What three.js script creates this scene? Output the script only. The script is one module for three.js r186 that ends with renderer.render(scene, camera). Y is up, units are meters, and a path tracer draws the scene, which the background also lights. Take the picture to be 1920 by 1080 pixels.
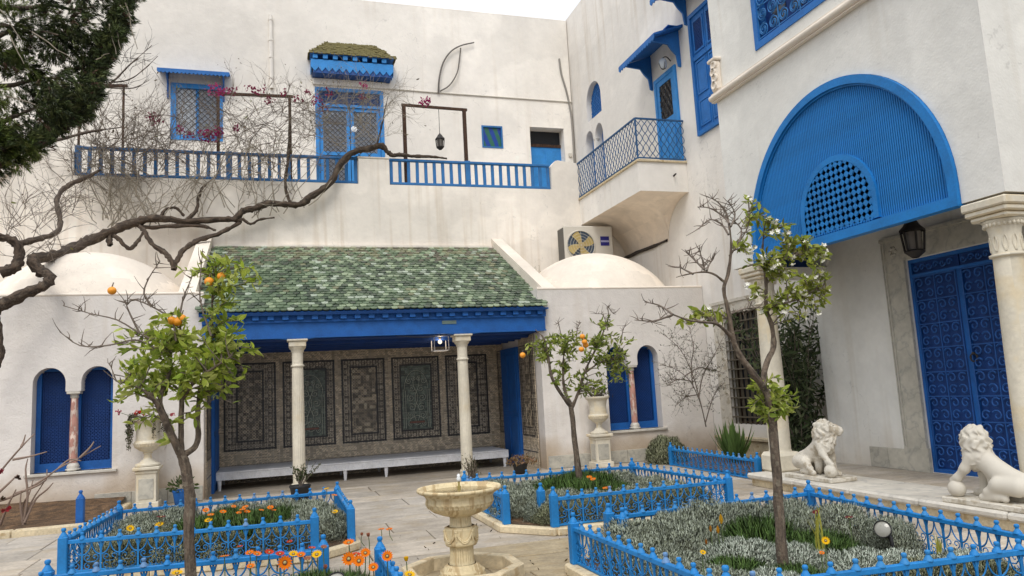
import * as THREE from 'three';
import { mergeGeometries } from 'three/addons/utils/BufferGeometryUtils.js';
import { MarchingCubes } from 'three/addons/objects/MarchingCubes.js';

// ---------------------------------------------------------------- camera, sky, sun, exposure
const scene = new THREE.Scene();
const camera = new THREE.PerspectiveCamera(41.96, 16 / 9, 0.05, 500);
camera.position.set(0, 1.6, 0);
camera.rotation.order = 'YXZ';
camera.rotation.set(0.13328, -0.3053, -0.0541);
camera.updateMatrixWorld(true);
const renderer = new THREE.WebGLRenderer({ antialias: true });
renderer.toneMapping = THREE.LinearToneMapping;
renderer.toneMappingExposure = 1.1;
renderer.shadowMap.enabled = true;

const SUN = new THREE.Vector3(-0.30, 0.86, 0.60).normalize();
{ // thin bright overcast: brighter to the zenith and softly towards the hidden sun, faint cloud mottling
  const W = 512, H = 256, d = new Float32Array(W * H * 4);
  for (let j = 0; j < H; j++) for (let i = 0; i < W; i++) {
    const el = ((j + 0.5) / H - 0.5) * Math.PI, az = ((i + 0.5) / W - 0.5) * 2 * Math.PI;
    const x = Math.cos(el) * Math.cos(az), y = Math.sin(el), z = Math.cos(el) * Math.sin(az);
    const s = Math.max(0, x * SUN.x + y * SUN.y + z * SUN.z);
    let L = 0.66 + 0.66 * Math.max(0, y) + 0.55 * Math.pow(s, 5);
    L *= 1 + 0.05 * Math.sin(3.1 * x + 2 * Math.sin(4 * z) + 5 * y) + 0.04 * Math.sin(9 * z + 3 * x * y + 1.7 * Math.sin(7 * x));
    let c = [L * 0.955, L * 0.985, L * 1.05];
    if (y < 0) { const k = Math.min(1, -y * 12); c = [c[0] * (1 - k) + 0.2 * k, c[1] * (1 - k) + 0.19 * k, c[2] * (1 - k) + 0.17 * k]; }
    d.set([c[0], c[1], c[2], 1], (j * W + i) * 4);
  }
  const t = new THREE.DataTexture(d, W, H, THREE.RGBAFormat, THREE.FloatType);
  t.mapping = THREE.EquirectangularReflectionMapping; t.magFilter = t.minFilter = THREE.LinearFilter; t.needsUpdate = true;
  scene.background = t; scene.environment = t;
}
const sun = new THREE.DirectionalLight(new THREE.Color(1, 0.95, 0.88), 1.3);
sun.position.copy(SUN).multiplyScalar(60); sun.target.position.set(2, 2, -11); sun.position.add(sun.target.position);
sun.castShadow = true; sun.shadow.radius = 44; sun.shadow.mapSize.set(2048, 2048);
Object.assign(sun.shadow.camera, { left: -18, right: 18, top: 18, bottom: -18, near: 1, far: 140 });
sun.name = 'sun'; scene.add(sun, sun.target);

// ---------------------------------------------------------------- helpers
let seed = 12345;
const rnd = () => { seed = (seed + 0x6d2b79f5) | 0; let t = Math.imul(seed ^ (seed >>> 15), 1 | seed); t = (t + Math.imul(t ^ (t >>> 7), 61 | t)) ^ t; return ((t ^ (t >>> 14)) >>> 0) / 4294967296; };
const rr = (a, b) => a + (b - a) * rnd(), gs = () => (rnd() + rnd() + rnd() - 1.5) / 1.5;
const PI = Math.PI, V = (x, y, z) => new THREE.Vector3(x, y, z), lerp = (a, b, t) => a + (b - a) * t, clamp = (x, a = 0, b = 1) => Math.min(b, Math.max(a, x));
const ss = (a, b, x) => { const t = clamp((x - a) / (b - a)); return t * t * (3 - 2 * t); };
// survey helpers: the sight line through a measured point, met with a plane of the place
const FOC = 1408.2;
function ray(px, py) { return V((px - 960) / FOC, (540 - py) / FOC, -1).applyQuaternion(camera.quaternion); }
function onAxis(k, v, px, py) { const d = ray(px, py), c = camera.position; return d.clone().multiplyScalar((v - c[k]) / d[k]).add(c); }
const AX = (x, px, py) => onAxis('x', x, px, py), AY = (y, px, py) => onAxis('y', y, px, py), AZ = (z, px, py) => onAxis('z', z, px, py);
// periodic value noise
const hsh = (x, y, s) => { let h = Math.imul(x, 374761393) + Math.imul(y, 668265263) + Math.imul(s, 982451653); h = Math.imul(h ^ (h >>> 13), 1274126177); return ((h ^ (h >>> 16)) >>> 0) / 4294967296; };
const LAT = [];
function lattice(p, q, s) { const L = LAT[s] || (LAT[s] = []); for (let i = 0; i < L.length; i++) if (L[i].p === p && L[i].q === q) return L[i].t; const t = new Float32Array(p * q); for (let y = 0; y < q; y++) for (let x = 0; x < p; x++) t[y * p + x] = hsh(x, y, s); L.push({ p, q, t }); return t; }
function vn(x, y, p, s, q = p) { // periodic lattice noise
  const xi = Math.floor(x), yi = Math.floor(y), fx = x - xi, fy = y - yi, u = fx * fx * (3 - 2 * fx), v = fy * fy * (3 - 2 * fy), T = p * q <= 262144 ? lattice(p, q, s) : null;
  let a = xi % p, c = yi % q; if (a < 0) a += p; if (c < 0) c += q; const b = a + 1 === p ? 0 : a + 1, d = c + 1 === q ? 0 : c + 1;
  const A = T ? T[c * p + a] : hsh(a, c, s), B = T ? T[c * p + b] : hsh(b, c, s), C = T ? T[d * p + a] : hsh(a, d, s), D = T ? T[d * p + b] : hsh(b, d, s);
  const e = A + (B - A) * u; return e + (C + (D - C) * u - e) * v;
}
function fbm(u, v, f, o, s, g = f) { let a = 0, w = 0.5, n = 0; for (let i = 0; i < o; i++) { a += w * vn(u * f, v * g, f, s + i * 17, g); n += w; w *= 0.5; f *= 2; g *= 2; } return a / n; }
function tex(w, h, fn, srgb = true) {
  w = w > 1000 ? 640 : w > 500 ? 320 : w; h = h > 1000 ? 640 : h > 500 ? 320 : h; const d = new Uint8Array(w * h * 4);
  for (let j = 0; j < h; j++) for (let i = 0; i < w; i++) { const c = fn((i + 0.5) / w, (j + 0.5) / h), k = (j * w + i) * 4; d[k] = clamp(c[0], 0, 255); d[k + 1] = clamp(c[1], 0, 255); d[k + 2] = clamp(c[2], 0, 255); d[k + 3] = 255; }
  const t = new THREE.DataTexture(d, w, h); t.wrapS = t.wrapT = THREE.RepeatWrapping; t.magFilter = t.minFilter = THREE.LinearFilter; if (srgb) t.colorSpace = THREE.SRGBColorSpace; t.needsUpdate = true; return t;
}
const grey = (x) => [x * 255, x * 255, x * 255];
const rep = (t, m, n = m) => { const c = t.clone(); c.repeat.set(1 / m, 1 / n); c.needsUpdate = true; return c; };
function mat(o, uv = true) { const m = o.transmission || o.clearcoat || o.sheen ? new THREE.MeshPhysicalMaterial(o) : new THREE.MeshStandardMaterial(o); if (m.roughness === undefined) m.roughness = 0.8; m.userData.metric = uv; return m; }
const lin = (r, g, b) => new THREE.Color().setRGB(r, g, b);

// geometry helpers
function prep(g) {
  if (g.index) g = g.toNonIndexed();
  for (const k of Object.keys(g.attributes)) if (!['position', 'normal', 'uv'].includes(k)) g.deleteAttribute(k);
  if (!g.attributes.normal) g.computeVertexNormals();
  if (!g.attributes.uv) g.setAttribute('uv', new THREE.BufferAttribute(new Float32Array(g.attributes.position.count * 2), 2));
  g.morphAttributes = {}; return g;
}
const merge = (...a) => mergeGeometries(a.flat(9).map(prep));
function metric(g) { // uv in metres from the face's main direction
  g = prep(g); const p = g.attributes.position, u = g.attributes.uv, A = V(), B = V(), C = V(), n = V();
  for (let i = 0; i < p.count; i += 3) {
    A.fromBufferAttribute(p, i); B.fromBufferAttribute(p, i + 1); C.fromBufferAttribute(p, i + 2); n.crossVectors(B.sub(A), C.sub(A));
    const x = Math.abs(n.x), y = Math.abs(n.y), z = Math.abs(n.z);
    for (let k = i; k < i + 3; k++) { const a = p.getX(k), b = p.getY(k), c = p.getZ(k); if (y >= x && y >= z) u.setXY(k, a, c); else if (x >= z) u.setXY(k, c, b); else u.setXY(k, a, b); }
  }
  return g;
}
const used = {};
function M(name, geo, m, parent, keepUV) {
  let g = Array.isArray(geo) ? merge(geo) : geo;
  if (m.userData.metric && !keepUV && !g.userData.done) { g = metric(g); g.userData.done = true; }
  const o = new THREE.Mesh(g, m); o.castShadow = o.receiveShadow = true; o.name = name; (parent || scene).add(o);
  if (!parent) o.name = numbered(name);
  return o;
}
function numbered(n) { used[n] = (used[n] ?? -1) + 1; return used[n] ? n + '_' + String(used[n]).padStart(3, '0') : n; }
function thing(name, label, category, group) { const o = new THREE.Group(); o.name = numbered(name); o.userData = { label, category, kind: 'thing' }; if (group) o.userData.group = group; scene.add(o); return o; }
function tag(o, label, category, group) { Object.assign(o.userData, { label, category, kind: 'thing' }); if (group) o.userData.group = group; return o; }
const stuff = (o) => { o.userData.kind = 'stuff'; return o; }, struct = (o) => { o.userData.kind = 'structure'; return o; };
function base(t, x, y, z) { const b = Array.isArray(x) ? V(...x) : V(x, y, z); t.position.copy(b); for (const c of t.children) c.position.sub(b); return t; } // moves the group's origin to the thing's base
const T = (g, x = 0, y = 0, z = 0, rx = 0, ry = 0, rz = 0) => { if (rx) g.rotateX(rx); if (rz) g.rotateZ(rz); if (ry) g.rotateY(ry); return g.translate(x, y, z); };
const box = (w, h, d, x = 0, y = 0, z = 0, rx = 0, ry = 0, rz = 0) => T(new THREE.BoxGeometry(w, h, d), x, y, z, rx, ry, rz);
const bx = (x0, x1, y0, y1, z0, z1) => box(Math.abs(x1 - x0), Math.abs(y1 - y0), Math.abs(z1 - z0), (x0 + x1) / 2, (y0 + y1) / 2, (z0 + z1) / 2);
function cbox(w, h, d, x = 0, y = 0, z = 0, c = 0.01, ry = 0) { // box with chamfered edges
  const g = new THREE.BufferGeometry(), P = [], H = [w / 2, h / 2, d / 2], idx = [];
  const v = (a, s) => { const p = [s[0] * (H[0] - c), s[1] * (H[1] - c), s[2] * (H[2] - c)]; p[a] = s[a] * H[a]; return p; };
  const quad = (a, b, e, f) => idx.push(a, b, e, a, e, f), face = (pts) => { const A = V(...pts[0]), B = V(...pts[1]), C = V(...pts[2]); const n = B.sub(A).cross(C.sub(A)), ctr = V(0, 0, 0); pts.forEach((p) => ctr.add(V(...p))); if (n.dot(ctr) < 0) pts.reverse(); for (let i = 1; i < pts.length - 1; i++) P.push(...pts[0], ...pts[i], ...pts[i + 1]); };
  for (let a = 0; a < 3; a++) for (const s of [-1, 1]) { const b = (a + 1) % 3, e = (a + 2) % 3, q = []; for (const [i, j] of [[-1, -1], [1, -1], [1, 1], [-1, 1]]) { const S = []; S[a] = s; S[b] = i; S[e] = j; q.push(v(a, S)); } face(q); }
  for (let a = 0; a < 3; a++) { const b = (a + 1) % 3, e = (a + 2) % 3; for (const i of [-1, 1]) for (const j of [-1, 1]) { const S1 = [], S2 = []; S1[a] = -1; S2[a] = 1; S1[b] = S2[b] = i; S1[e] = S2[e] = j; face([v(b, S1), v(b, S2), v(e, S2), v(e, S1)]); } }
  for (const i of [-1, 1]) for (const j of [-1, 1]) for (const k of [-1, 1]) face([v(0, [i, j, k]), v(1, [i, j, k]), v(2, [i, j, k])]);
  g.setAttribute('position', new THREE.Float32BufferAttribute(P, 3)); g.computeVertexNormals(); if (ry) g.rotateY(ry); return g.translate(x, y, z);
}
const cbx = (x0, x1, y0, y1, z0, z1, c = 0.01) => cbox(x1 - x0, y1 - y0, z1 - z0, (x0 + x1) / 2, (y0 + y1) / 2, (z0 + z1) / 2, c);
const cyl = (r1, r2, h, x, y, z, n = 12) => new THREE.CylinderGeometry(r1, r2, h, n).translate(x, y + h / 2, z);
function bar(a, b, w, h = w) { const d = b.clone().sub(a), L = d.length(), g = new THREE.BoxGeometry(w, h, L); const m = new THREE.Matrix4().lookAt(b, a, Math.abs(d.y) > 0.99 * L ? V(1, 0, 0) : V(0, 1, 0)); m.setPosition(a.clone().add(b).multiplyScalar(0.5)); return g.applyMatrix4(m); }
const lathe = (pts, n = 24, x = 0, y = 0, z = 0) => new THREE.LatheGeometry(pts.map((p) => new THREE.Vector2(p[0], p[1])), n).translate(x, y, z);
function tub(pts, r0, r1, rad = 6, sub = 3, bump = 0) { // tapered tube through points
  const c = pts.length > 2 ? new THREE.CatmullRomCurve3(pts, false, 'centripetal') : new THREE.LineCurve3(pts[0], pts[1]), n = Math.max(1, (pts.length - 1) * sub), P = [], N = [], U = [], I = [];
  const L = pts.reduce((s, p, i) => (i ? s + p.distanceTo(pts[i - 1]) : 0), 0);
  let t0 = c.getTangent(0), nx = V(0, 1, 0).cross(t0); if (nx.lengthSq() < 0.01) nx = V(1, 0, 0).cross(t0); nx.normalize();
  for (let i = 0; i <= n; i++) {
    const t = i / n, p = c.getPoint(t), tg = c.getTangent(t); nx.addScaledVector(tg, -nx.dot(tg)).normalize(); const ny = tg.clone().cross(nx);
    const r = (Array.isArray(r0) ? r0[Math.min(r0.length - 1, Math.round(t * (r0.length - 1)))] : lerp(r0, r1, t));
    for (let k = 0; k <= rad; k++) { const a = (k / rad) * 2 * PI, R = r * (1 + (bump ? bump * (vn(k === rad ? 0 : k, i * 0.7, rad, 7) - 0.5) * 2 : 0)), x = Math.cos(a), y = Math.sin(a);
      const d = nx.clone().multiplyScalar(x).addScaledVector(ny, y); P.push(p.x + d.x * R, p.y + d.y * R, p.z + d.z * R); N.push(d.x, d.y, d.z); U.push((k / rad) * 2 * PI * r, t * L); }
  }
  for (let i = 0; i < n; i++) for (let k = 0; k < rad; k++) { const a = i * (rad + 1) + k, b = a + rad + 1; I.push(a, a + 1, b, b, a + 1, b + 1); }
  const g = new THREE.BufferGeometry(); g.setAttribute('position', new THREE.Float32BufferAttribute(P, 3)); g.setAttribute('normal', new THREE.Float32BufferAttribute(N, 3)); g.setAttribute('uv', new THREE.Float32BufferAttribute(U, 2)); g.setIndex(I); return g;
}
function shape(pts, holes = []) { const s = new THREE.Shape(pts.map((p) => new THREE.Vector2(p[0], p[1]))); for (const h of holes) s.holes.push(new THREE.Path(h.map((p) => new THREE.Vector2(p[0], p[1])))); return s; }
const exZ = (s, z0, d, o = {}) => new THREE.ExtrudeGeometry(s, { depth: d, bevelEnabled: false, curveSegments: 24, ...o }).translate(0, 0, z0);
function exX(s, x0, d, o = {}) { // shape drawn as (z, y), pushed along x
  const g = prep(new THREE.ExtrudeGeometry(s, { depth: d, bevelEnabled: false, curveSegments: 24, ...o })), swap = (at) => { for (let i = 0; i < at.count; i++) { const a = at.getX(i), c = at.getZ(i); at.setX(i, c); at.setZ(i, a); } };
  swap(g.attributes.position); swap(g.attributes.normal);
  for (const at of Object.values(g.attributes)) for (let i = 0; i < at.count; i += 3) for (let k = 0; k < at.itemSize; k++) { const q = at.array, a = (i + 1) * at.itemSize + k, b = (i + 2) * at.itemSize + k, t = q[a]; q[a] = q[b]; q[b] = t; }
  return g.translate(x0, 0, 0);
}
const rect = (a0, a1, b0, b1) => [[a0, b0], [a1, b0], [a1, b1], [a0, b1]];
function arch(a0, a1, b0, spring, top, n = 24) { const c = (a0 + a1) / 2, r = (a1 - a0) / 2, o = [[a0, b0], [a1, b0]]; for (let i = 0; i <= n; i++) { const t = (i / n) * PI; o.push([c + r * Math.cos(t), spring + (top - spring) * Math.sin(t)]); } return o; }
const inArch = (a, b, a0, a1, b0, spring, top) => { if (a < a0 || a > a1 || b < b0) return false; if (b <= spring) return true; const c = (a0 + a1) / 2, r = (a1 - a0) / 2; return ((a - c) / r) ** 2 + ((b - spring) / (top - spring)) ** 2 <= 1; };
// straight bars of a diagonal grille clipped to a region; returns [a0,b0,a1,b1] pieces in plane coordinates
function diag(a0, a1, b0, b1, step, inside, slope = 1) {
  const out = [], n = 60;
  for (const s of [slope, -slope]) { const W = a1 - a0, H = b1 - b0, ext = H / slope; for (let o = -ext; o < W + ext; o += step) {
    let st = null, pr = null; for (let i = 0; i <= n; i++) { const b = b0 + (H * i) / n, a = a0 + o + ((s > 0 ? b - b0 : b1 - b) / slope), ok = a >= a0 && a <= a1 && inside(a, b); if (ok && !st) st = [a, b]; if ((!ok || i === n) && st) { if (pr && (pr[0] !== st[0])) out.push([...st, ...pr]); st = null; } if (ok) pr = [a, b]; } } }
  return out;
}
// ---------------------------------------------------------------- materials
const bumpPlaster = tex(512, 512, (u, v) => grey(0.45 * fbm(u, v, 4, 4, 3) + 0.35 * fbm(u, v, 16, 3, 9) + 0.2 * fbm(u, v, 90, 2, 21)), false);
const bumpFine = tex(256, 256, (u, v) => grey(0.6 * fbm(u, v, 12, 3, 5) + 0.4 * fbm(u, v, 64, 2, 8)), false);
// limewash: mottling, repainted patches, rain streaks and (if foot) soil splash along the ground; v runs with height over S metres
function limewash(base, S, s, { streak = 0.2, mott = 0.1, foot = 0, warm = [255, 232, 200], patch = 0.04, sv = 1 } = {}) {
  return tex(1024, 1024, (u, v) => {
    const m = fbm(u, v, 5, 5, s) - 0.5, f = fbm(u, v, 40, 3, s + 5) - 0.5, cr = fbm(u, v, 160, 2, s + 40) - 0.5;
    let k = 1 + mott * m * 2 + 0.05 * f + 0.03 * cr;
    const col = fbm(u, v, 110, 3, s + 60, 4), run = ss(0.5, 0.85, col) * ss(0.3, 0.75, fbm(u, v, 7, 4, s + 80, 6));
    const pt = ss(0.52, 0.62, fbm(u, v, 9, 4, s + 120)) * patch; k *= 1 + pt;
    let w = streak * run; let c = [base[0] * k, base[1] * k, base[2] * k];
    const st = [base[0] * 0.72, base[1] * 0.64, base[2] * 0.53]; c = c.map((x, i) => lerp(x, st[i], w));
    if (foot) { const y = v * S, e = foot * ss(0.75, 0.0, y + 0.5 * (fbm(u, v, 24, 4, s + 150) - 0.5)); c = c.map((x, i) => lerp(x, [150, 122, 88][i], e * 0.75)); }
    const crack = Math.abs(fbm(u, v, 11, 5, s + 170) - 0.5); if (crack < 0.002 && m > 0.08) c = c.map((x) => x * 0.93);
    return c;
  });
}
const PL = {};
function plaster(key, base, S, s, o = {}) { return (PL[key] = mat({ map: rep(limewash(base, S, s, o), S), bumpMap: rep(bumpPlaster, 1.6), bumpScale: o.bump ?? 0.012, roughness: 0.93 })); }
plaster('upper', [233, 227, 217], 14, 11, { streak: 0.08, mott: 0.09 });
plaster('terrace', [232, 224, 212], 10, 31, { streak: 0.2, mott: 0.11 });
plaster('hut', [220, 214, 207], 12, 51, { streak: 0.16, mott: 0.08, foot: 0.8, bump: 0.016 });  // base greyed for the weaker sky light on the hut walls
plaster('wing', [227, 222, 214], 14, 71, { streak: 0.2, mott: 0.06, foot: 0.5 });
plaster('porch', [222, 220, 213], 9, 91, { streak: 0.12, mott: 0.07, patch: 0.03, bump: 0.008, foot: 0.3 });
plaster('dome', [224, 213, 198], 6, 111, { streak: 0, mott: 0.09 });
plaster('cove', [228, 214, 196], 5, 131, { streak: 0, mott: 0.12 });
PL.wing.map.offset.set(0, 0);
const wear = tex(512, 512, (u, v) => { const n = fbm(u, v, 6, 5, 201), f = fbm(u, v, 60, 3, 207); const k = 0.86 + 0.2 * n + 0.12 * (f - 0.5); const chip = ss(0.64, 0.69, fbm(u, v, 34, 4, 211)) * 0.4; return [lerp(255 * k, 225, chip), lerp(255 * k, 230, chip), lerp(255 * k, 240, chip * 0.6)]; });
const paint = (r, g, b, o = {}) => mat({ color: lin(r, g, b), map: rep(wear, 1.1), bumpMap: rep(bumpFine, 0.35), bumpScale: 0.0015, roughness: 0.62, ...o });
const MB = { rail: paint(0.005, 0.2, 0.53), balus: paint(0.022, 0.165, 0.42), pav: paint(0.005, 0.115, 0.42), door: paint(0.003, 0.05, 0.23), shut: paint(0.009, 0.15, 0.48), archb: paint(0.003, 0.19, 0.54), archd: paint(0.004, 0.07, 0.28), win: paint(0.004, 0.055, 0.30), iron: paint(0.018, 0.09, 0.22), light: paint(0.03, 0.27, 0.68), ceil: paint(0.004, 0.05, 0.24) };
const marbleMap = tex(1024, 1024, (u, v) => { const w = fbm(u, v, 4, 5, 301), n = fbm(u, v, 24, 4, 305), vein = Math.pow(1 - Math.abs(2 * fbm(u + 0.2 * w, v + 0.1 * w, 5, 5, 309) - 1), 14); const k = 0.9 + 0.16 * (w - 0.5) + 0.1 * (n - 0.5); return [226 * k - 26 * vein, 219 * k - 24 * vein, 205 * k - 20 * vein]; });
const marble = mat({ map: rep(marbleMap, 1.7), bumpMap: rep(bumpFine, 0.6), bumpScale: 0.002, roughness: 0.55 });
const marbleGrey = mat({ map: rep(marbleMap, 1.1), color: lin(0.8, 0.81, 0.79), roughness: 0.5, bumpMap: rep(bumpFine, 0.5), bumpScale: 0.002 });
const limeMap = tex(512, 512, (u, v) => { const w = fbm(u, v, 5, 5, 331), n = fbm(u, v, 40, 3, 335), d = ss(0.56, 0.75, fbm(u, v, 10, 4, 339)); const k = 0.88 + 0.22 * (w - 0.5) + 0.16 * (n - 0.5); return [lerp(232 * k, 168, d * 0.6), lerp(214 * k, 140, d * 0.6), lerp(178 * k, 100, d * 0.6)]; });
const lime = mat({ map: rep(limeMap, 0.9), bumpMap: rep(bumpFine, 0.4), bumpScale: 0.006, roughness: 0.85 });
const fountainMap = tex(512, 512, (u, v) => { const w = fbm(u, v, 5, 5, 351), n = fbm(u, v, 50, 3, 355), d = ss(0.54, 0.72, fbm(u, v, 26, 3, 359, 4)); const k = 0.92 + 0.2 * (w - 0.5) + 0.1 * (n - 0.5); return [lerp(228 * k, 140, d * 0.45), lerp(209 * k, 108, d * 0.45), lerp(166 * k, 66, d * 0.45)]; });
const fstone = mat({ map: rep(fountainMap, 0.9), bumpMap: rep(bumpFine, 0.3), bumpScale: 0.003, roughness: 0.7 });
const whiteStone = mat({ map: rep(tex(512, 512, (u, v) => { const w = fbm(u, v, 6, 5, 371), n = fbm(u, v, 50, 3, 375); const k = 0.93 + 0.16 * (w - 0.5) + 0.1 * (n - 0.5); const g = ss(0.52, 0.7, fbm(u, v, 9, 5, 377)) * 0.55; return [lerp(218 * k, 150, g), lerp(211 * k, 136, g), lerp(196 * k, 112, g)]; }), 0.7), bumpMap: rep(bumpFine, 0.25), bumpScale: 0.004, roughness: 0.75 });
const colStone = mat({ map: rep(tex(512, 512, (u, v) => { const w = fbm(u, v, 5, 5, 381, 3), n = fbm(u, v, 40, 3, 385); const k = 0.93 + 0.18 * (w - 0.5) + 0.08 * (n - 0.5), y = ss(0.5, 0.75, fbm(u, v, 4, 4, 389)); return [lerp(230 * k, 214, y * 0.5), lerp(221 * k, 192, y * 0.5), lerp(200 * k, 150, y * 0.5)]; }), 1.3), bumpMap: rep(bumpFine, 0.4), bumpScale: 0.003, roughness: 0.75 });
const redMarble = mat({ map: rep(tex(512, 512, (u, v) => { const w = fbm(u, v, 10, 5, 391, 5), n = ss(0.5, 0.62, fbm(u, v, 18, 4, 395, 9)); return [lerp(186, 214, n) * (0.8 + 0.4 * w), lerp(138, 192, n) * (0.8 + 0.4 * w), lerp(124, 178, n) * (0.8 + 0.4 * w)]; }), 0.6), roughness: 0.45 });
const paveMap = tex(1024, 1024, (u, v) => { const w = fbm(u, v, 5, 5, 401), st = fbm(u, v, 4, 5, 405, 18), n = fbm(u, v, 70, 3, 409), d = ss(0.52, 0.72, fbm(u, v, 9, 4, 413)); const k = 0.84 + 0.28 * (w - 0.5) + 0.2 * (st - 0.5) + 0.14 * (n - 0.5); return [lerp(208 * k, 165, d * 0.35), lerp(198 * k, 150, d * 0.35), lerp(184 * k, 126, d * 0.35)]; });
const paveB = rep(tex(512, 512, (u, v) => grey(0.6 * fbm(u, v, 5, 5, 421, 14) + 0.4 * fbm(u, v, 50, 3, 425)), false), 1.2);
const pave = [[1, 1, 1], [0.93, 0.92, 0.9], [0.86, 0.83, 0.78], [1.03, 1.0, 0.95]].map((c) => mat({ map: rep(paveMap, 1.9), color: lin(...c), bumpMap: paveB, bumpScale: 0.008, roughness: 0.72 }));
const mossPave = mat({ map: rep(paveMap, 1.3), color: lin(0.78, 0.70, 0.52), bumpMap: paveB, bumpScale: 0.02, roughness: 0.85 });
const soilMap = tex(512, 512, (u, v) => { const w = fbm(u, v, 10, 5, 431), n = fbm(u, v, 80, 3, 435); const k = 0.5 + 0.7 * w + 0.5 * (n - 0.5); return [122 * k, 94 * k, 66 * k]; });
const soil = mat({ map: rep(soilMap, 1.0), bumpMap: rep(bumpFine, 0.3), bumpScale: 0.03, roughness: 1 });
const groundMat = mat({ color: lin(0.2, 0.17, 0.13), map: rep(paveMap, 3), roughness: 1 });
const barkMap = tex(512, 512, (u, v) => { const r = fbm(u, v, 24, 4, 441, 7), n = fbm(u, v, 60, 3, 445, 50), l = ss(0.6, 0.7, fbm(u, v, 14, 4, 449)); const k = 0.5 + 0.75 * r + 0.3 * (n - 0.5); return [lerp(104 * k, 140, l * 0.4), lerp(90 * k, 134, l * 0.4), lerp(76 * k, 116, l * 0.4)]; });
const barkBump = tex(512, 512, (u, v) => grey(0.7 * fbm(u, v, 24, 4, 441, 7) + 0.3 * fbm(u, v, 60, 3, 445, 50)), false);
const bark = mat({ map: rep(barkMap, 0.5), bumpMap: rep(barkBump, 0.5), bumpScale: 0.012, roughness: 0.95 }, false);
const vineBark = mat({ map: rep(barkMap, 0.8), color: lin(0.62, 0.58, 0.56), bumpMap: rep(barkBump, 0.8), bumpScale: 0.03, roughness: 0.95 }, false);
const twigM = mat({ color: lin(0.17, 0.135, 0.105), roughness: 0.9 }, false), twigPale = mat({ color: lin(0.29, 0.25, 0.19), roughness: 0.9 }, false), twigDark = mat({ color: lin(0.05, 0.04, 0.032), roughness: 0.9 }, false);
const leafTex = tex(128, 128, (u, v) => { const rib = 1 - 0.25 * Math.exp(-Math.abs(u - 0.5) * 40), n = fbm(u, v, 8, 4, 461); const k = rib * (0.8 + 0.4 * n); return [235 * k, 240 * k, 225 * k]; });
const leafM = (r, g, b, o = {}) => mat({ color: lin(r, g, b), map: leafTex, roughness: 0.95, specularIntensity: 0.3, transmission: 0.5, thickness: 0, ...o }, false);
const citrusA = leafM(0.48, 0.54, 0.09), citrusB = leafM(0.30, 0.38, 0.06), citrusC = leafM(0.6, 0.62, 0.19);
const silverM = mat({ color: lin(0.36, 0.40, 0.33), roughness: 0.95 }, false), silverPale = mat({ color: lin(0.5, 0.55, 0.46), roughness: 0.95 }, false), silverDark = mat({ color: lin(0.17, 0.18, 0.11), roughness: 0.95 }, false);
const grassM = leafM(0.085, 0.16, 0.03), strapM = leafM(0.22, 0.34, 0.11), yellowM = leafM(0.55, 0.5, 0.1), oleM = leafM(0.035, 0.06, 0.022), juniM = leafM(0.025, 0.045, 0.014, { transmission: 0.2 }), juniL = leafM(0.07, 0.11, 0.025);
const brassM = mat({ color: lin(0.35, 0.28, 0.1), roughness: 0.5 }), blackM = mat({ color: lin(0.012, 0.012, 0.013), roughness: 0.6 }), ironM = mat({ color: lin(0.035, 0.03, 0.027), roughness: 0.6, metalness: 0.3 }), brownWood = mat({ color: lin(0.5, 0.31, 0.21), map: rep(barkMap, 0.7), roughness: 0.85 });
const glassDark = mat({ color: lin(0.035, 0.04, 0.05), roughness: 0.12 }), glassMid = mat({ color: lin(0.28, 0.31, 0.36), roughness: 0.2 }), glassPale = mat({ color: lin(0.62, 0.67, 0.72), roughness: 0.25 }), whitePaint = mat({ color: lin(0.84, 0.84, 0.85), map: rep(wear, 0.9), roughness: 0.5 }), creamPaint = mat({ color: lin(0.62, 0.58, 0.5), roughness: 0.7 }), darkVoid = mat({ color: lin(0.03, 0.032, 0.035), roughness: 1 });
const orangeM = mat({ color: lin(0.85, 0.32, 0.02), bumpMap: rep(bumpFine, 0.04), bumpScale: 0.0006, roughness: 0.5 });
// ================================================================ THE PLACE (x along the back wall, z towards the camera)
const ZF = -14.2, ZT = -17.8, ZB = -20.7, XR = 8.8, XP = 6.9, XD = 8.4;   // hut fronts, terrace wall, upper house, right wing, porch front, door wall
struct(M('ground', new THREE.PlaneGeometry(600, 600, 1, 1).rotateX(-PI / 2).translate(0, -0.16, 0), groundMat));

// ---- courtyard paving: separate worn slabs
{
  const g = new THREE.Group(); g.name = 'courtyard_paving'; scene.add(g); struct(g);
  let n = 0;
  for (let z = -14.18; z < -3.2;) {
    const d = rr(0.55, 0.8), far = z < -11;
    for (let x = -6.2 + rr(0, 0.6); x < 8.3;) {
      const w = rr(0.85, 1.5) * (far ? 1.25 : 1), nearF = Math.hypot(x + w / 2 - 2.2, z + d / 2 + 6.9) < 1.0;
      const g0 = metric(cbox(w - 0.012, 0.1, d - 0.012, 0, 0, 0, 0.006)); g0.userData.done = true;
      const u = g0.attributes.uv, a = rnd() * 3, b = rnd() * 3; for (let i = 0; i < u.count; i++) u.setXY(i, u.getX(i) + a, u.getY(i) + b);
      const o = M('paving_slab', g0, nearF ? mossPave : pave[Math.floor(rnd() * 4)], g, true); o.position.set(x + w / 2, -0.05 + rr(-0.006, 0.001), z + d / 2); o.rotation.set(rr(-0.004, 0.004), 0, rr(-0.003, 0.003));
      x += w; n++;
    }
    z += d;
  }
  M('joint_bed', bx(-6.4, 9, -0.13, -0.02, -14.19, -3), soil, g);
}
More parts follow.
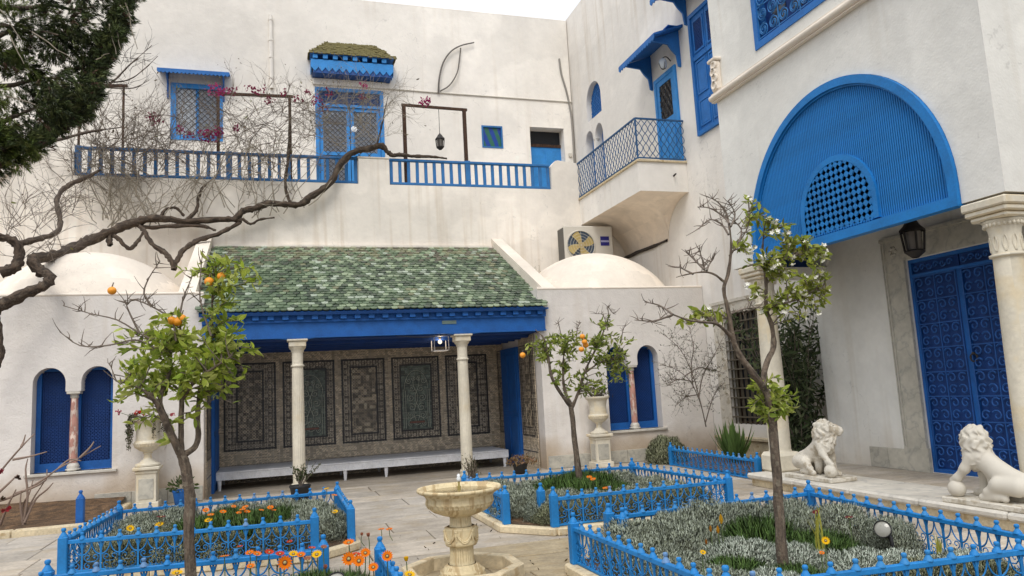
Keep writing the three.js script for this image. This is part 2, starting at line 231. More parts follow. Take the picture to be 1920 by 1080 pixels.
// ---- windows with two arches and a little column, used by both domed rooms
function twinArch(t, xc, hw = 0.595) {
  const x0 = xc - hw, x1 = xc + hw, y0 = 0.645, zi = ZF - 0.22, w = MB.win;
  const f = new THREE.Group(); f.name = 'window'; t.add(f);
  for (const [a, b] of [[x0 + 0.004, xc], [xc, x1 - 0.004]]) {
    M('window_frame', [bx(a, a + 0.07, y0, 2.4, zi - 0.05, zi), bx(b - 0.07, b, y0, 2.4, zi - 0.05, zi), bx(a + 0.07, b - 0.07, y0, y0 + 0.14, zi - 0.05, zi), bx(a + 0.07, b - 0.07, 2.3, 2.4, zi - 0.05, zi)], MB.pav, f);
    const l = diag(a + 0.07, b - 0.07, y0 + 0.14, 2.3, 0.055, () => true).map(([p, q, r, s], i) => bar(V(p, q, zi - 0.03 + (i & 1) * 0.004), V(r, s, zi - 0.03 + (i & 1) * 0.004), 0.013, 0.012));
    stuff(M('lattice', l, MB.door, f));
  }
  M('shutter', bx(x0, x1, y0, 2.42, zi - 0.14, zi - 0.11), MB.ceil, f);
  M('sill', cbx(x0 - 0.08, x1 + 0.08, y0 - 0.05, y0, ZF - 0.2, ZF + 0.05, 0.008), marble, f);
  M('column_shaft', lathe([[0.062, 0], [0.066, 0.35], [0.06, 0.75], [0.052, 1.06]], 20, xc, y0 + 0.13, ZF - 0.1), redMarble, f);
  M('column_base', [lathe([[0, 0], [0.115, 0], [0.115, 0.035], [0.085, 0.045], [0.1, 0.07], [0.085, 0.1], [0.066, 0.13]], 20, xc, y0 + 0.002, ZF - 0.1)], marble, f);
  M('column_capital', [lathe([[0.052, 0], [0.07, 0.02], [0.06, 0.04], [0.075, 0.075]], 16, xc, y0 + 1.19, ZF - 0.1), cbox(0.2, 0.045, 0.2, xc, y0 + 1.285, ZF - 0.1, 0.006)], marble, f);
}
const archHole = (xc, hw = 0.595) => { const x0 = xc - hw, x1 = xc + hw, r = 0.24, s = 2.1, n = 18, p = [[x0, 0.645], [x1, 0.645]]; for (let i = 0; i <= n; i++) { const a = (i / n) * PI; p.push([x1 - r + r * Math.cos(a), s + 0.255 * Math.sin(a)]); } p.push([x1 - 2 * r, 1.953], [x0 + 2 * r, 1.953]); for (let i = 0; i <= n; i++) { const a = (i / n) * PI; p.push([x0 + r + r * Math.cos(a), s + 0.255 * Math.sin(a)]); } return p; };
function skirting(t, spans, z) { for (const [a, b] of spans) { const n = Math.max(1, Math.round((b - a) / 0.62)); for (let i = 0; i < n; i++) M('skirting_slab', cbx(a + ((b - a) * i) / n + 0.003, a + ((b - a) * (i + 1)) / n - 0.003, 0.002, 0.25, z, z + 0.022, 0.004), marbleGrey, t); } }
function domedRoom(label, x0, x1, winX, domeX, skirts, footL) {
  const t = thing('domed_room', label, 'domed room');
  M('wall', [exZ(shape(rect(x0, x1, -0.1, 3.58), [archHole(winX)]), ZF - 0.3, 0.3), bx(x0, x0 + 0.3, -0.1, 3.58, ZT + 0.02, ZF - 0.3), bx(x1 - 0.3, x1, -0.1, 3.58, ZT + 0.02, ZF - 0.3)], PL.hut, t);
  M('parapet_edge', new THREE.CylinderGeometry(0.03, 0.03, x1 - x0 - 0.01, 8).rotateZ(PI / 2).translate((x0 + x1) / 2, 3.572, ZF - 0.02), PL.dome, t);
  M('roof_slab', bx(x0 + 0.3, x1 - 0.3, 3.4, 3.575, ZT + 0.02, ZF - 0.3), PL.dome, t);
  const g = new THREE.SphereGeometry(1, 64, 24, 0, 2 * PI, 0, 1.12), R = 1.78, p = g.attributes.position;
  g.scale(R / Math.sin(1.12), 1.05 / (1 - Math.cos(1.12)), R / Math.sin(1.12)); g.translate(domeX, 4.61 - 1.05 / (1 - Math.cos(1.12)), -16);
  for (let i = 0; i < p.count; i++) { const q = 1 + 0.012 * (vn(p.getX(i) * 1.5 + 50, p.getZ(i) * 1.5 + 80, 999, 5) - 0.5); p.setY(i, 3.55 + (p.getY(i) - 3.55) * q); } g.computeVertexNormals();
  M('dome', g, PL.dome, t);
  twinArch(t, winX); skirting(t, skirts, ZF);
  return base(t, (x0 + x1) / 2, 0, ZF);
}
domedRoom('white domed room on the left, with blue twin-arched window beside the left urn', -6.6, -1.25, -3.265, -3.38, [[-2.92, -1.26]]);
domedRoom('white domed room on the right, in front of the balcony and air conditioner', 5.0, 8.79, 7.0, 6.98, [[5.03, 7.3]]);

// ---- pavilion with green tiled roof
{
  const t = thing('pavilion', 'open pavilion with green scalloped roof tiles and blue beam between the domed rooms', 'pavilion');
  const xl = -1.25, xr = 4.98, zb = -17.3, yf = -0.06;
  M('floor', bx(xl, xr, yf - 0.08, yf, zb, ZF - 0.005), pave[2], t);
  M('threshold', cbx(xl, xr, -0.07, 0.002, ZF - 0.004, ZF + 0.2, 0.008), pave[1], t);
  M('back_wall', bx(xl, xr, yf, 3.0, zb - 0.3, zb - 0.02), PL.terrace, t);
  // tiled wall: every tile real, print from a painted map
  const W = 6.4, H = 2.8, cv = document.createElement('canvas'); cv.width = 2048; cv.height = 896; const c = cv.getContext('2d'), S = 320;
  const X = (x) => (x + 1.3) * S, Y = (y) => (2.74 - y) * S, panels = [[-1.13, -0.06, 1, [-0.88, -0.31]], [0.08, 1.19, 2, [0.3, 1.02]], [1.34, 2.3, 1, [1.52, 2.14]], [2.46, 3.56, 2, [2.64, 3.39]], [3.72, 4.72, 1, [3.98, 4.48]]];
  c.fillStyle = '#9d9280'; c.fillRect(0, 0, 2048, 896);
  const cell = 0.0625; // each tile carries a small printed motif
  for (let y = -0.1; y < 2.74; y += cell) for (let x = -1.3; x < 5.1; x += cell) {
    const xm = x + cell / 2, ym = y + cell / 2; let k = 0; for (const [a, b, ty, [p, q]] of panels) if (xm > a && xm < b && ym > 0.6 && ym < 2.46) k = xm > p && xm < q && ym > 0.78 && ym < 2.28 ? 1 + ty : 1;
    const px = X(x), py = Y(y + cell), s = cell * S, n = rnd();
    c.fillStyle = `rgb(${[[214, 203, 184], [200, 192, 178], [196, 186, 168], [148, 164, 156]][k].map((v) => Math.round(v * (k === 1 ? 0.7 + 0.5 * n : k ? 0.5 + 0.85 * n : 0.78 + 0.4 * n))).join(',')})`; c.fillRect(px, py, s + 1, s + 1);
    c.strokeStyle = k === 3 ? 'rgba(30,52,52,.55)' : 'rgba(32,28,25,.85)'; c.lineWidth = 2.6; c.beginPath();
    if (k === 1) { c.arc(px + s / 2, py + s / 2, s * 0.34, 0, 7); c.moveTo(px + s * 0.2, py + s / 2); c.lineTo(px + s * 0.8, py + s / 2); c.moveTo(px + s / 2, py + s * 0.2); c.lineTo(px + s / 2, py + s * 0.8); }
    else if (k === 2) { c.moveTo(px, py); c.lineTo(px + s, py + s); c.moveTo(px + s, py); c.lineTo(px, py + s); if (n > 0.3) c.rect(px + s * 0.3, py + s * 0.3, s * 0.4, s * 0.4); }
    else if (n > 0.55) { c.moveTo(px, py + s * n); c.lineTo(px + s, py + s * (1 - n)); }
    c.stroke();
    if (n > 0.8) { c.fillStyle = 'rgba(228,222,206,.75)'; c.fillRect(px + s * 0.3, py + s * 0.3, s * 0.4, s * 0.35); }
  }
  for (const [a, b, ty, [p, q]] of panels) { // rosette band around each panel; arabesque with vase and arch in the second and fourth
    for (let x = a + 0.11; x < b; x += 0.125) for (const y of [0.69, 2.37]) rose(x, y, 0.045);
    for (let y = 0.8; y < 2.35; y += 0.125) for (const x of [(a + p) / 2, (b + q) / 2]) rose(x, y, 0.05);
    if (ty === 2) {
      const m = (p + q) / 2; c.fillStyle = 'rgba(48,66,64,.42)'; c.fillRect(X(p), Y(2.28), (q - p) * S, 1.5 * S); c.lineCap = 'round';
      for (const [col, lw, off] of [['#1b2524', 9, 1.5], ['#c3d0c4', 4, 0]]) for (const s of [-1, 1]) {
        c.strokeStyle = col; c.lineWidth = lw; const L = (f, n = 40) => { c.beginPath(); for (let i = 0; i <= n; i++) { const [u, v] = f(i / n); const x = X(m + s * u) + off, y = Y(v) + off; i ? c.lineTo(x, y) : c.moveTo(x, y); } c.stroke(); };
        L((k) => [0.27 * Math.sin(k * PI * 0.5 + 0.001), 1.72 + 0.42 * Math.cos(k * PI * 0.5)]); L((k) => [0.3, 0.84 + 0.88 * k]); L((k) => [0.25, 0.84 + 0.85 * k]);
        for (const [cx, cy, r, dir] of [[0.11, 1.3, 0.09, 1], [0.13, 1.52, 0.09, -1], [0.1, 1.72, 0.08, 1], [0.17, 1.9, 0.07, -1], [0.07, 1.95, 0.06, 1], [0.14, 1.12, 0.08, -1], [0.17, 0.92, 0.06, 1]]) L((k) => { const an = k * 9 * dir + 1, rd = r * (1 - 0.85 * k); return [cx + rd * Math.cos(an), cy + rd * Math.sin(an)]; });
        L((k) => [0.02 + 0.05 * Math.sin(k * 9), 1.0 + 1.0 * k]); L((k) => [0.16 * Math.sin(k * PI), 0.9 + 0.22 * k]);
      }
      c.fillStyle = '#8a5a4c'; c.fillRect(X(m - 0.17), Y(0.99), 0.34 * S, 0.045 * S); c.strokeStyle = '#2b2522'; c.lineWidth = 3; c.strokeRect(X(m - 0.17), Y(0.99), 0.34 * S, 0.045 * S);
    }
  }
  function rose(x, y, r) { c.strokeStyle = 'rgba(30,27,26,.85)'; c.lineWidth = 3; c.beginPath(); c.arc(X(x), Y(y), r * S, 0, 7); c.stroke(); c.fillStyle = 'rgba(214,207,190,.7)'; for (let k = 0; k < 6; k++) { c.beginPath(); c.arc(X(x) + r * 0.55 * S * Math.cos(k * 1.047), Y(y) + r * 0.55 * S * Math.sin(k * 1.047), r * 0.22 * S, 0, 7); c.fill(); } }
  const ct = new THREE.CanvasTexture(cv); ct.colorSpace = THREE.SRGBColorSpace; ct.wrapS = ct.wrapT = THREE.RepeatWrapping; ct.repeat.set(1 / W, 1 / H); ct.offset.set(1.3 / W, 0.06 / H);
  const tileM = mat({ map: ct, color: lin(0.82, 0.76, 0.68), roughness: 0.35 }), tileSide = tileM, black = mat({ color: lin(0.022, 0.02, 0.02), roughness: 0.35 });
  const tl = []; const s = 0.125;
  for (let y = yf; y < 2.66; y += s) for (let x = xl; x < xr - 0.01; x += s) { const w = Math.min(s, xr - x) - 0.003, h = Math.min(s, 2.68 - y) - 0.003; tl.push(T(new THREE.BoxGeometry(w, h, 0.014), 0, 0, 0, rr(-0.012, 0.012), rr(-0.012, 0.012)).translate(x + w / 2 + 0.0015, y + h / 2 + 0.0015, zb - 0.008 + rr(0, 0.003))); }
  stuff(M('wall_tiles', tl, tileM, t));
  for (const [a, b, ty, [p, q]] of panels) for (const [u0, u1, v0, v1] of [[a, b, 0.6, 2.46], [p, q, 0.77, 2.29]]) {
    const w = 0.038; M('panel_border', [bx(u0, u1, v0, v0 + w, zb - 0.002, zb + 0.006), bx(u0, u1, v1 - w, v1, zb - 0.002, zb + 0.006), bx(u0, u0 + w, v0 + w, v1 - w, zb - 0.002, zb + 0.006), bx(u1 - w, u1, v0 + w, v1 - w, zb - 0.002, zb + 0.006)], black, t);
  }
  M('panel_border', bx(xl, xr, 0.28, 0.3, zb - 0.002, zb + 0.006), black, t);
  for (const [x, sd] of [[xr, -1], [xl, 1]]) { // side walls with tiles and a blue door
    const tl = []; for (let y = yf; y < 2.66; y += s) for (let z = zb; z < -14.56; z += s) { if (z > -16.85 && z < -15.6) continue; const h = Math.min(s, 2.68 - y) - 0.003; tl.push(T(new THREE.BoxGeometry(0.014, h, s - 0.003), 0, 0, 0, 0, rr(-0.01, 0.01), rr(-0.01, 0.01)).translate(x + sd * 0.008, y + h / 2, z + s / 2)); }
    stuff(M('wall_tiles', tl, tileSide, t));
    for (const [z0, z1] of [[-15.5, -14.7], [-17.2, -16.9]]) for (const e of [0, 0.1]) { const y0 = 0.62 + e * 1.6, y1 = 2.5 - e * 1.6, a = z0 + e, b = z1 - e; if (b - a < 0.1) continue; const X0 = x + sd * 0.014, X1 = x + sd * 0.022; M('panel_border', [bx(X0, X1, y0, y0 + 0.02, a, b), bx(X0, X1, y1 - 0.02, y1, a, b), bx(X0, X1, y0 + 0.02, y1 - 0.02, a, a + 0.02), bx(X0, X1, y0 + 0.02, y1 - 0.02, b - 0.02, b)], black, t); }
    M('panel_border', bx(x + sd * 0.014, x + sd * 0.022, 0.3, 0.32, -15.55, -14.6), black, t);
    const d = M('side_door', bx(x - 0.0, x + sd * 0.06, yf, 2.5, -16.78, -15.6), MB.pav, t);
    for (const [a, b] of [[-16.72, -16.24], [-16.14, -15.66]]) for (const [u, v] of [[0.1, 1.0], [1.1, 2.35]]) M('door_panel', cbx(Math.min(x + sd * 0.06, x + sd * 0.075), Math.max(x + sd * 0.06, x + sd * 0.075), u, v, a, b, 0.006), MB.pav, d);
  }
  M('ceiling', bx(xl, xr, 2.70, 2.75, zb, ZF - 0.06), MB.ceil, t);
  for (let z = -16.9; z < -14.4; z += 0.5) M('ceiling_joist', bx(xl, xr, 2.64, 2.698, z, z + 0.09), MB.ceil, t);
  // beam, fascia, rafter ends
  M('beam', [bx(xl - 0.02, xr + 0.12, 2.72, 3.0, ZF - 0.05, ZF + 0.1), bx(xl - 0.02, xr + 0.13, 3.0, 3.035, ZF - 0.05, ZF + 0.14), bx(xl - 0.02, xr + 0.13, 2.715, 2.745, ZF + 0.1, ZF + 0.115)], MB.pav, t);
  for (let x = xl + 0.05; x < xr + 0.1; x += 0.255) M('rafter_end', cbx(x, x + 0.11, 3.04, 3.14, ZF - 0.05, ZF + 0.2, 0.006), MB.pav, t);
  M('eave_board', [bx(xl - 0.02, xr + 0.14, 3.036, 3.16, ZF - 0.1, ZF + 0.12), bx(xl - 0.05, xr + 0.16, 3.14, 3.17, ZF + 0.12, ZF + 0.23)], MB.pav, t);
  M('wall_plate', bx(3.0, 3.28, 2.9, 2.965, ZF + 0.1, ZF + 0.112), mat({ color: lin(0.14, 0.2, 0.18), roughness: 0.5 }), t).userData.label = 'small grey green plaque on the beam';
  M('cable', tub([V(2.1, 2.71, ZF + 0.09), V(2.4, 2.675, ZF + 0.1), V(2.75, 2.66, ZF + 0.1), V(3.1, 2.70, ZF + 0.09)], 0.008, 0.008, 5, 4), blackM, t);
  // columns
  for (const x of [0.33, 3.4]) {
    const g = lathe([[0.001, 0], [0.16, 0], [0.16, 0.06], [0.13, 0.075], [0.145, 0.11], [0.13, 0.14], [0.11, 0.15], [0.112, 0.6], [0.108, 1.4], [0.1, 2.2]], 80), p = g.attributes.position;
    for (let i = 0; i < p.count; i++) { const x0 = p.getX(i), z0 = p.getZ(i), y = p.getY(i); if (y > 0.16) { const a = Math.atan2(z0, x0), k = 1 - 0.055 * Math.pow(Math.abs(Math.cos(a * 10)), 0.6); p.setX(i, x0 * k); p.setZ(i, z0 * k); } } g.computeVertexNormals();
    const col = M('column', g, colStone, t); col.position.set(x, 0, ZF - 0.02);
    const cap = M('capital', [lathe([[0.1, 2.2], [0.118, 2.205], [0.118, 2.235], [0.1, 2.24], [0.097, 2.26], [0.099, 2.46], [0.112, 2.47], [0.112, 2.5], [0.14, 2.53], [0.15, 2.56]], 32), cbox(0.3, 0.1, 0.3, 0, 2.61, 0, 0.01), cbox(0.36, 0.035, 0.36, 0, 2.68, 0, 0.008)], colStone, col);
    M('corbel', exZ(shape([[x - 0.42, 2.72], [x - 0.2, 2.70], [x + 0.2, 2.70], [x + 0.42, 2.72], [x + 0.42, 2.76], [x - 0.42, 2.76]]), ZF - 0.13, 0.24), MB.pav, t);
  }
  // roof: rafters deck, then rows of scalloped glazed tiles
  const e0 = V(0, 3.19, ZF + 0.26), e1 = V(0, 5.14, ZT + 0.02), dir = e1.clone().sub(e0), L = dir.length(), ang = Math.atan2(dir.y, -dir.z); dir.normalize();
  M('roof_deck', box(xr - xl + 0.12, 0.06, L - 0.02, (xl + xr) / 2, (e0.y + e1.y) / 2 - 0.05, (e0.z + e1.z) / 2, ang), MB.archd, t);
  const greens = [[0.09, 0.13, 0.075], [0.125, 0.18, 0.105], [0.19, 0.255, 0.15], [0.29, 0.36, 0.225], [0.055, 0.08, 0.052], [0.22, 0.225, 0.13], [0.14, 0.13, 0.09], [0.4, 0.46, 0.36]];
  const gm = greens.map((q) => mat({ color: lin(...q), roughness: 0.33, map: rep(wear, 0.5), bumpMap: rep(bumpFine, 0.2), bumpScale: 0.003 }, true));
  const tw = 0.124, th = 0.235, sh = new THREE.Shape(); sh.moveTo(-tw / 2 + 0.003, th); sh.lineTo(-tw / 2 + 0.003, 0.045); for (let i = 0; i <= 6; i++) { const a = PI + (i / 6) * PI; sh.lineTo((tw / 2 - 0.003) * Math.cos(a), 0.045 + 0.045 * Math.sin(a)); } sh.lineTo(tw / 2 - 0.003, th);
  const tg = metric(new THREE.ExtrudeGeometry(sh, { depth: 0.017, bevelEnabled: true, bevelThickness: 0.003, bevelSize: 0.002, bevelSegments: 1, curveSegments: 4 })); tg.userData.done = true;
  const nc = Math.floor((xr - xl + 0.26) / tw), rows = Math.floor(L / 0.145), rest = []; let parts = 0; const q = new THREE.Quaternion(), eu = new THREE.Euler();
  for (let r = 0; r < rows; r++) for (let k = 0; k < nc + (r & 1); k++) {
    const x = xl - 0.08 + (k + (r & 1 ? 0 : 0.5)) * tw, d = r * 0.145 - 0.03; if (x > xr + 0.17) continue;
    const pos = e0.clone().addScaledVector(dir, d); pos.x = x + rr(-0.006, 0.006); pos.y += 0.018 + rr(-0.004, 0.006);
    eu.set(ang - PI / 2 + PI - PI / 2 * 0 - 0.085 + rr(-0.03, 0.03), 0, rr(-0.04, 0.04)); eu.x = -(PI / 2 - ang) + 0.115 * -1 + rr(-0.03, 0.03);
    const up = r / rows, pick = () => { const z = vn(k * 0.22 + 9, r * 0.3 + 4, 997, 77), w = rnd(); if (up > 0.72 && w < 0.5 * (up - 0.55) * 3) return w < 0.25 ? 6 : 5; if (w < 0.2) return 4; if (w < 0.43) return 0; if (w < 0.66) return 1; if (w < 0.85) return z > 0.5 ? 3 : 2; return w > 0.96 ? 5 : w > 0.9 ? 7 : 3; };
    const ci = pick();
    if (parts < 300 && r < 6) { const o = M('roof_tile', tg, gm[ci], t, true); o.position.copy(pos); o.rotation.copy(eu); parts++; }
    else rest.push([pos, eu.clone(), ci]);
  }
  const im = new THREE.InstancedMesh(tg, mat({ color: 0xffffff, roughness: 0.36, map: rep(wear, 0.5) }, true), rest.length); im.name = 'roof_tiles'; const mm = new THREE.Matrix4();
  rest.forEach(([p, e, ci], i) => { mm.compose(p, q.setFromEuler(e), V(1, 1, 1)); im.setMatrixAt(i, mm); const k = rr(0.8, 1.2); im.setColorAt(i, lin(...greens[ci].map((v) => v * k))); }); im.castShadow = im.receiveShadow = true; stuff(im); t.add(im);
  // sloping white gable copings
  for (const [x0, x1] of [[xr + 0.15, xr + 0.42], [xl - 0.42, xl - 0.14]]) M('gable_coping', exX(shape([[ZF - 0.01, 3.50], [ZF - 0.03, 3.60], [ZT + 0.004, 5.36], [ZT + 0.004, 3.5]]), x0, x1 - x0), PL.dome, t);
  M('ridge_coping', bx(xl - 0.1, xr + 0.14, 5.08, 5.16, ZT + 0.002, ZT + 0.1), PL.terrace, t);
  base(t, (xl + xr) / 2, 0, ZF);
}
// ---- bench
{
  const t = thing('long_bench', 'long low grey-white bench along the tiled pavilion wall', 'bench');
  for (let i = 0; i < 6; i++) M('seat_board', cbx(-1.2, 4.74, 0.27, 0.3, -17.24 + i * 0.22, -17.24 + i * 0.22 + 0.214, 0.006), whitePaint, t);
  M('apron', [bx(-1.2, 4.74, 0.14, 0.268, -15.965, -15.935), bx(4.70, 4.74, 0.14, 0.268, -17.2, -15.97)], whitePaint, t);
  for (const x of [-1.12, 1.27, 2.1, 4.66]) { const l = new THREE.CylinderGeometry(0.055, 0.034, 0.2, 4, 1).rotateY(PI / 4).translate(x, 0.04, -15.99); M('leg', l, whitePaint, t); M('leg', l.clone().translate(0, 0, -1.15), whitePaint, t); }
  base(t, 1.77, -0.06, -16.6);
}
// ---- helpers for carpentry on a wall: P maps (a along the wall, b up, out from the wall) to the place
const onBack = (z) => (a, b, o = 0) => V(a, b, z + o), onWing = (x) => (a, b, o = 0) => V(x - o, b, a);
function pbox(P, a0, a1, b0, b1, o0, o1, c = 0) { const p = P(a0, b0, o0), q = P(a1, b1, o1); const lo = p.clone().min(q), hi = p.clone().max(q); return c ? cbx(lo.x, hi.x, lo.y, hi.y, lo.z, hi.z, c) : bx(lo.x, hi.x, lo.y, hi.y, lo.z, hi.z); }
const pframe = (P, a0, a1, b0, b1, w, o0, o1) => [pbox(P, a0, a0 + w, b0, b1, o0, o1), pbox(P, a1 - w, a1, b0, b1, o0, o1), pbox(P, a0 + w, a1 - w, b0, b0 + w, o0, o1), pbox(P, a0 + w, a1 - w, b1 - w, b1, o0, o1)];
const pgrille = (P, a0, a1, b0, b1, step, w, o, inside = () => true, slope = 1) => diag(a0, a1, b0, b1, step, inside, slope).map(([p, q, r, s], i) => bar(P(p, q, o + (i % 2) * 0.006), P(r, s, o + (i % 2) * 0.006), w));

// ---- terrace wall with railings
{
  const t = thing('terrace_wall', 'cream terrace wall with rain streaks above the green pavilion roof', 'wall');
  const top = 6.68;
  M('wall', [exZ(shape([[-14, -0.1], [8.79, -0.1], [8.79, 6.44], [7.68, 6.44], [7.66, 7.40], [7.05, 7.47], [6.98, 7.45], [6.86, 7.31], [6.85, top], [2.64, top], [2.62, 7.34], [1.90, 7.31], [1.89, top], [-4.18, top], [-4.2, 7.24], [-4.86, 7.22], [-7.6, 4.7], [-14, 4.7]]), ZT - 0.28, 0.28)], PL.terrace, t);
  M('stair_coping', exZ(shape([[-4.83, 7.18], [-4.86, 7.26], [-7.7, 4.66], [-7.64, 4.6]]), ZT - 0.34, 0.42), PL.dome, t);
  M('pier_coping', [cbx(1.88, 2.64, 7.325, 7.36, ZT - 0.3, ZT + 0.02, 0.008)], PL.dome, t);
  M('terrace_floor', bx(-14, 8.79, 6.45, 6.62, ZB, ZT - 0.28), pave[2], t);
  base(t, 0, 0, ZT);
}
function balustrade(label, x0, x1, n, posts) {
  const t = thing('balustrade', label, 'railing', null), z = ZT - 0.12, slope = (x) => 6.73 + 0.0 * x;
  M('top_rail', cbox(x1 - x0, 0.06, 0.1, (x0 + x1) / 2, 7.34, z, 0.008), MB.balus, t);
  M('bottom_rail', cbox(x1 - x0, 0.06, 0.08, (x0 + x1) / 2, 6.745, z, 0.008), MB.balus, t);
  for (let i = 0; i <= n; i++) { const x = x0 + 0.04 + ((x1 - x0 - 0.08) * i) / n, p = posts.includes(i); const b = M(p ? 'post' : 'baluster', cbox(p ? 0.13 : 0.075, p ? 0.72 : 0.54, 0.055, 0, 0, 0, 0.005), MB.balus, t); b.position.set(x, p ? 7.03 : 7.04, z + (p ? 0.012 : 0)); b.rotation.set(rr(-0.01, 0.01), 0, rr(-0.012, 0.012)); }
  return base(t, (x0 + x1) / 2, 6.7, z);
}
balustrade('long blue terrace railing overgrown by the bare vine, left of the white pier', -4.17, 1.88, 27, [0, 14]);
balustrade('short blue terrace railing right of the white pier, below the brown post frame', 2.66, 6.84, 19, [9]);

// ---- upper house behind the terrace
{
  const t = thing('upper_house', 'white house wall behind the terrace with blue window, glazed door and niche', 'house'), P = onBack(ZB);
  M('wall', [exZ(shape(rect(-16, 8.78, 6.0, 13.0), [rect(-2.64, -1.35, 8.56, 10.12), rect(1.06, 2.96, 6.64, 10.27), rect(7.36, 8.46, 6.64, 9.45), rect(5.86, 6.47, 8.74, 9.39)]), ZB - 0.4, 0.4), bx(-16, 8.78, 6, 13, ZB - 0.5, ZB - 0.45)], PL.upper, t);
  M('parapet_edge', new THREE.CylinderGeometry(0.035, 0.035, 24.7, 8).rotateZ(PI / 2).translate(-3.6, 12.985, ZB - 0.03), PL.upper, t);
  { // window with lattice and small awning
    const f = new THREE.Group(); f.name = 'window'; t.add(f);
    M('window_frame', [...pframe(P, -2.64, -1.35, 8.56, 10.12, 0.13, -0.12, 0.02), pbox(P, -2.03, -1.96, 8.69, 9.99, -0.11, -0.03)], MB.light, f);
    M('pane', pbox(P, -2.51, -2.03, 8.69, 9.99, -0.075, -0.065), glassPale, f); M('pane', pbox(P, -1.96, -1.48, 8.69, 9.99, -0.075, -0.065), glassMid, f);  // left pane: reflected sky put into its pale base colour
    M('grille', pgrille(P, -2.51, -1.48, 8.69, 9.99, 0.16, 0.014, -0.02), ironM, f);
  }
  { const w = M('window_awning', [exX(shape([[ZB + 0.002, 10.40], [ZB + 0.42, 10.30], [ZB + 0.42, 10.34], [ZB + 0.002, 10.44]]), -2.92, 1.76), exZ(zig(-2.92, -1.16, 10.335, 10.21, 0.1), ZB + 0.405, 0.014)], MB.shut, t);
    for (const x of [-2.72, -1.34]) M('bracket', exX(shape([[ZB + 0.002, 10.38], [ZB + 0.36, 10.29], [ZB + 0.3, 10.2], [ZB + 0.1, 10.05], [ZB + 0.05, 9.68], [ZB + 0.002, 9.66]]), x, 0.035), MB.pav, w); }
  { // glazed double door
    const f = new THREE.Group(); f.name = 'door'; t.add(f);
    M('door_frame', [...pframe(P, 1.06, 2.96, 6.62, 10.27, 0.1, -0.14, 0.015), pbox(P, 1.16, 2.86, 9.72, 9.80, -0.13, 0.0)], MB.light, f);
    for (const [a, b] of [[1.17, 2.0], [2.02, 2.85]]) { M('door_leaf', [...pframe(P, a, b, 6.72, 9.71, 0.09, -0.11, -0.04), pbox(P, a + 0.09, b - 0.09, 8.32, 8.42, -0.11, -0.04), pbox(P, a + 0.09, b - 0.09, 6.81, 7.5, -0.1, -0.05)], MB.light, f); M('pane', pbox(P, a + 0.09, b - 0.09, 7.5, 9.62, -0.095, -0.085), a < 2 ? glassMid : glassMid, f); M('grille', pgrille(P, a + 0.09, b - 0.09, 7.5, 9.62, 0.14, 0.014, -0.05), ironM, f); }
    M('fanlight', pbox(P, 1.16, 2.86, 9.8, 10.17, -0.12, -0.06), MB.door, f); M('fanlight_grille', pgrille(P, 1.16, 2.86, 9.8, 10.17, 0.14, 0.014, -0.03), MB.iron, f);
    M('lintel', pbox(P, 1.0, 3.05, 10.33, 10.5, 0.003, 0.07), PL.upper, f);
  }
  { // tiled canopy over the door: hipped little roof, dentils, scalloped fascia
    const w = M('door_canopy', [exX(shape([[ZB + 0.002, 10.52], [ZB + 0.40, 10.52], [ZB + 0.40, 10.90], [ZB + 0.002, 10.90]]), 1.0, 2.16)], MB.archd, t);
    M('fascia', [exZ(zig(0.96, 3.2, 10.90, 10.56, 0.19), ZB + 0.402, 0.02), exX(zig(ZB + 0.002, ZB + 0.42, 10.90, 10.56, 0.19), 0.945, 0.02), exX(zig(ZB + 0.002, ZB + 0.42, 10.90, 10.56, 0.19), 3.195, 0.02)], MB.light, w);
    for (let x = 1.0; x < 3.1; x += 0.27) M('dentil', cbx(x, x + 0.13, 10.92, 11.04, ZB + 0.3, ZB + 0.46, 0.006), MB.light, w);
    M('cornice', bx(0.93, 3.23, 11.04, 11.08, ZB + 0.002, ZB + 0.48), MB.shut, w);
    const sg = mat({ color: lin(0.2, 0.2, 0.085), map: rep(limeMap, 0.5), roughness: 0.85 }), ti = [], mc = [];
    for (let r = 0; r < 7; r++) { const k = r / 7, y = 11.09 + k * 0.52, z1 = ZB + 0.50 - k * 0.42, a = 0.9 + k * 0.5, b = 3.26 - k * 0.5; for (let x = a; x < b - 0.05; x += 0.115) ti.push(box(0.104, 0.022, 0.16, x + 0.055, y + rr(0, 0.025), z1 - 0.05, 0.85 + rr(-0.12, 0.12), 0, rr(-0.12, 0.12))); for (const [x, q] of [[a, 1], [b, -1]]) for (let z = ZB + 0.05; z < z1 - 0.05; z += 0.115) ti.push(box(0.17, 0.022, 0.1, x + q * 0.04, y + rr(0, 0.02), z, 0, 0, q * 0.7)); }
    mc.push(exX(shape([[ZB + 0.002, 11.08], [ZB + 0.46, 11.08], [ZB + 0.08, 11.58], [ZB + 0.002, 11.58]]), 1.4, 1.36));
    for (const o of [M('canopy_tiles', ti, sg, w), M('canopy_bed', mc, sg, w)]) stuff(o);
  }
  { const f = new THREE.Group(); f.name = 'niche_door'; t.add(f); M('door_leaf', [pbox(P, 7.36, 8.46, 6.64, 8.93, -0.36, -0.33), pbox(P, 7.44, 7.88, 7.2, 8.8, -0.33, -0.32), pbox(P, 7.94, 8.38, 7.2, 8.8, -0.33, -0.32)], MB.light, f); M('transom', pbox(P, 7.36, 8.46, 8.93, 9.02, -0.37, -0.3), brownWood, f); M('recess', pbox(P, 7.36, 8.46, 9.02, 9.45, -0.39, -0.385), darkVoid, f); }
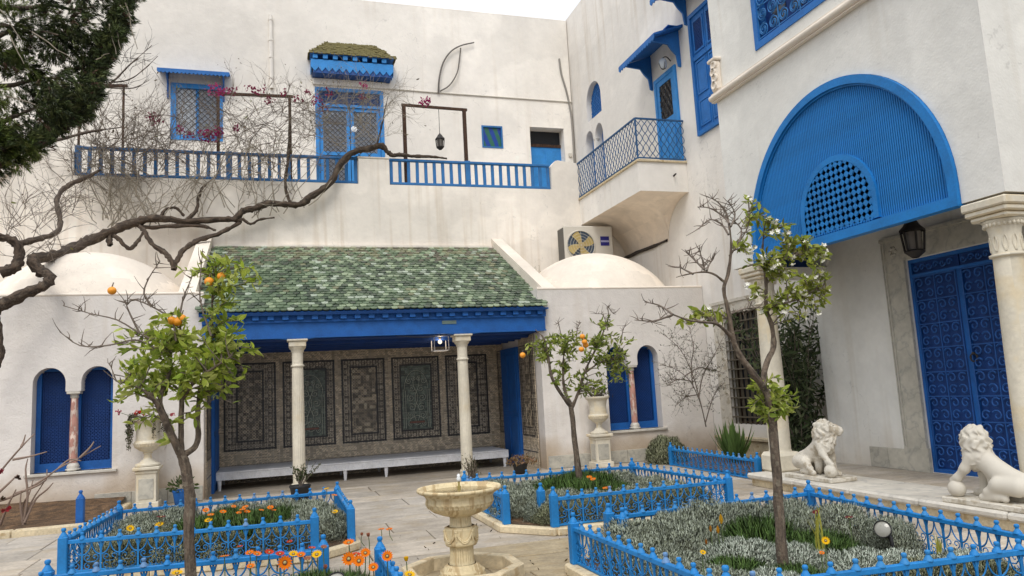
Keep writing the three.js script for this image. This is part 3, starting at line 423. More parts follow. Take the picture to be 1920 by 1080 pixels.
  { const f = M('vent_frame', pframe(P, 5.84, 6.49, 8.72, 9.41, 0.05, -0.06, 0.012), MB.balus, t); M('pane', pbox(P, 5.89, 6.44, 8.77, 9.36, -0.05, -0.04), mat({ map: rep(tex(128, 128, (u, v) => { const k = ss(0.35, 0.65, 0.5 + 0.5 * Math.sin((u * 3 + v) * 2 * PI + 1.2 * fbm(u, v, 4, 3, 501))); return [lerp(12, 40, k), lerp(62, 104, k), lerp(150, 84, k)]; }), 0.8), roughness: 0.25 }), f).userData.label = 'blue pane with slanting green reflections painted in'; M('vent_back', pbox(P, 5.86, 6.47, 8.74, 9.39, -0.16, -0.14), MB.ceil, f); }  // slanting green bands on the pane are reflections put into its map
  M('drain_pipe', [tub([V(-0.1, 12.25, ZB + 0.05), V(-0.09, 10.12, ZB + 0.05)], 0.05, 0.05, 10, 1), ...[12.1, 11.5, 11.0, 10.4].map((y) => cyl(0.062, 0.062, 0.05, -0.1, y, ZB + 0.05))], PL.upper, t);
  M('cable_duct', tub([V(2.98, 10.35, ZB + 0.02), V(4.6, 10.33, ZB + 0.02), V(6.4, 10.32, ZB + 0.02), V(8.78, 10.31, ZB + 0.02)], 0.022, 0.022, 6, 3), creamPaint, t);
  const pipeGrey = mat({ color: lin(0.28, 0.26, 0.23), roughness: 0.7 });
  M('conduit', [tub([V(8.46, 11.7, ZB + 0.03), V(8.5, 11.2, ZB + 0.03), V(8.62, 10.7, ZB + 0.03), V(8.7, 10.2, ZB + 0.03), V(8.74, 9.8, ZB + 0.03), V(8.74, 8.3, ZB + 0.03)], 0.03, 0.03, 6, 3)], pipeGrey, t);
  M('junction_box', cbox(0.1, 0.12, 0.05, 8.62, 8.6, ZB + 0.025, 0.006), creamPaint, t);
  base(t, 0, 6.6, ZB);
}
function zig(a0, a1, top, bot, step) { const p = [[a0, top], [a1, top]], n = Math.max(2, Math.round((a1 - a0) / step)), w = (a1 - a0) / n; for (let i = n; i > 0; i--) { const x = a0 + i * w; p.push([x, bot + (top - bot) * 0.35], [x - w * 0.18, bot + (top - bot) * 0.2], [x - w * 0.5, bot], [x - w * 0.82, bot + (top - bot) * 0.2]); } p.push([a0, bot + (top - bot) * 0.35]); return shape(p.reverse()); }
{ // loose black cable looped on the upper wall
  const z = ZB + 0.05, pt = (x, y) => V(x, y, z + rr(0, 0.05));
  const t = M('cable', [tub([pt(4.57, 10.3), pt(4.6, 10.7), pt(4.75, 11.25), pt(5.0, 11.62), pt(5.3, 11.82), pt(5.72, 11.96)], 0.028, 0.02, 6, 4), tub([pt(4.62, 10.36), pt(4.9, 10.55), pt(5.15, 10.95), pt(5.25, 11.4), pt(5.3, 11.75)], 0.02, 0.02, 6, 4)], mat({ color: lin(0.13, 0.115, 0.1), roughness: 0.7 }));
  tag(t, 'dark cable hanging in a loop high on the white upper wall', 'cable');
}
// ---- right wing: plain wall at the back right with balcony door, shutters and grilled window
{
  const t = thing('right_wing', 'tall white wing on the right with balcony door and blue shutters', 'house'), P = onWing(XR);
  const aw = arch(-19.62, -18.6, 9.25, 9.75, 10.3), tw1 = arch(-19.86, -19.3, 6.9, 8.62, 8.98), tw2 = arch(-19.16, -18.62, 6.9, 8.62, 8.98);
  M('wall', [exX(shape(rect(ZB - 0.4, -9.9, -0.1, 13.05), [aw, tw1, tw2, rect(-13.47, -12.28, 0.66, 2.88)]), XR, 0.35), bx(XR + 0.36, XR + 0.45, -0.1, 13.05, ZB - 0.4, -9.9)], PL.wing, t);
  M('arched_lattice', [...pgrille(P, -19.62, -18.6, 9.25, 10.3, 0.1, 0.03, -0.16, (a, b) => inArch(a, b, -19.6, -18.62, 9.25, 9.75, 10.29)), pbox(P, -19.62, -18.6, 9.25, 9.33, -0.2, -0.12)], MB.shut, t);
  M('lattice_backing', pbox(P, -19.62, -18.6, 9.25, 10.3, -0.27, -0.25), MB.door, t);
  for (const [a, b] of [[-19.86, -19.3], [-19.16, -18.62]]) M('narrow_shutter', pbox(P, a, b, 6.9, 8.98, -0.27, -0.22), MB.shut, t);
  M('twin_window_column', [lathe([[0.09, 6.6], [0.06, 6.7], [0.055, 8.45], [0.07, 8.47], [0.06, 8.5], [0.1, 8.62]], 14, XR + 0.08, 0, -19.23)], marble, t);
  { // balcony door
    const f = new THREE.Group(); f.name = 'balcony_door'; t.add(f);
    M('door_frame', pframe(P, -15.5, -14.48, 6.45, 8.78, 0.1, 0.003, 0.05), MB.light, f);
    M('door_leaf', [pbox(P, -15.4, -14.58, 6.5, 7.55, 0.004, 0.03), ...pframe(P, -15.4, -14.58, 7.55, 8.68, 0.13, 0.004, 0.035), pbox(P, -15.3, -15.04, 6.65, 7.45, 0.03, 0.045), pbox(P, -14.94, -14.68, 6.65, 7.45, 0.03, 0.045)], MB.light, f);
    M('pane', pbox(P, -15.27, -14.71, 7.68, 8.55, 0.004, 0.012), glassDark, f); M('grille', pgrille(P, -15.27, -14.71, 7.68, 8.55, 0.16, 0.016, 0.03, () => true, 1.6), ironM, f);
  }
  awning(t, -15.62, -14.3, 9.5, 9.0, 0.75);
  { // tall shutters
    const f = new THREE.Group(); f.name = 'tall_shutters'; t.add(f);
    M('shutter_frame', pframe(P, -13.75, -12.55, 6.8, 9.55, 0.09, 0.003, 0.07), MB.shut, f);
    for (const [a, b] of [[-13.66, -13.16], [-13.14, -12.64]]) { M('shutter_leaf', pbox(P, a, b, 6.89, 9.46, 0.004, 0.03), MB.shut, f); for (const [u, v] of [[6.97, 7.55], [7.68, 8.42], [8.62, 9.36]]) { M('shutter_panel', [...pframe(P, a + 0.05, b - 0.05, u, v, 0.04, 0.03, 0.05)], MB.shut, f); if (v > 9) stuff(M('shutter_lattice', pgrille(P, a + 0.09, b - 0.09, u + 0.04, v - 0.04, 0.045, 0.012, 0.034), MB.door, f)); else M('shutter_panel', pbox(P, a + 0.1, b - 0.1, u + 0.05, v - 0.05, 0.03, 0.042, 0.004), MB.shut, f); } M('shutter_rail', pbox(P, a, b, 8.46, 8.56, 0.03, 0.06, 0.006), MB.shut, f); }
  }
  awning(t, -13.85, -12.45, 10.25, 9.8, 0.75);
  { // window with iron grille
    const f = new THREE.Group(); f.name = 'grilled_window'; t.add(f);
    M('surround', [pbox(P, -13.86, -13.47, 0.42, 3.1, 0.003, 0.025), pbox(P, -13.47, -12.0, 2.88, 3.1, 0.003, 0.025), pbox(P, -13.9, -12.0, 3.1, 3.16, 0.003, 0.06)], whiteStone, f);
    M('pane', pbox(P, -13.47, -12.28, 0.66, 2.88, -0.3, -0.28), glassDark, f);
    const b = []; for (let a = -13.4; a < -12.3; a += 0.165) for (const o of [-0.02, -0.1]) b.push(pbox(P, a - 0.012, a + 0.012, 0.66, 2.88, o - 0.012, o + 0.012)); for (let y = 0.8; y < 2.85; y += 0.19) for (const o of [0.008, -0.072]) b.push(pbox(P, -13.47, -12.28, y - 0.012, y + 0.012, o - 0.012, o + 0.012));
    M('iron_grille', b, mat({ color: lin(0.1, 0.083, 0.055), roughness: 0.7 }), f); M('window_reveal', pframe(P, -13.47, -12.28, 0.66, 2.88, 0.04, -0.27, -0.13), brownWood, f);
    M('sill', cbx(XR - 0.16, XR - 0.002, 0.36, 0.42, -14.0, -11.0, 0.01), lime, f); M('plinth', bx(XR - 0.1, XR - 0.002, 0, 0.355, -14.0, -11.0), lime, f);
  }
  base(t, XR, 0, -14);
}
function awning(t, a0, a1, top, low, out) { // little gabled hood of painted boards on two scrolled brackets
  const x = (o) => XR - o, w = M('window_hood', [exZ(shape([[x(0.002), top], [x(out), low + 0.22], [x(out), low + 0.27], [x(0.002), top + 0.05]]), a0 - 0.25, a1 - a0 + 0.5)], MB.pav, t);
  M('fascia', exX(zig(a0 - 0.25, a1 + 0.25, low + 0.25, low + 0.1, 0.12), x(out) - 0.012, 0.02), MB.shut, w);
  M('ridge_board', bx(x(out * 0.5), x(0.002), top - 0.02, top + 0.0, a1 + 0.02, a1 + 0.24), MB.shut, w);
  for (const a of [a0 - 0.04, a1]) M('bracket', exZ(shape([[x(0.002), low - 0.38], [x(0.07), low - 0.36], [x(0.1), low - 0.1], [x(0.22), low + 0.02], [x(0.3), low + 0.14], [x(out - 0.1), low + 0.17], [x(out - 0.02), low + 0.2], [x(0.002), top - 0.01]]), a, 0.05), MB.shut, w);
}
{ // balcony
  const t = thing('balcony', 'white curved-under balcony on the right wing with honeycomb iron railing', 'balcony'), x0 = 7.6, zn = -14.4, zf = ZT + 0.006, y0 = 5.74, y1 = 6.4;
  M('slab', bx(x0, XR - 0.003, y0, y1, zf, zn), PL.wing, t);
  M('slab_edge', cbx(x0 - 0.04, XR - 0.003, y1 + 0.002, y1 + 0.05, zf, zn + 0.04, 0.006), lime, t);
  { // cove under the slab, mitred at the near end
    const n = 14, P = [], I = []; for (let i = 0; i <= n; i++) { const a = (i / n) * PI / 2, u = Math.sin(a), v = 1 - Math.cos(a), x = lerp(x0, XR - 0.003, u), y = lerp(y0, 4.85, v), z = lerp(zn, zn - 1.05, u); P.push(x, y, zf, x, y, z, XR - 0.003, y, z); }
    for (let i = 0; i < n; i++) { const a = i * 3, b = a + 3; I.push(a, b, a + 1, b, b + 1, a + 1, a + 1, b + 1, a + 2, b + 1, b + 2, a + 2); }
    const g = new THREE.BufferGeometry(); g.setAttribute('position', new THREE.Float32BufferAttribute(P, 3)); g.setIndex(I); g.computeVertexNormals(); M('cove', g, PL.cove, t);
    M('ledge', tub([V(XR - 0.05, 4.86, zf), V(XR - 0.06, 4.85, -16.5), V(XR - 0.03, 4.87, -15.5)], 0.045, 0.03, 6, 5, 0.5), twigDark, t);
  }
  const yt = y1 + 0.99, yb = y1 + 0.09, rail = MB.iron;
  M('handrail', [bar(V(x0, yt, zf), V(x0, yt, zn), 0.035), bar(V(x0, yt, zn), V(XR, yt, zn), 0.035), bar(V(x0, yb, zf), V(x0, yb, zn), 0.025), bar(V(x0, yb, zn), V(XR, yb, zn), 0.025)], rail, t);
  M('corner_post', bar(V(x0, y1, zn), V(x0, yt, zn), 0.03), rail, t);
  const run = (P, L) => { const n = Math.round(L / 0.155), w = L / n; for (let i = 0; i < n; i++) for (const s of [-1, 1]) { const pts = []; for (let k = 0; k <= 20; k++) { const y = lerp(yb, yt, k / 20); pts.push(P((i + 0.5 + s * 0.46 * Math.cos((k / 20) * PI * 4.0)) * w, y)); } M('wavy_rod', tub(pts, 0.009, 0.009, 4, 1), rail, t); } };
  run((a, y) => V(x0, y, zf + a), zn - zf); run((a, y) => V(x0 + a, y, zn), XR - x0);
  const tp = M('wall_tap', [tub([V(8.45, 6.1, zn), V(8.45, 6.12, zn + 0.1), V(8.42, 6.1, zn + 0.14)], 0.02, 0.015, 6, 3)], ironM, t);
  base(t, 8.2, 5.7, zn);
}
// ---- porch
{
  const t = thing('porch', 'white porch with a huge blue half-round screen and marble columns', 'porch'), P = onWing(XP), zl = -10.2, zr = -5.47, th = 0.45, ys = 3.28, yt = 9.6;
  const a0 = -9.58, a1 = -5.97, sp = 3.5, tp = 5.34, o = [[zl, ys], [a0, ys], [a0, sp]]; for (let i = 40; i >= 0; i--) { const k = (i / 40) * PI; o.push([(a0 + a1) / 2 + ((a1 - a0) / 2) * Math.cos(k), sp + (tp - sp) * Math.sin(k)]); } o.splice(3, 1); o.reverse(); // arch outline
  const outline = [[zl, ys], [a0, ys]]; for (let i = 0; i <= 40; i++) { const k = PI - (i / 40) * PI; outline.push([(a0 + a1) / 2 + ((a1 - a0) / 2) * Math.cos(k), sp + (tp - sp) * Math.sin(k)]); } outline.push([a1, ys], [zr, ys], [zr, yt], [zl, yt]);
  const front = shape(outline, [rect(-9.07, -7.0, 6.42, 9.0)]);
  const endS = (hole) => shape([[XP + th, ys], [7.45, ys], ...[...Array(17)].map((_, i) => { const k = PI - (i / 16) * PI; return [7.9 + 0.45 * Math.cos(k), 3.5 + 0.5 * Math.sin(k)]; }), [8.35, ys], [XD - 0.003, ys], [XD - 0.003, yt], [XP + th, yt]]);
  M('wall', [exX(front, XP, th), exZ(endS(), zr - 0.4, 0.4), exZ(endS(), zl, 0.4)], PL.porch, t);
  M('ceiling', bx(XP + th, XD, 5.6, 5.7, zl + 0.4, zr - 0.4), PL.porch, t);
  M('door_wall', [exX(shape(rect(zl, -3.6, 0, 9.6), [rect(-8.27, -6.72, 0.18, 3.08)]), XD, 0.3), bx(XD + 0.3, XD + 0.39, 0, 9.6, zl, -3.6), bx(XD - 0.003, XD + 0.4, 3.3, 9.6, zl - 0.004, zl + 0.4)], PL.porch, t);
  // marble door surround
  const D = onWing(XD);
  M('door_surround', [pbox(D, -8.62, -8.27, 0.5, 3.09, 0.003, 0.03), pbox(D, -8.66, -8.25, 0.18, 0.5, 0.003, 0.045), pbox(D, -8.62, -6.4, 3.09, 3.40, 0.003, 0.03), pbox(D, -6.72, -6.4, 0.5, 3.09, 0.003, 0.03), ...pframe(D, -8.66, -8.6, 0.5, 3.42, 0.02, 0.03, 0.04), pbox(D, -8.66, -6.36, 3.40, 3.45, 0.003, 0.06), pbox(D, -8.32, -8.27, 0.5, 3.09, 0.03, 0.045)], marbleGrey, t);
  { const r = []; for (let k = 0; k < 6; k++) { const a = k * 1.047; r.push(T(new THREE.SphereGeometry(0.03, 8, 6).scale(0.5, 1, 1), XD - 0.035, 3.24 + 0.05 * Math.sin(a), -8.45 + 0.05 * Math.cos(a))); } M('rosette', r, marbleGrey, t); }
  for (let i = 0; i < 2; i++) M('skirting_slab', cbx(XD - 0.022, XD - 0.002, 0.18, 0.47, -9.35 + i * 0.35 + 0.002, -9.0 + i * 0.35 - 0.002, 0.004), marbleGrey, t);
  { // iron-clad double door
    const f = new THREE.Group(); f.name = 'door'; t.add(f);
    M('door_leaf', pbox(D, -8.26, -7.5, 0.2, 3.07, -0.12, -0.08), MB.door, f); M('door_leaf', pbox(D, -7.48, -6.73, 0.2, 3.07, -0.12, -0.08), MB.door, f); M('meeting_stile', pbox(D, -7.53, -7.45, 0.2, 2.84, -0.08, -0.05), MB.pav, f);
    M('door_jamb', pframe(D, -8.269, -6.721, 0.185, 3.079, 0.05, -0.1, -0.03), MB.pav, f);
    const sc = []; const spiral = (cy, cz, r, a0, turn) => { const p = []; for (let i = 0; i <= 12; i++) { const k = i / 12, a = a0 + turn * k, R = r * (1 - 0.8 * k); p.push(D(cz + R * Math.cos(a), cy + R * Math.sin(a), -0.025)); } sc.push(tub(p, 0.0115, 0.0095, 4, 1)); };
    for (const [z0, z1] of [[-8.2, -7.54], [-7.44, -6.78]]) {
      const cols = 2, w = (z1 - z0) / cols, rows = 8, h = 2.6 / rows;
      for (let r = 0; r <= rows; r++) sc.push(pbox(D, z0, z1, 0.22 + r * h - 0.006, 0.22 + r * h + 0.006, -0.035, -0.022));
      for (let c = 0; c <= cols; c++) sc.push(pbox(D, z0 + c * w - 0.006, z0 + c * w + 0.006, 0.22, 2.82, -0.04, -0.027));
      for (let r = 0; r < rows; r++) for (let c = 0; c < cols; c++) { const zc = z0 + (c + 0.5) * w, yc = 0.22 + (r + 0.5) * h; for (const sy of [-1, 1]) for (const sz of [-1, 1]) spiral(yc + sy * h * 0.24, zc + sz * w * 0.24, w * 0.215, sy * sz > 0 ? 0.6 : PI - 0.6, sz * sy * 7); }
      for (let c = 0; c < 6; c++) spiral(2.95, z0 + (c + 0.5) * (z1 - z0) / 6, 0.05, 0, c % 2 ? 7 : -7);
    }
    M('iron_scrollwork', sc, paint(0.014, 0.105, 0.38), f); M('door_head_bar', pbox(D, -8.22, -6.77, 2.83, 2.87, -0.07, -0.02), MB.pav, f);
    M('knocker', [new THREE.TorusGeometry(0.05, 0.012, 8, 18).rotateY(PI / 2).translate(XD + 0.03, 1.68, -7.42), cyl(0.02, 0.02, 0.03, XD + 0.03, 1.72, -7.42)], ironM, f);
  }
  // half-round screen
  const ap = (i, n, g) => { const k = (i / n) * PI; return [(a0 + a1) / 2 + ((a1 - a0) / 2 - g) * Math.cos(k), sp + (tp - sp - g) * Math.sin(k)]; };
  const band = (g0, g1) => { const p = [[a1 - g0, 3.27], ...[...Array(49)].map((_, i) => ap(i, 48, g0)), [a0 + g0, 3.27], [a0 + g1, 3.27 + (g1 > 0.1 ? g1 : 0)], ...[...Array(49)].map((_, i) => ap(48 - i, 48, g1)), [a1 - g1, 3.27 + (g1 > 0.1 ? g1 : 0)]]; return shape(p); };
  const sf = M('screen_frame', [exX(band(0.004, 0.11), XP - 0.05, 0.12), bx(XP - 0.054, XP + 0.074, 3.258, 3.375, a0 + 0.006, a1 - 0.006), exX(band(0.11, 0.135), XP - 0.02, 0.08)], MB.archb, t);
  const ic = -7.76, ir = 0.69, isp = 3.66, itp = 4.36, sl = [], inI = (z, y) => inArch(z, y, ic - ir, ic + ir, 3.2, isp, itp);
  for (let z = a0 + 0.135; z < a1 - 0.125; z += 0.033) { const k = (z - (a0 + a1) / 2) / ((a1 - a0) / 2 - 0.115), y1 = sp + (tp - sp - 0.115) * Math.sqrt(Math.max(0, 1 - k * k)), q = (z - ic) / ir, y0 = Math.abs(q) < 1 ? isp + (itp - isp) * Math.sqrt(1 - q * q) - 0.02 : 3.37; if (y1 > y0) sl.push(T(new THREE.CylinderGeometry(0.0125, 0.0125, y1 - y0, 5, 1), XP + 0.012, (y0 + y1) / 2, z)); }
  stuff(M('slat_screen', sl, MB.archb, t));
  M('screen_backing', exX(shape([[a1 - 0.1, 3.4], ...[...Array(25)].map((_, i) => ap(i, 24, 0.1)), [a0 + 0.1, 3.4]]), XP + 0.05, 0.02), MB.archd, t);
  const ib = (g) => [...Array(25)].map((_, i) => { const k = (i / 24) * PI; return [ic + (ir - g) * Math.cos(k), isp + (itp - isp - g) * Math.sin(k)]; });
  M('inner_arch_frame', exX(shape([[ic + ir, 3.4], ...ib(0), [ic - ir, 3.4], [ic - ir + 0.08, 3.4], ...ib(0.08).reverse(), [ic + ir - 0.08, 3.4]]), XP - 0.035, 0.07), MB.archb, t);
  stuff(M('lattice', pgrille(P, ic - ir, ic + ir, 3.4, itp, 0.088, 0.053, 0.0, (z, y) => inArch(z, y, ic - ir + 0.07, ic + ir - 0.07, 3.3, isp, itp - 0.07), 1.0), MB.archb, t));
  // far end screen, seen from inside
  M('end_screen', exZ(shape([[7.46, 3.27], ...[...Array(17)].map((_, i) => { const k = PI - (i / 16) * PI; return [7.9 + 0.44 * Math.cos(k), 3.5 + 0.49 * Math.sin(k)]; }), [8.34, 3.27]].reverse()), zl + 0.1, 0.05), MB.door, t);
  M('end_beam', bx(XP + th, XD, 3.1, 3.26, zl + 0.02, zl + 0.36), PL.porch, t);
  // string course with carved stop, window above with iron scrolls
  M('string_course', [exX(shape([[zl - 0.05, 6.05], [zr, 6.05], [zr, 6.2], [zl - 0.05, 6.2]]), XP - 0.07, 0.068), tub([V(XP - 0.075, 6.12, zl - 0.05), V(XP - 0.075, 6.12, zr)], 0.05, 0.05, 10, 1)], PL.dome, t);
  M('carved_stop', [cbox(0.1, 0.5, 0.2, XP - 0.04, 6.45, zl + 0.1, 0.03), ...[0, 1, 2, 3].map((i) => new THREE.TorusGeometry(0.06, 0.022, 6, 12).rotateY(PI / 2).translate(XP - 0.09, 6.3 + i * 0.11, zl + 0.1 + (i & 1) * 0.03)), cbox(0.14, 0.06, 0.24, XP - 0.05, 6.73, zl + 0.1, 0.015)], PL.dome, t);
  { const f = new THREE.Group(); f.name = 'iron_window'; t.add(f); M('window_frame', pframe(P, -9.07, -7.0, 6.42, 9.0, 0.1, -0.15, 0.02), MB.shut, f); M('pane', pbox(P, -8.97, -7.1, 6.52, 8.9, -0.16, -0.15), MB.ceil, f); M('bronze_panel', [pbox(P, -8.8, -8.5, 6.7, 6.95, -0.15, -0.14), pbox(P, -8.35, -7.9, 6.7, 7.0, -0.15, -0.14)], glassDark, f);
    const sc = []; for (let z = -8.85; z < -7.1; z += 0.23) for (let y = 6.66; y < 8.8; y += 0.24) for (const s of [-1, 1]) { const p = []; for (let i = 0; i <= 14; i++) { const k = i / 14, a = s * 8.5 * k + y * 3, R = 0.105 * (1 - 0.8 * k); p.push(P(z + R * Math.cos(a), y + R * Math.sin(a) * s, 0.0)); } sc.push(tub(p, 0.009, 0.009, 4, 1)); } for (let z = -8.97; z < -7.1; z += 0.46) sc.push(bar(P(z, 6.52, -0.01), P(z, 8.9, -0.01), 0.016)); for (let y = 6.56; y < 8.9; y += 0.48) sc.push(bar(P(-8.97, y, -0.01), P(-7.1, y, -0.01), 0.014));
    M('iron_scrollwork', sc, paint(0.03, 0.2, 0.5), f); }
  // columns with carved capitals
  for (const [z, fl] of [[-9.78, 0.18], [-5.73, 0.18]]) {
    const x = 7.14, c = M('column', lathe([[0.001, 0.3], [0.2, 0.3], [0.2, 0.36], [0.17, 0.38], [0.19, 0.43], [0.165, 0.47], [0.158, 0.5], [0.16, 1.0], [0.152, 1.8], [0.138, 2.66]], 40, x, 0, z), colStone, t);
    M('pedestal', [cbox(0.44, 0.3, 0.44, x, 0.18 + 0.15 - 0.02, z, 0.05)], colStone, c);
    M('capital', [lathe([[0.138, 2.66], [0.165, 2.665], [0.168, 2.69], [0.14, 2.70], [0.14, 2.86], [0.15, 2.95], [0.19, 3.02], [0.2, 3.04]], 40, x, 0, z), cbox(0.42, 0.06, 0.42, x, 3.075, z, 0.02), cbox(0.48, 0.06, 0.48, x, 3.135, z, 0.015), cbox(0.52, 0.09, 0.52, x - 0.0, 3.21, z, 0.015)], colStone, c);
    const ac = []; for (let i = 0; i < 10; i++) { const a = (i / 10) * 2 * PI; for (const s of [-1, 1]) { const p = []; for (let k = 0; k <= 8; k++) { const q = k / 8, b = a + s * (0.02 + 0.14 * Math.sin(q * 3)), r = 0.142 + 0.004 * q, y = 2.72 + 0.16 * q; p.push(V(x + r * Math.cos(b), y, z + r * Math.sin(b))); } ac.push(tub(p, 0.009, 0.005, 5, 1)); } }
    for (let i = 0; i < 26; i++) { const a = (i / 26) * 2 * PI; ac.push(T(new THREE.SphereGeometry(0.016, 6, 5).scale(1, 1.5, 1), x + 0.178 * Math.cos(a), 2.995, z + 0.178 * Math.sin(a))); }
    M('carving', ac, colStone, c);
  }
  base(t, XP, 0, -7.8);
}
{ // porch platform with rounded step edge
  const g = new THREE.Group(); g.name = 'porch_floor'; scene.add(g); struct(g);
  M('riser', bx(6.68, 8.7, -0.04, 0.10, -9.86, -3.4), lime, g);
  for (let z = -9.9; z < -3.4; z += 1.05) { const z1 = Math.min(z + 1.05, -3.4); M('step_slab', cbx(6.6, 7.5, 0.102, 0.18, z + 0.002, z1 - 0.002, 0.022), marble, g); }
  for (let z = -10.2, i = 0; z < -3.4; z += 0.8, i++) M('paving_slab', cbx(7.503, 8.42, 0.1, 0.178, z + 0.002, Math.min(z + 0.8, -3.4) - 0.002, 0.005), pave[i % 4], g);
  for (let z = -9.86; z < -3.5; z += 0.9) M('riser_slab', cbx(6.655, 6.679, 0, 0.10, z + 0.003, z + 0.897, 0.004), lime, g);
}
// ================================================================ THINGS
function fluted(pts, n, depth, lobes, y0, y1, round = 0.6, sign = -1) { // lathe whose wall between y0 and y1 carries flutes (or lobes)
  const g = lathe(pts, n), p = g.attributes.position; for (let i = 0; i < p.count; i++) { const x = p.getX(i), z = p.getZ(i), y = p.getY(i); if (y > y0 && y < y1) { const a = Math.atan2(z, x), e = Math.min(1, (y - y0) / 0.02, (y1 - y) / 0.02), k = 1 + sign * depth * e * Math.pow(Math.abs(Math.cos((a * lobes) / 2)), round); p.setX(i, x * k); p.setZ(i, z * k); } } g.computeVertexNormals(); return g;
}
const fine = (pts, k = 4) => { const o = []; pts.forEach((p, i) => { if (i) for (let j = 1; j <= k; j++) o.push([lerp(pts[i - 1][0], p[0], j / k), lerp(pts[i - 1][1], p[1], j / k)]); else o.push(p); }); return o; };
// ---- fountain
{
  const t = thing('fountain', 'stained stone pedestal fountain with fluted stem in the middle of the courtyard', 'fountain'), X = 1.5, Z = -6.62;
  const add = (n, g, m = fstone, p = t) => { const o = M(n, g, m, p); o.position.x += X; o.position.z += Z; return o; };
  add('foot', lathe([[0, 0], [0.215, 0], [0.215, 0.035], [0.2, 0.05], [0.205, 0.075], [0.17, 0.09], [0.16, 0.115], [0.13, 0.13]], 48));
  add('shaft', fluted(fine([[0.118, 0.13], [0.112, 0.2], [0.112, 0.275], [0.12, 0.285]]), 160, 0.075, 32, 0.13, 0.275));
  const fest = []; for (let i = 0; i < 6; i++) { const a0 = (i / 6) * 2 * PI; for (const d of [0, 0.014]) { const q = []; for (let k = 0; k <= 10; k++) { const a = a0 + (k / 10) * PI / 3, y = 0.415 - d - 0.085 * Math.sin((k / 10) * PI); q.push(V(0.152 * Math.cos(a), y, 0.152 * Math.sin(a))); } fest.push(tub(q, 0.008, 0.008, 6, 1)); } fest.push(new THREE.SphereGeometry(0.016, 8, 6).translate(0.152 * Math.cos(a0), 0.412, 0.152 * Math.sin(a0)), tub([V(0.153 * Math.cos(a0), 0.41, 0.153 * Math.sin(a0)), V(0.156 * Math.cos(a0), 0.33, 0.156 * Math.sin(a0))], 0.01, 0.006, 6, 1)); }
  const dr = add('drum', lathe([[0.12, 0.283], [0.14, 0.285], [0.15, 0.3], [0.15, 0.325], [0.143, 0.335], [0.148, 0.42], [0.15, 0.435], [0.125, 0.445]], 48)); const fs = M('festoons', fest, fstone, dr);
  add('neck', fluted(fine([[0.105, 0.445], [0.1, 0.47], [0.1, 0.52], [0.115, 0.535]]), 120, 0.06, 28, 0.45, 0.525));
  add('basin', fluted(fine([[0.02, 0.53], [0.115, 0.533], [0.17, 0.545], [0.25, 0.575], [0.305, 0.615], [0.318, 0.645], [0.312, 0.665], [0.308, 0.69], [0.325, 0.715], [0.35, 0.73]], 5), 220, 0.05, 40, 0.535, 0.655, 0.8));
  add('rim', lathe([[0.345, 0.728], [0.385, 0.745], [0.392, 0.76], [0.385, 0.775], [0.36, 0.772], [0.345, 0.755], [0.3, 0.715], [0.15, 0.69], [0.06, 0.70], [0.045, 0.735], [0.0, 0.74]], 72));
  add('water', new THREE.CircleGeometry(0.335, 48).rotateX(-PI / 2).translate(0, 0.738, 0), mat({ color: lin(0.20, 0.145, 0.06), roughness: 0.06, bumpMap: rep(bumpFine, 0.3), bumpScale: 0.001 }));
  const j = add('spout', [cyl(0.018, 0.014, 0.04, 0, 0.74, 0), cyl(0.011, 0.011, 0.05, 0, 0.775, 0)], brassM); add('water_jet', lathe([[0.0, 0.818], [0.018, 0.822], [0.021, 0.845], [0.014, 0.862], [0.017, 0.875], [0.0, 0.888]], 10), mat({ color: lin(0.75, 0.78, 0.8), roughness: 0.2 }));
  base(t, X, 0, Z); t.scale.set(0.95, 1, 0.95);
  const k = thing('pool_kerb', 'low octagonal stone kerb around the fountain foot', 'kerb');
  for (let i = 0; i < 8; i++) { const a = ((i + 0.5) / 8) * 2 * PI, b = ((i + 1.5) / 8) * 2 * PI, R = 0.53, r = 0.45, s = shape([[R * Math.cos(a + 0.006), R * Math.sin(a + 0.006)], [R * Math.cos(b - 0.006), R * Math.sin(b - 0.006)], [r * Math.cos(b - 0.007), r * Math.sin(b - 0.007)], [r * Math.cos(a + 0.007), r * Math.sin(a + 0.007)]]); M('kerb_stone', new THREE.ExtrudeGeometry(s, { depth: 0.11, bevelEnabled: true, bevelSize: 0.006, bevelThickness: 0.008, bevelSegments: 1 }).rotateX(-PI / 2).translate(X, -0.005, Z), lime, k); }
  base(k, X, 0, Z);
}
// ---- flower beds: kerb of stones, soil, iron railing
const BAY = 0.172, FH = 0.315, FY = 0.08;
const bayGeo = (() => { const w = BAY, h = FH - 0.045, o = [], sp = (cx, cy, r, a0, turn) => { const p = []; for (let i = 0; i <= 9; i++) { const k = i / 9, a = a0 + turn * k, R = r * (1 - 0.75 * k); p.push(V(cx + R * Math.cos(a), cy + R * Math.sin(a), 0)); } o.push(tub(p, 0.0055, 0.0045, 4, 1)); };
  for (const s of [-1, 1]) { const p = []; for (let i = 0; i <= 6; i++) { const a = (i / 6) * PI / 2; p.push(V(s * (w / 2 - 0.001 - (w / 2) * Math.sin(a) * 0.97), h * 0.56 + h * 0.44 * (1 - Math.cos(a)) * 1.0, 0)); } p.reverse(); o.push(tub(p.map((q) => V(q.x, q.y, 0)), 0.0062, 0.0075, 4, 1));
    sp(s * w * 0.2, h * 0.47, w * 0.19, s > 0 ? -1.2 : PI + 1.2, s * 6.6); sp(s * w * 0.2, h * 0.17, w * 0.19, s > 0 ? 1.2 : PI - 1.2, -s * 6.6);
    o.push(tub([V(s * w * 0.26, h * 0.33, 0), V(0, h * 0.31, 0)], 0.005, 0.005, 4, 1)); }
  return metric(merge(o)); })(); bayGeo.userData.done = true;
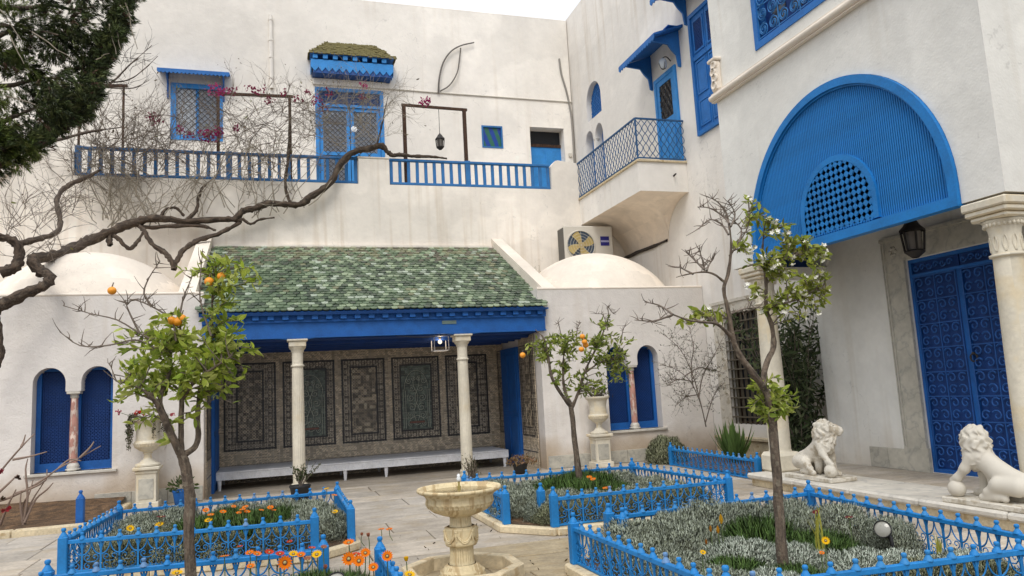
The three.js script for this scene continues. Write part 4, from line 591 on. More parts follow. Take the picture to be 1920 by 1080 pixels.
const stemGeo = metric(merge(box(0.017, FH - 0.04, 0.012, 0, (FH - 0.04) / 2, 0), tub([V(-0.022, FH - 0.05, 0), V(0, FH - 0.12, 0)], 0.007, 0.007, 4, 1), tub([V(0.022, FH - 0.05, 0), V(0, FH - 0.12, 0)], 0.007, 0.007, 4, 1))); stemGeo.userData.done = true;
const finGeo = metric(lathe([[0.03, 0], [0.03, 0.007], [0.021, 0.02], [0.013, 0.034], [0.011, 0.041], [0.0165, 0.043], [0.018, 0.057], [0.013, 0.065], [0, 0.068]], 10)); finGeo.userData.done = true;
const railMats = [MB.rail, paint(0.02, 0.21, 0.5), paint(0.12, 0.25, 0.46)];
function railing(label, group, runs, posts, y0 = FY) {
  const t = thing('bed_railing', label, 'railing', group); let cx = 0, cz = 0;
  const put = (n, g, x, y, z, ry, m = MB.rail) => { const o = M(n, g, m, t, true); o.position.set(x, y, z); o.rotation.y = ry; return o; };
  for (const [x0, z0, x1, z1] of runs) {
    const L = Math.hypot(x1 - x0, z1 - z0), n = Math.round(L / BAY), w = L / n, ry = -Math.atan2(z1 - z0, x1 - x0), at = (d) => [x0 + ((x1 - x0) * d) / L, z0 + ((z1 - z0) * d) / L];
    const [mx, mz] = at(L / 2); const tr = metric(cbox(L, 0.036, 0.04, 0, 0, 0, 0.004)), br = metric(cbox(L, 0.022, 0.022, 0, 0, 0, 0.003)); tr.userData.done = br.userData.done = true;
    put('top_rail', tr, mx, y0 + FH - 0.018, mz, ry); put('bottom_rail', br, mx, y0 + 0.02, mz, ry);
    for (let i = 0; i < n; i++) { const [x, z] = at((i + 0.5) * w); const o = put('scroll_panel', bayGeo, x, y0 + 0.012, z, ry); o.scale.x = w / BAY; if (i) { const [a, b] = at(i * w); put('stem', stemGeo, a, y0 + 0.01, b, ry); const q = rnd(); const f = put('finial', finGeo, a, y0 + FH - 0.001, b, rr(0, 6), railMats[q < 0.6 ? 0 : q < 0.88 ? 1 : 2]); f.rotation.z = rr(-0.06, 0.06); } }
    cx += mx / runs.length; cz += mz / runs.length;
  }
  const pg = metric(cbox(0.084, FH + 0.035, 0.084, 0, (FH + 0.035) / 2, 0, 0.008)); pg.userData.done = true;
  for (const [x, z] of posts) { const o = put('post', pg, x, y0, z, 0); const f = M('finial', finGeo, MB.rail, o, true); f.position.y = FH + 0.034; f.scale.setScalar(1.25); }
  return base(t, cx, y0, cz);
}
function bed(label, poly, runs, posts, group) {
  const k = thing('bed_kerb', 'worn pale stone kerb under the ' + label, 'kerb', 'stone kerbs of the flower beds'); let ax = 0, az = 0;
  poly.forEach(([x, z], i) => { const [X, Z] = poly[(i + 1) % poly.length], L = Math.hypot(X - x, Z - z), n = Math.max(1, Math.round(L / 0.85)), ry = -Math.atan2(Z - z, X - x); ax += x / poly.length; az += z / poly.length; for (let j = 0; j < n; j++) { const q = (j + 0.5) / n; const g = metric(cbox(L / n - 0.008 + (n === 1 ? 0.1 : 0), 0.085 + rr(-0.006, 0.004), 0.19, 0, 0.04, 0, 0.014)); g.userData.done = true; const u = g.attributes.uv, o1 = rnd() * 5; for (let m = 0; m < u.count; m++) u.setX(m, u.getX(m) + o1); const o = M('kerb_stone', g, lime, k, true); o.position.set(lerp(x, X, q) + rr(-0.006, 0.006), 0, lerp(z, Z, q) + rr(-0.006, 0.006)); o.rotation.y = ry + rr(-0.008, 0.008); } });
  base(k, ax, 0, az);
  const s = new THREE.ShapeGeometry(shape(poly.map(([x, z]) => [x, -z]))).rotateX(-PI / 2).translate(0, 0.09, 0); struct(M('bed_soil', s, soil));
  return railing('blue iron scroll railing around the ' + label, group, runs, posts);
}
const G4 = 'blue iron railings around the flower beds';
bed('far left flower bed, behind the leafy citrus trunk', [[-1.95, -8.38], [0.33, -8.12], [0.72, -8.46], [0.72, -10.4], [-1.87, -10.4]], [[-1.98, -8.38, 0.33, -8.12], [0.72, -8.46, 0.72, -10.4], [0.72, -10.4, -1.87, -10.4], [-1.87, -10.4, -1.98, -8.38]], [[-1.98, -8.38], [0.33, -8.12], [0.72, -8.46], [0.72, -10.4], [-1.87, -10.4]], G4);
bed('near left flower bed full of orange gazanias', [[-1.68, -6.68], [0.33, -6.5], [0.74, -6.14], [0.74, -3.6], [-1.68, -3.6]], [[-1.68, -6.68, 0.33, -6.5], [0.74, -6.14, 0.74, -3.7], [-1.68, -3.7, -1.68, -6.68]], [[-1.68, -6.68], [0.33, -6.5], [0.74, -6.14]], G4);
bed('middle flower bed with the orange tree', [[2.86, -7.98], [5.06, -7.98], [4.9, -10.2], [2.44, -10.4], [2.45, -8.46]], [[2.86, -7.98, 5.06, -7.98], [5.06, -7.98, 4.9, -10.2], [4.9, -10.2, 2.44, -10.4], [2.44, -10.4, 2.45, -8.46]], [[2.86, -7.98], [5.06, -7.98], [4.9, -10.2], [2.44, -10.4], [2.45, -8.46], [2.86, -8.4]], G4);
bed('near right flower bed with the blossoming citrus', [[2.42, -6.28], [2.86, -6.6], [5.16, -6.66], [4.95, -3.6], [2.48, -3.6]], [[2.88, -6.56, 5.16, -6.66], [5.16, -6.66, 4.94, -3.7], [2.42, -6.28, 2.48, -4.02], [2.48, -4.02, 4.92, -3.86]], [[2.42, -6.28], [2.88, -6.56], [5.16, -6.66], [2.48, -4.02], [2.88, -6.26]], G4);
railing('short blue scroll railing in front of the green strap-leaved plant, beside the porch', G4, [[7.1, -13.05, 7.02, -10.2]], [[7.1, -13.05], [7.02, -10.2]], 0.0);
struct(M('planter_soil', new THREE.PlaneGeometry(1.6, 3.6).rotateX(-PI / 2).translate(7.97, 0.03, -12.1), soil));
// soil strip by the left room with its kerb, loose blue post
{
  const g = new THREE.PlaneGeometry(5, 2.3, 60, 30).rotateX(-PI / 2), p = g.attributes.position; for (let i = 0; i < p.count; i++) { const x = p.getX(i), z = p.getZ(i); p.setY(i, 0.05 + 0.1 * ss(0.2, -1.1, z) * (0.6 + fbm(x / 10 + 0.5, z / 10 + 0.5, 12, 3, 91)) + 0.05 * fbm(x / 10 + 0.5, z / 10 + 0.5, 30, 3, 92)); } g.translate(-4.95, 0, -13.05); g.computeVertexNormals(); struct(M('soil_strip', g, soil));
  const k = thing('soil_kerb', 'low cream stone kerb along the bare soil strip at the left edge', 'kerb'); for (let i = 0; i < 5; i++) M('kerb_stone', cbx(-2.42 - i - 0.99, -2.42 - i, -0.02, 0.09, -12.0, -11.82, 0.015), lime, k); for (let i = 0; i < 2; i++) M('kerb_stone', cbx(-2.5, -2.34, -0.02, 0.085, -14.1 + i * 1.03, -13.08 + i * 1.03, 0.015), lime, k); base(k, -4, 0, -11.9);
  const t = thing('bollard', 'lone blue iron post standing by the soil strip at the left', 'post'); M('post', cbox(0.1, 0.42, 0.1, -2.66, 0.21, -12.1, 0.01), MB.pav, t); const f = M('finial', finGeo, MB.pav, t, true); f.position.set(-2.66, 0.42, -12.1); f.scale.setScalar(1.5); base(t, -2.66, 0, -12.1);
}
// ---- urns on pedestals
function urn(label, plabel, x, z, top, urnH) {
  const p = thing('pedestal', plabel, 'pedestal'), w = 0.3;
  M('body', [cbox(w * 1.25, 0.1, w * 1.25, x, 0.05, z, 0.008), cbox(w, top - 0.2, w, x, 0.1 + (top - 0.2) / 2 - 0.002, z, 0.006)], colStone, p); M('inset_panel', [cbox(w - 0.08, top - 0.34, 0.014, x, 0.11 + (top - 0.26) / 2, z + w / 2 + 0.003, 0.004), cbox(0.014, top - 0.34, w - 0.08, x - w / 2 - 0.003, 0.11 + (top - 0.26) / 2, z, 0.004)], marbleGrey, p);
  M('cornice', [cbox(w * 1.12, 0.05, w * 1.12, x, top - 0.085, z, 0.01), cbox(w * 1.36, 0.055, w * 1.36, x, top - 0.028, z, 0.012)], colStone, p); base(p, x, 0, z);
  const u = thing('garden_urn', label, 'urn'), s = urnH / 0.62;
  const q = fluted(fine([[0, 0.004], [0.15, 0.004], [0.15, 0.03], [0.1, 0.05], [0.05, 0.1], [0.042, 0.15], [0.06, 0.165], [0.05, 0.18], [0.1, 0.2], [0.165, 0.25], [0.18, 0.29], [0.16, 0.315], [0.145, 0.33], [0.14, 0.46], [0.16, 0.55], [0.205, 0.59], [0.21, 0.62], [0.185, 0.62], [0.16, 0.56], [0.12, 0.52], [0, 0.52]]), 140, 0.07, 28, 0.19, 0.305, 0.7).scale(s, s, s);
  M('body', q.translate(x, top, z), colStone, u); M('soil', new THREE.CircleGeometry(0.15 * s, 20).rotateX(-PI / 2).translate(x, top + 0.57 * s, z), soil, u);
  base(u, x, top, z); return [x, top + 0.58 * s, z, s];
}
const PLT = AZ(-13.85, 277, 874), PRT = AZ(-13.85, 1124, 813);
const urnL = urn('white marble garden urn with trailing plant and red flowers, left of the pavilion', 'grey-white marble pedestal under the left urn', PLT.x, -13.85, PLT.y, AZ(-13.85, 272, 783).y - PLT.y);
const urnR = urn('stone garden urn with dry tuft of plants, in front of the right twin-arched window', 'cream stone pedestal under the right urn', PRT.x, -13.85, PRT.y, AZ(-13.85, 1122, 743).y - PRT.y);
// ---- air conditioner
{
  const t = thing('air_conditioner', 'beige outdoor air conditioner unit with yellow fan blades under the balcony', 'air conditioner'), Z = -17.2, a = AZ(Z, 1056, 423), b = AZ(Z, 1147, 423), y1 = a.y, x0 = a.x, x1 = b.x, y0 = y1 - 0.98, W = x1 - x0;
  M('casing', [cbx(x0, x1, y0, y1, Z - 0.42, Z, 0.02)], creamPaint, t);
  const gl = []; for (let i = 0; i < 16; i++) gl.push(bx(x0 - 0.012, x0 - 0.002, y0 + 0.05, y1 - 0.05, Z - 0.4 + i * 0.025, Z - 0.388 + i * 0.025)); stuff(M('side_fins', gl, mat({ color: lin(0.16, 0.15, 0.13) }), t));
  const c = AZ(Z, 1089, 460), r = 0.38; M('fan_opening', new THREE.CircleGeometry(r, 40).translate(c.x, c.y, Z + 0.004), mat({ color: lin(0.05, 0.075, 0.11), roughness: 0.6 }), t); M('fan_ring', new THREE.TorusGeometry(r, 0.018, 8, 48).translate(c.x, c.y, Z + 0.008), creamPaint, t);
  const bl = []; for (let k = 0; k < 4; k++) { const s = new THREE.Shape(); s.moveTo(0.04, -0.05); s.quadraticCurveTo(0.2, -0.16, 0.34, -0.12); s.quadraticCurveTo(0.36, 0.02, 0.3, 0.1); s.quadraticCurveTo(0.15, 0.02, 0.04, 0.05); bl.push(T(new THREE.ExtrudeGeometry(s, { depth: 0.012, bevelEnabled: false }), 0, 0, 0, 0.12).rotateZ(k * PI / 2 + 0.5)); } const fan = M('fan', [...bl.map((g) => g.translate(c.x, c.y, Z + 0.012)), new THREE.CylinderGeometry(0.07, 0.07, 0.03, 20).rotateX(PI / 2).translate(c.x, c.y, Z + 0.02)], mat({ color: lin(0.5, 0.38, 0.14), roughness: 0.5 }), t);
  const gr = []; for (let k = 1; k <= 5; k++) gr.push(new THREE.TorusGeometry((r * k) / 5.2, 0.004, 4, 40).translate(c.x, c.y, Z + 0.04)); for (let k = 0; k < 8; k++) gr.push(bar(V(c.x, c.y, Z + 0.04), V(c.x + r * Math.cos(k * PI / 4), c.y + r * Math.sin(k * PI / 4), Z + 0.04), 0.005)); M('fan_guard', gr, creamPaint, t);
  const cv = document.createElement('canvas'); cv.width = cv.height = 128; const g = cv.getContext('2d'); g.fillStyle = '#20207c'; g.fillRect(0, 0, 128, 128); g.fillStyle = '#c9cbe4'; g.fillRect(6, 54, 116, 24); g.fillStyle = '#4a4aa0'; for (let i = 0; i < 7; i++) g.fillRect(14 + i * 15, 58, 7, 16); // lettering too small to read in the photograph
  const ct = new THREE.CanvasTexture(cv); ct.colorSpace = THREE.SRGBColorSpace; const l = AZ(Z, 1134, 452), lg = new THREE.PlaneGeometry(0.24, 0.24).translate(l.x, l.y, Z + 0.004); M('maker_label', lg, mat({ map: ct, roughness: 0.5 }, false), t);
  for (const x of [x0 + 0.15, x1 - 0.15]) M('support', cbx(x - 0.04, x + 0.04, 3.576, y0 - 0.002, Z - 0.38, Z - 0.04, 0.005), brownWood, t);
  base(t, (x0 + x1) / 2, y0, Z - 0.2);
}
// ---- brown post frames on the terrace
function frame(label, pa, pb, w) { const t = thing('post_frame', label, 'frame'), z = ZT - 0.3, a = AZ(z, ...pa), b = AZ(z, ...pb); M('post', bx(a.x - w / 2, a.x + w / 2, 6.62, a.y, z - w / 2, z + w / 2), brownWood, t); M('post', bx(b.x - w / 2, b.x + w / 2, 6.62, b.y, z - w / 2, z + w / 2), brownWood, t); M('beam', bar(V(a.x - 0.06, a.y + 0.03, z), V(b.x + 0.08, b.y + 0.03, z), 0.06), brownWood, t); base(t, (a.x + b.x) / 2, 6.62, z); return [a, b]; }
const FR = frame('square brown post frame with hanging lantern, above the short terrace railing', [757, 199], [870, 208], 0.085);
frame('brown post frame swallowed by bougainvillea in front of the lattice window', [409, 178], [543, 183], 0.07);
frame('thin grey post frame at the left end of the terrace railing, beside the dark conifer', [150, 163], [232, 163], 0.045);
// ---- lamps
{ const t = thing('cage_lamp', 'lit square white cage lamp hanging under the blue pavilion beam', 'lamp'), c = AZ(-14.75, 825, 641), s = 0.145, h = 0.175, e = 0.008, b = []; for (const x of [-s, s]) for (const z of [-s, s]) b.push(bar(V(c.x + x, c.y - h, c.z + z), V(c.x + x, c.y + h, c.z + z), 0.014)); for (const y of [-h, h]) for (const k of [-s, s]) b.push(bar(V(c.x - s, c.y + y, c.z + k), V(c.x + s, c.y + y, c.z + k), 0.014), bar(V(c.x + k, c.y + y, c.z - s), V(c.x + k, c.y + y, c.z + s), 0.014));
  M('cage', b, whitePaint, t); M('socket', [cyl(0.03, 0.03, 0.09, c.x, c.y + 0.06, c.z), cyl(0.008, 0.008, Math.max(0.02, 2.64 - c.y - 0.15), c.x, c.y + 0.15, c.z)], brassM, t); M('bulb', new THREE.SphereGeometry(0.042, 20, 14).translate(c.x, c.y, c.z), mat({ color: lin(0.9, 0.85, 0.75), emissive: new THREE.Color(1, 0.86, 0.66), emissiveIntensity: 1.2, roughness: 0.4 }), t);
  const pl = new THREE.PointLight(new THREE.Color(1, 0.8, 0.55), 0.16, 0, 2); pl.position.copy(c); pl.castShadow = true; pl.name = 'bulb_light'; t.add(pl); base(t, c.x, c.y, c.z); }
function lantern(label, c, h, chainTop, m = ironM) { const t = thing('hanging_lantern', label, 'lantern'), r = h * 0.27, b = []; for (let i = 0; i < 6; i++) { const a = (i / 6) * 2 * PI; b.push(bar(V(c.x + r * 0.8 * Math.cos(a), c.y - h * 0.32, c.z + r * 0.8 * Math.sin(a)), V(c.x + r * Math.cos(a), c.y + h * 0.16, c.z + r * Math.sin(a)), 0.02)); }
  M('cage', [...b, lathe([[r * 0.3, -h * 0.5], [r * 0.55, -h * 0.44], [r * 0.9, -h * 0.36], [r * 0.9, -h * 0.31], [0, -h * 0.3]], 6, c.x, c.y, c.z)], m, t); M('roof', lathe([[r * 1.12, h * 0.15], [r * 1.12, h * 0.2], [r * 0.75, h * 0.3], [r * 0.5, h * 0.42], [r * 0.2, h * 0.5], [0.01, h * 0.56]], 6, c.x, c.y, c.z), m, t); M('glass', new THREE.CylinderGeometry(r * 0.8, r * 0.66, h * 0.44, 6).translate(c.x, c.y - h * 0.08, c.z), mat({ color: lin(0.16, 0.14, 0.12), roughness: 0.15 }), t); M('chain', bar(V(c.x, c.y + h * 0.5, c.z), V(c.x, chainTop, c.z), 0.012), m, t); base(t, c.x, c.y, c.z); }
lantern('dark iron lantern hanging in the porch above the blue double door', AX(7.75, 1712, 446), 0.52, 5.6);
lantern('small black lantern hanging from the brown terrace post frame', AZ(ZT - 0.3, 825, 266), 0.42, FR[0].y);
{ const t = thing('wall_lamp', 'small glass wall lamp under the hood of the balcony door', 'lamp'), c = AX(XR - 0.22, 1243, 121); M('bracket', tub([V(XR - 0.01, c.y + 0.1, c.z), V(XR - 0.12, c.y + 0.2, c.z), V(c.x, c.y + 0.16, c.z)], 0.014, 0.01, 6, 4), ironM, t); M('shade', lathe([[0.02, 0.16], [0.09, 0.1], [0.1, 0.02], [0.07, -0.08], [0.0, -0.11]], 12, c.x, c.y, c.z), glassPale, t); M('bands', [0, 1, 2, 3].map((k) => tub([V(c.x + 0.1 * Math.cos(k * 1.57), c.y + 0.03, c.z + 0.1 * Math.sin(k * 1.57)), V(c.x + 0.07 * Math.cos(k * 1.57), c.y - 0.08, c.z + 0.07 * Math.sin(k * 1.57)), V(c.x, c.y - 0.12, c.z)], 0.008, 0.008, 5, 2)), ironM, t); base(t, XR, c.y, c.z); }
{ const t = thing('globe_lamp', 'small white globe lamp before the glazed terrace door', 'lamp'), c = AZ(ZT - 0.5, 664, 242); M('globe', new THREE.SphereGeometry(0.075, 18, 12).translate(c.x, c.y, c.z), mat({ color: lin(0.85, 0.87, 0.9), emissive: new THREE.Color(0.9, 0.95, 1), emissiveIntensity: 0.35, roughness: 0.2 }), t); M('stand', [cyl(0.018, 0.022, c.y - 6.7, c.x, 6.64, c.z), cyl(0.06, 0.06, 0.03, c.x, 6.62, c.z)], MB.light, t); base(t, c.x, 6.62, c.z); }
function spot(label, c, dir, r) { const t = thing('garden_spotlight', label, 'spotlight'); const g = [lathe([[r * 0.5, -r * 1.6], [r * 0.85, -r * 1.4], [r, 0], [r * 1.05, 0.01], [r * 0.94, 0.01], [r * 0.9, -0.01]], 20)], q = new THREE.Quaternion().setFromUnitVectors(V(0, 1, 0), dir.clone().normalize()); for (const x of g) x.applyQuaternion(q).translate(c.x, c.y, c.z); M('housing', g, blackM, t); M('lens', new THREE.SphereGeometry(r * 2.2, 20, 8, 0, 2 * PI, 0, 0.44).translate(0, -r * 1.98, 0).applyQuaternion(q).translate(c.x, c.y, c.z), mat({ color: lin(0.3, 0.29, 0.25), roughness: 0.12 }), t); M('spike', tub([c.clone().addScaledVector(dir.clone().normalize(), -r), V(c.x + 0.05, 0.25, c.z + 0.02), V(c.x + 0.06, 0.08, c.z + 0.02)], 0.022, 0.015, 6, 2), blackM, t); base(t, c.x, 0.09, c.z); }
spot('round garden spotlight on a black spike in the right flower bed', AZ(-5.12, 1655, 992), V(-0.75, 0.35, 0.6), 0.066);
spot('white-topped garden spotlight among the orange gazanias at the bottom edge', AZ(-5.2, 630, 1084), V(-0.1, 0.9, 0.4), 0.05);
// ---- lions
{
  const caps = [], S = (a, b, ra, rb) => caps.push([...a, ...b, ra * 0.9, rb * 0.9]);
  S([0, .19, -.3], [0, .27, -.1], .115, .12); S([0, .27, -.1], [0, .44, .11], .12, .125); S([0, .19, -.3], [0, .16, -.37], .1, .07);
  for (const s of [-1, 1]) { S([s * .085, .16, -.3], [s * .125, .17, -.14], .105, .085); S([s * .125, .16, -.14], [s * .14, .09, -.04], .075, .05); S([s * .14, .09, -.04], [s * .13, .04, -.2], .035, .04); S([s * .14, .035, -.12], [s * .14, .035, .02], .035, .042); }
  S([.085, .42, .12], [.095, .24, .15], .075, .052); S([.095, .24, .15], [.1, .06, .17], .05, .042); S([.1, .045, .18], [.1, .035, .25], .045, .04);
  S([-.085, .42, .13], [-.115, .3, .2], .075, .052); S([-.115, .3, .2], [-.12, .2, .29], .05, .042); S([-.12, .195, .29], [-.12, .17, .345], .045, .038);
  const H = [.02, .625, .15], f = [.64, -.05, .77];   // head turned to the side
  const hp = (k, y) => [H[0] + f[0] * k, H[1] + y, H[2] + f[2] * k];
  const mane = []; const Mn = (a, b, ra, rb) => mane.push([...a, ...b, ra * 0.86, rb * 0.86]);
  Mn([0, .42, .12], [0, .58, .13], .155, .15); Mn([0, .56, .12], hp(-.02, .01), .15, .135); Mn([0, .38, .17], hp(.05, -.12), .11, .1);
  S(hp(.05, .0), hp(.12, -.01), .085, .07); S(hp(.13, -.025), hp(.2, -.035), .056, .042); S(hp(.12, -.06), hp(.175, -.075), .04, .03); S(hp(.1, .035), hp(.2, -.005), .03, .02);
  S([0, .14, -.36], [.16, .05, -.36], .025, .025); S([.16, .05, -.36], [.19, .04, -.2], .025, .035); S([0, .06, -.02], [0, .3, .0], .055, .06);
  const ball = [-.12, .085, .315, .088], N = 92, mc = new MarchingCubes(N, blackM, false, false, 120000); mc.isolation = 0;
  const cd = (c, x, y, z) => { const bx_ = c[3] - c[0], by = c[4] - c[1], bz = c[5] - c[2], px = x - c[0], py = y - c[1], pz = z - c[2], h = clamp((px * bx_ + py * by + pz * bz) / (bx_ * bx_ + by * by + bz * bz + 1e-9)); return Math.hypot(px - bx_ * h, py - by * h, pz - bz * h) - lerp(c[6], c[7], h); };
  const sm = (a, b, k) => { const h = clamp(0.5 + (0.5 * (b - a)) / k); return lerp(b, a, h) - k * h * (1 - h); };
  const cx = 0, cy = .41, cz = 0, half = .5;
  const curl = (x, y, z) => { const w = 5 * (vn(x * 9 + 20, y * 7 + 20, 99, 3) - 0.5), q = Math.sin(x * 78 + 2.6 * Math.sin(y * 30 + w) + w) * (0.65 + 0.5 * Math.sin(y * 52 + 3 * Math.sin(x * 30 + z * 25))) * 0.8 + 0.55 * Math.sin(z * 74 + 2.6 * Math.sin(y * 33 - w) - w); return q; };
  for (let k = 0; k < N; k++) for (let j = 0; j < N; j++) for (let i = 0; i < N; i++) {
    const x = cx + ((i - N / 2) / (N / 2)) * half, y = cy + ((j - N / 2) / (N / 2)) * half, z = cz + ((k - N / 2) / (N / 2)) * half; if (Math.abs(x) > 0.27 || y < -0.02 || z < -0.47 || z > 0.46) { mc.field[i + j * N + k * N * N] = -0.2; continue; } let d = 1;
    for (const c of caps) d = sm(d, cd(c, x, y, z), 0.035); let m = 1; for (const c of mane) m = sm(m, cd(c, x, y, z), 0.05); if (m < 0.06) m -= 0.015 * (curl(x, y, z) - 0.1); d = sm(d, m, 0.02); d = Math.min(d, Math.hypot(x - ball[0], y - ball[1], z - ball[2]) - ball[3]);
    for (const s of [-1, 1]) { const e = [hp(.115, .035)[0] + s * .04 * f[2], hp(.115, .035)[1], hp(.115, .035)[2] - s * .04 * f[0]]; const q = Math.hypot(x - e[0], y - e[1], z - e[2]) - 0.014; d = Math.max(d, -q); }
    mc.field[i + j * N + k * N * N] = -d;
  }
  mc.update(); const cnt = mc.count, g = new THREE.BufferGeometry(), pa = mc.positionArray.slice(0, cnt * 3), na = mc.normalArray.slice(0, cnt * 3);
  for (let i = 0; i < cnt; i++) { pa[i * 3] = cx + pa[i * 3] * half; pa[i * 3 + 1] = cy + pa[i * 3 + 1] * half; pa[i * 3 + 2] = cz + pa[i * 3 + 2] * half; }
  g.setAttribute('position', new THREE.BufferAttribute(pa, 3)); g.setAttribute('normal', new THREE.BufferAttribute(na, 3));
  const lion = (label, x, z, flip) => {
    const t = thing('lion_statue', label, 'statue'), q = g.clone(); if (flip) { q.scale(1, 1, -1); const n = q.attributes.normal; for (const at of [q.attributes.position, n]) for (let i = 0; i < at.count; i += 3) for (let k = 0; k < 3; k++) { const A = at.array, a = (i + 1) * 3 + k, b = (i + 2) * 3 + k, w = A[a]; A[a] = A[b]; A[b] = w; } }
    const b = M('body', q, whiteStone, t); b.position.set(x, 0.235, z); b.scale.set(0.86, 0.99, 1.08); M('plinth', cbox(0.42, 0.058, 0.94, x, 0.21, z - (flip ? -1 : 1) * 0.02, 0.01), whiteStone, t); return base(t, x, 0.18, z);
  };
  lion('white stone lion facing the door with paw on ball, beside the far porch column', 6.93, -8.68, false);
  lion('white stone lion seen from behind with paw on ball, near the porch step edge', 6.86, -6.02, true);
}
// ================================================================ PLANTS
function leafGeo(len, wid, fold = 0.25, curl = 0.2, seg = 3) { // folded, curled blade from the origin along +y
  const P = [], U = [], I = []; for (let i = 0; i <= seg; i++) { const t = i / seg, w = wid * 0.5 * Math.pow(Math.sin(PI * Math.min(0.999, 0.08 + t * 0.92)), 0.8) * (i === seg ? 0 : 1), y = len * t, z = -curl * len * t * t; P.push(-w, y, z + fold * w, 0, y, z, w, y, z + fold * w); U.push(0, t, 0.5, t, 1, t); }
  for (let i = 0; i < seg; i++) for (let k = 0; k < 2; k++) { const a = i * 3 + k, b = a + 3; I.push(a, a + 1, b, b, a + 1, b + 1); }
  const g = new THREE.BufferGeometry(); g.setAttribute('position', new THREE.Float32BufferAttribute(P, 3)); g.setAttribute('uv', new THREE.Float32BufferAttribute(U, 2)); g.setIndex(I); g.computeVertexNormals(); return g;
}
const Q = new THREE.Quaternion(), UP = V(0, 1, 0);
function aim(dir, roll = rr(0, 6.3)) { return new THREE.Quaternion().setFromUnitVectors(UP, dir).multiply(new THREE.Quaternion().setFromAxisAngle(UP, roll)); }
const ball = (r = 1) => { let v; do v = V(rr(-1, 1), rr(-1, 1), rr(-1, 1)); while (v.lengthSq() > 1); return v.multiplyScalar(r); };
function instances(name, geo, m, list, parent) { // list of {p, q, s, c}
  const o = new THREE.InstancedMesh(geo, m, list.length), mm = new THREE.Matrix4(); list.forEach((l, i) => { mm.compose(l.p, l.q, typeof l.s === 'number' ? V(l.s, l.s, l.s) : l.s); o.setMatrixAt(i, mm); o.setColorAt(i, l.c); }); o.name = name; o.castShadow = o.receiveShadow = true; stuff(o); parent.add(o); return o;
}
const tintOf = (cols) => { const c = cols[Math.floor(rnd() * cols.length)], k = rr(0.75, 1.25); return lin(c[0] * k, c[1] * k * rr(0.94, 1.06), c[2] * k); };
const leafInst = mat({ color: 0xffffff, map: leafTex, roughness: 0.95, specularIntensity: 0.3, transmission: 0.5, thickness: 0 }, false);
const zig3 = (a, b, n, amp) => { const o = []; for (let i = 0; i <= n; i++) { const p = a.clone().lerp(b, i / n); if (i && i < n) p.add(ball(amp)); o.push(p); } return o; };
const citrusLeaf = leafGeo(0.092, 0.037, 0.3, 0.22);
const CIT = [[0.46, 0.53, 0.07], [0.54, 0.6, 0.12], [0.34, 0.43, 0.06], [0.6, 0.63, 0.2], [0.22, 0.29, 0.045]], CITD = [[0.32, 0.36, 0.055], [0.42, 0.44, 0.075], [0.52, 0.53, 0.14], [0.2, 0.23, 0.04]];
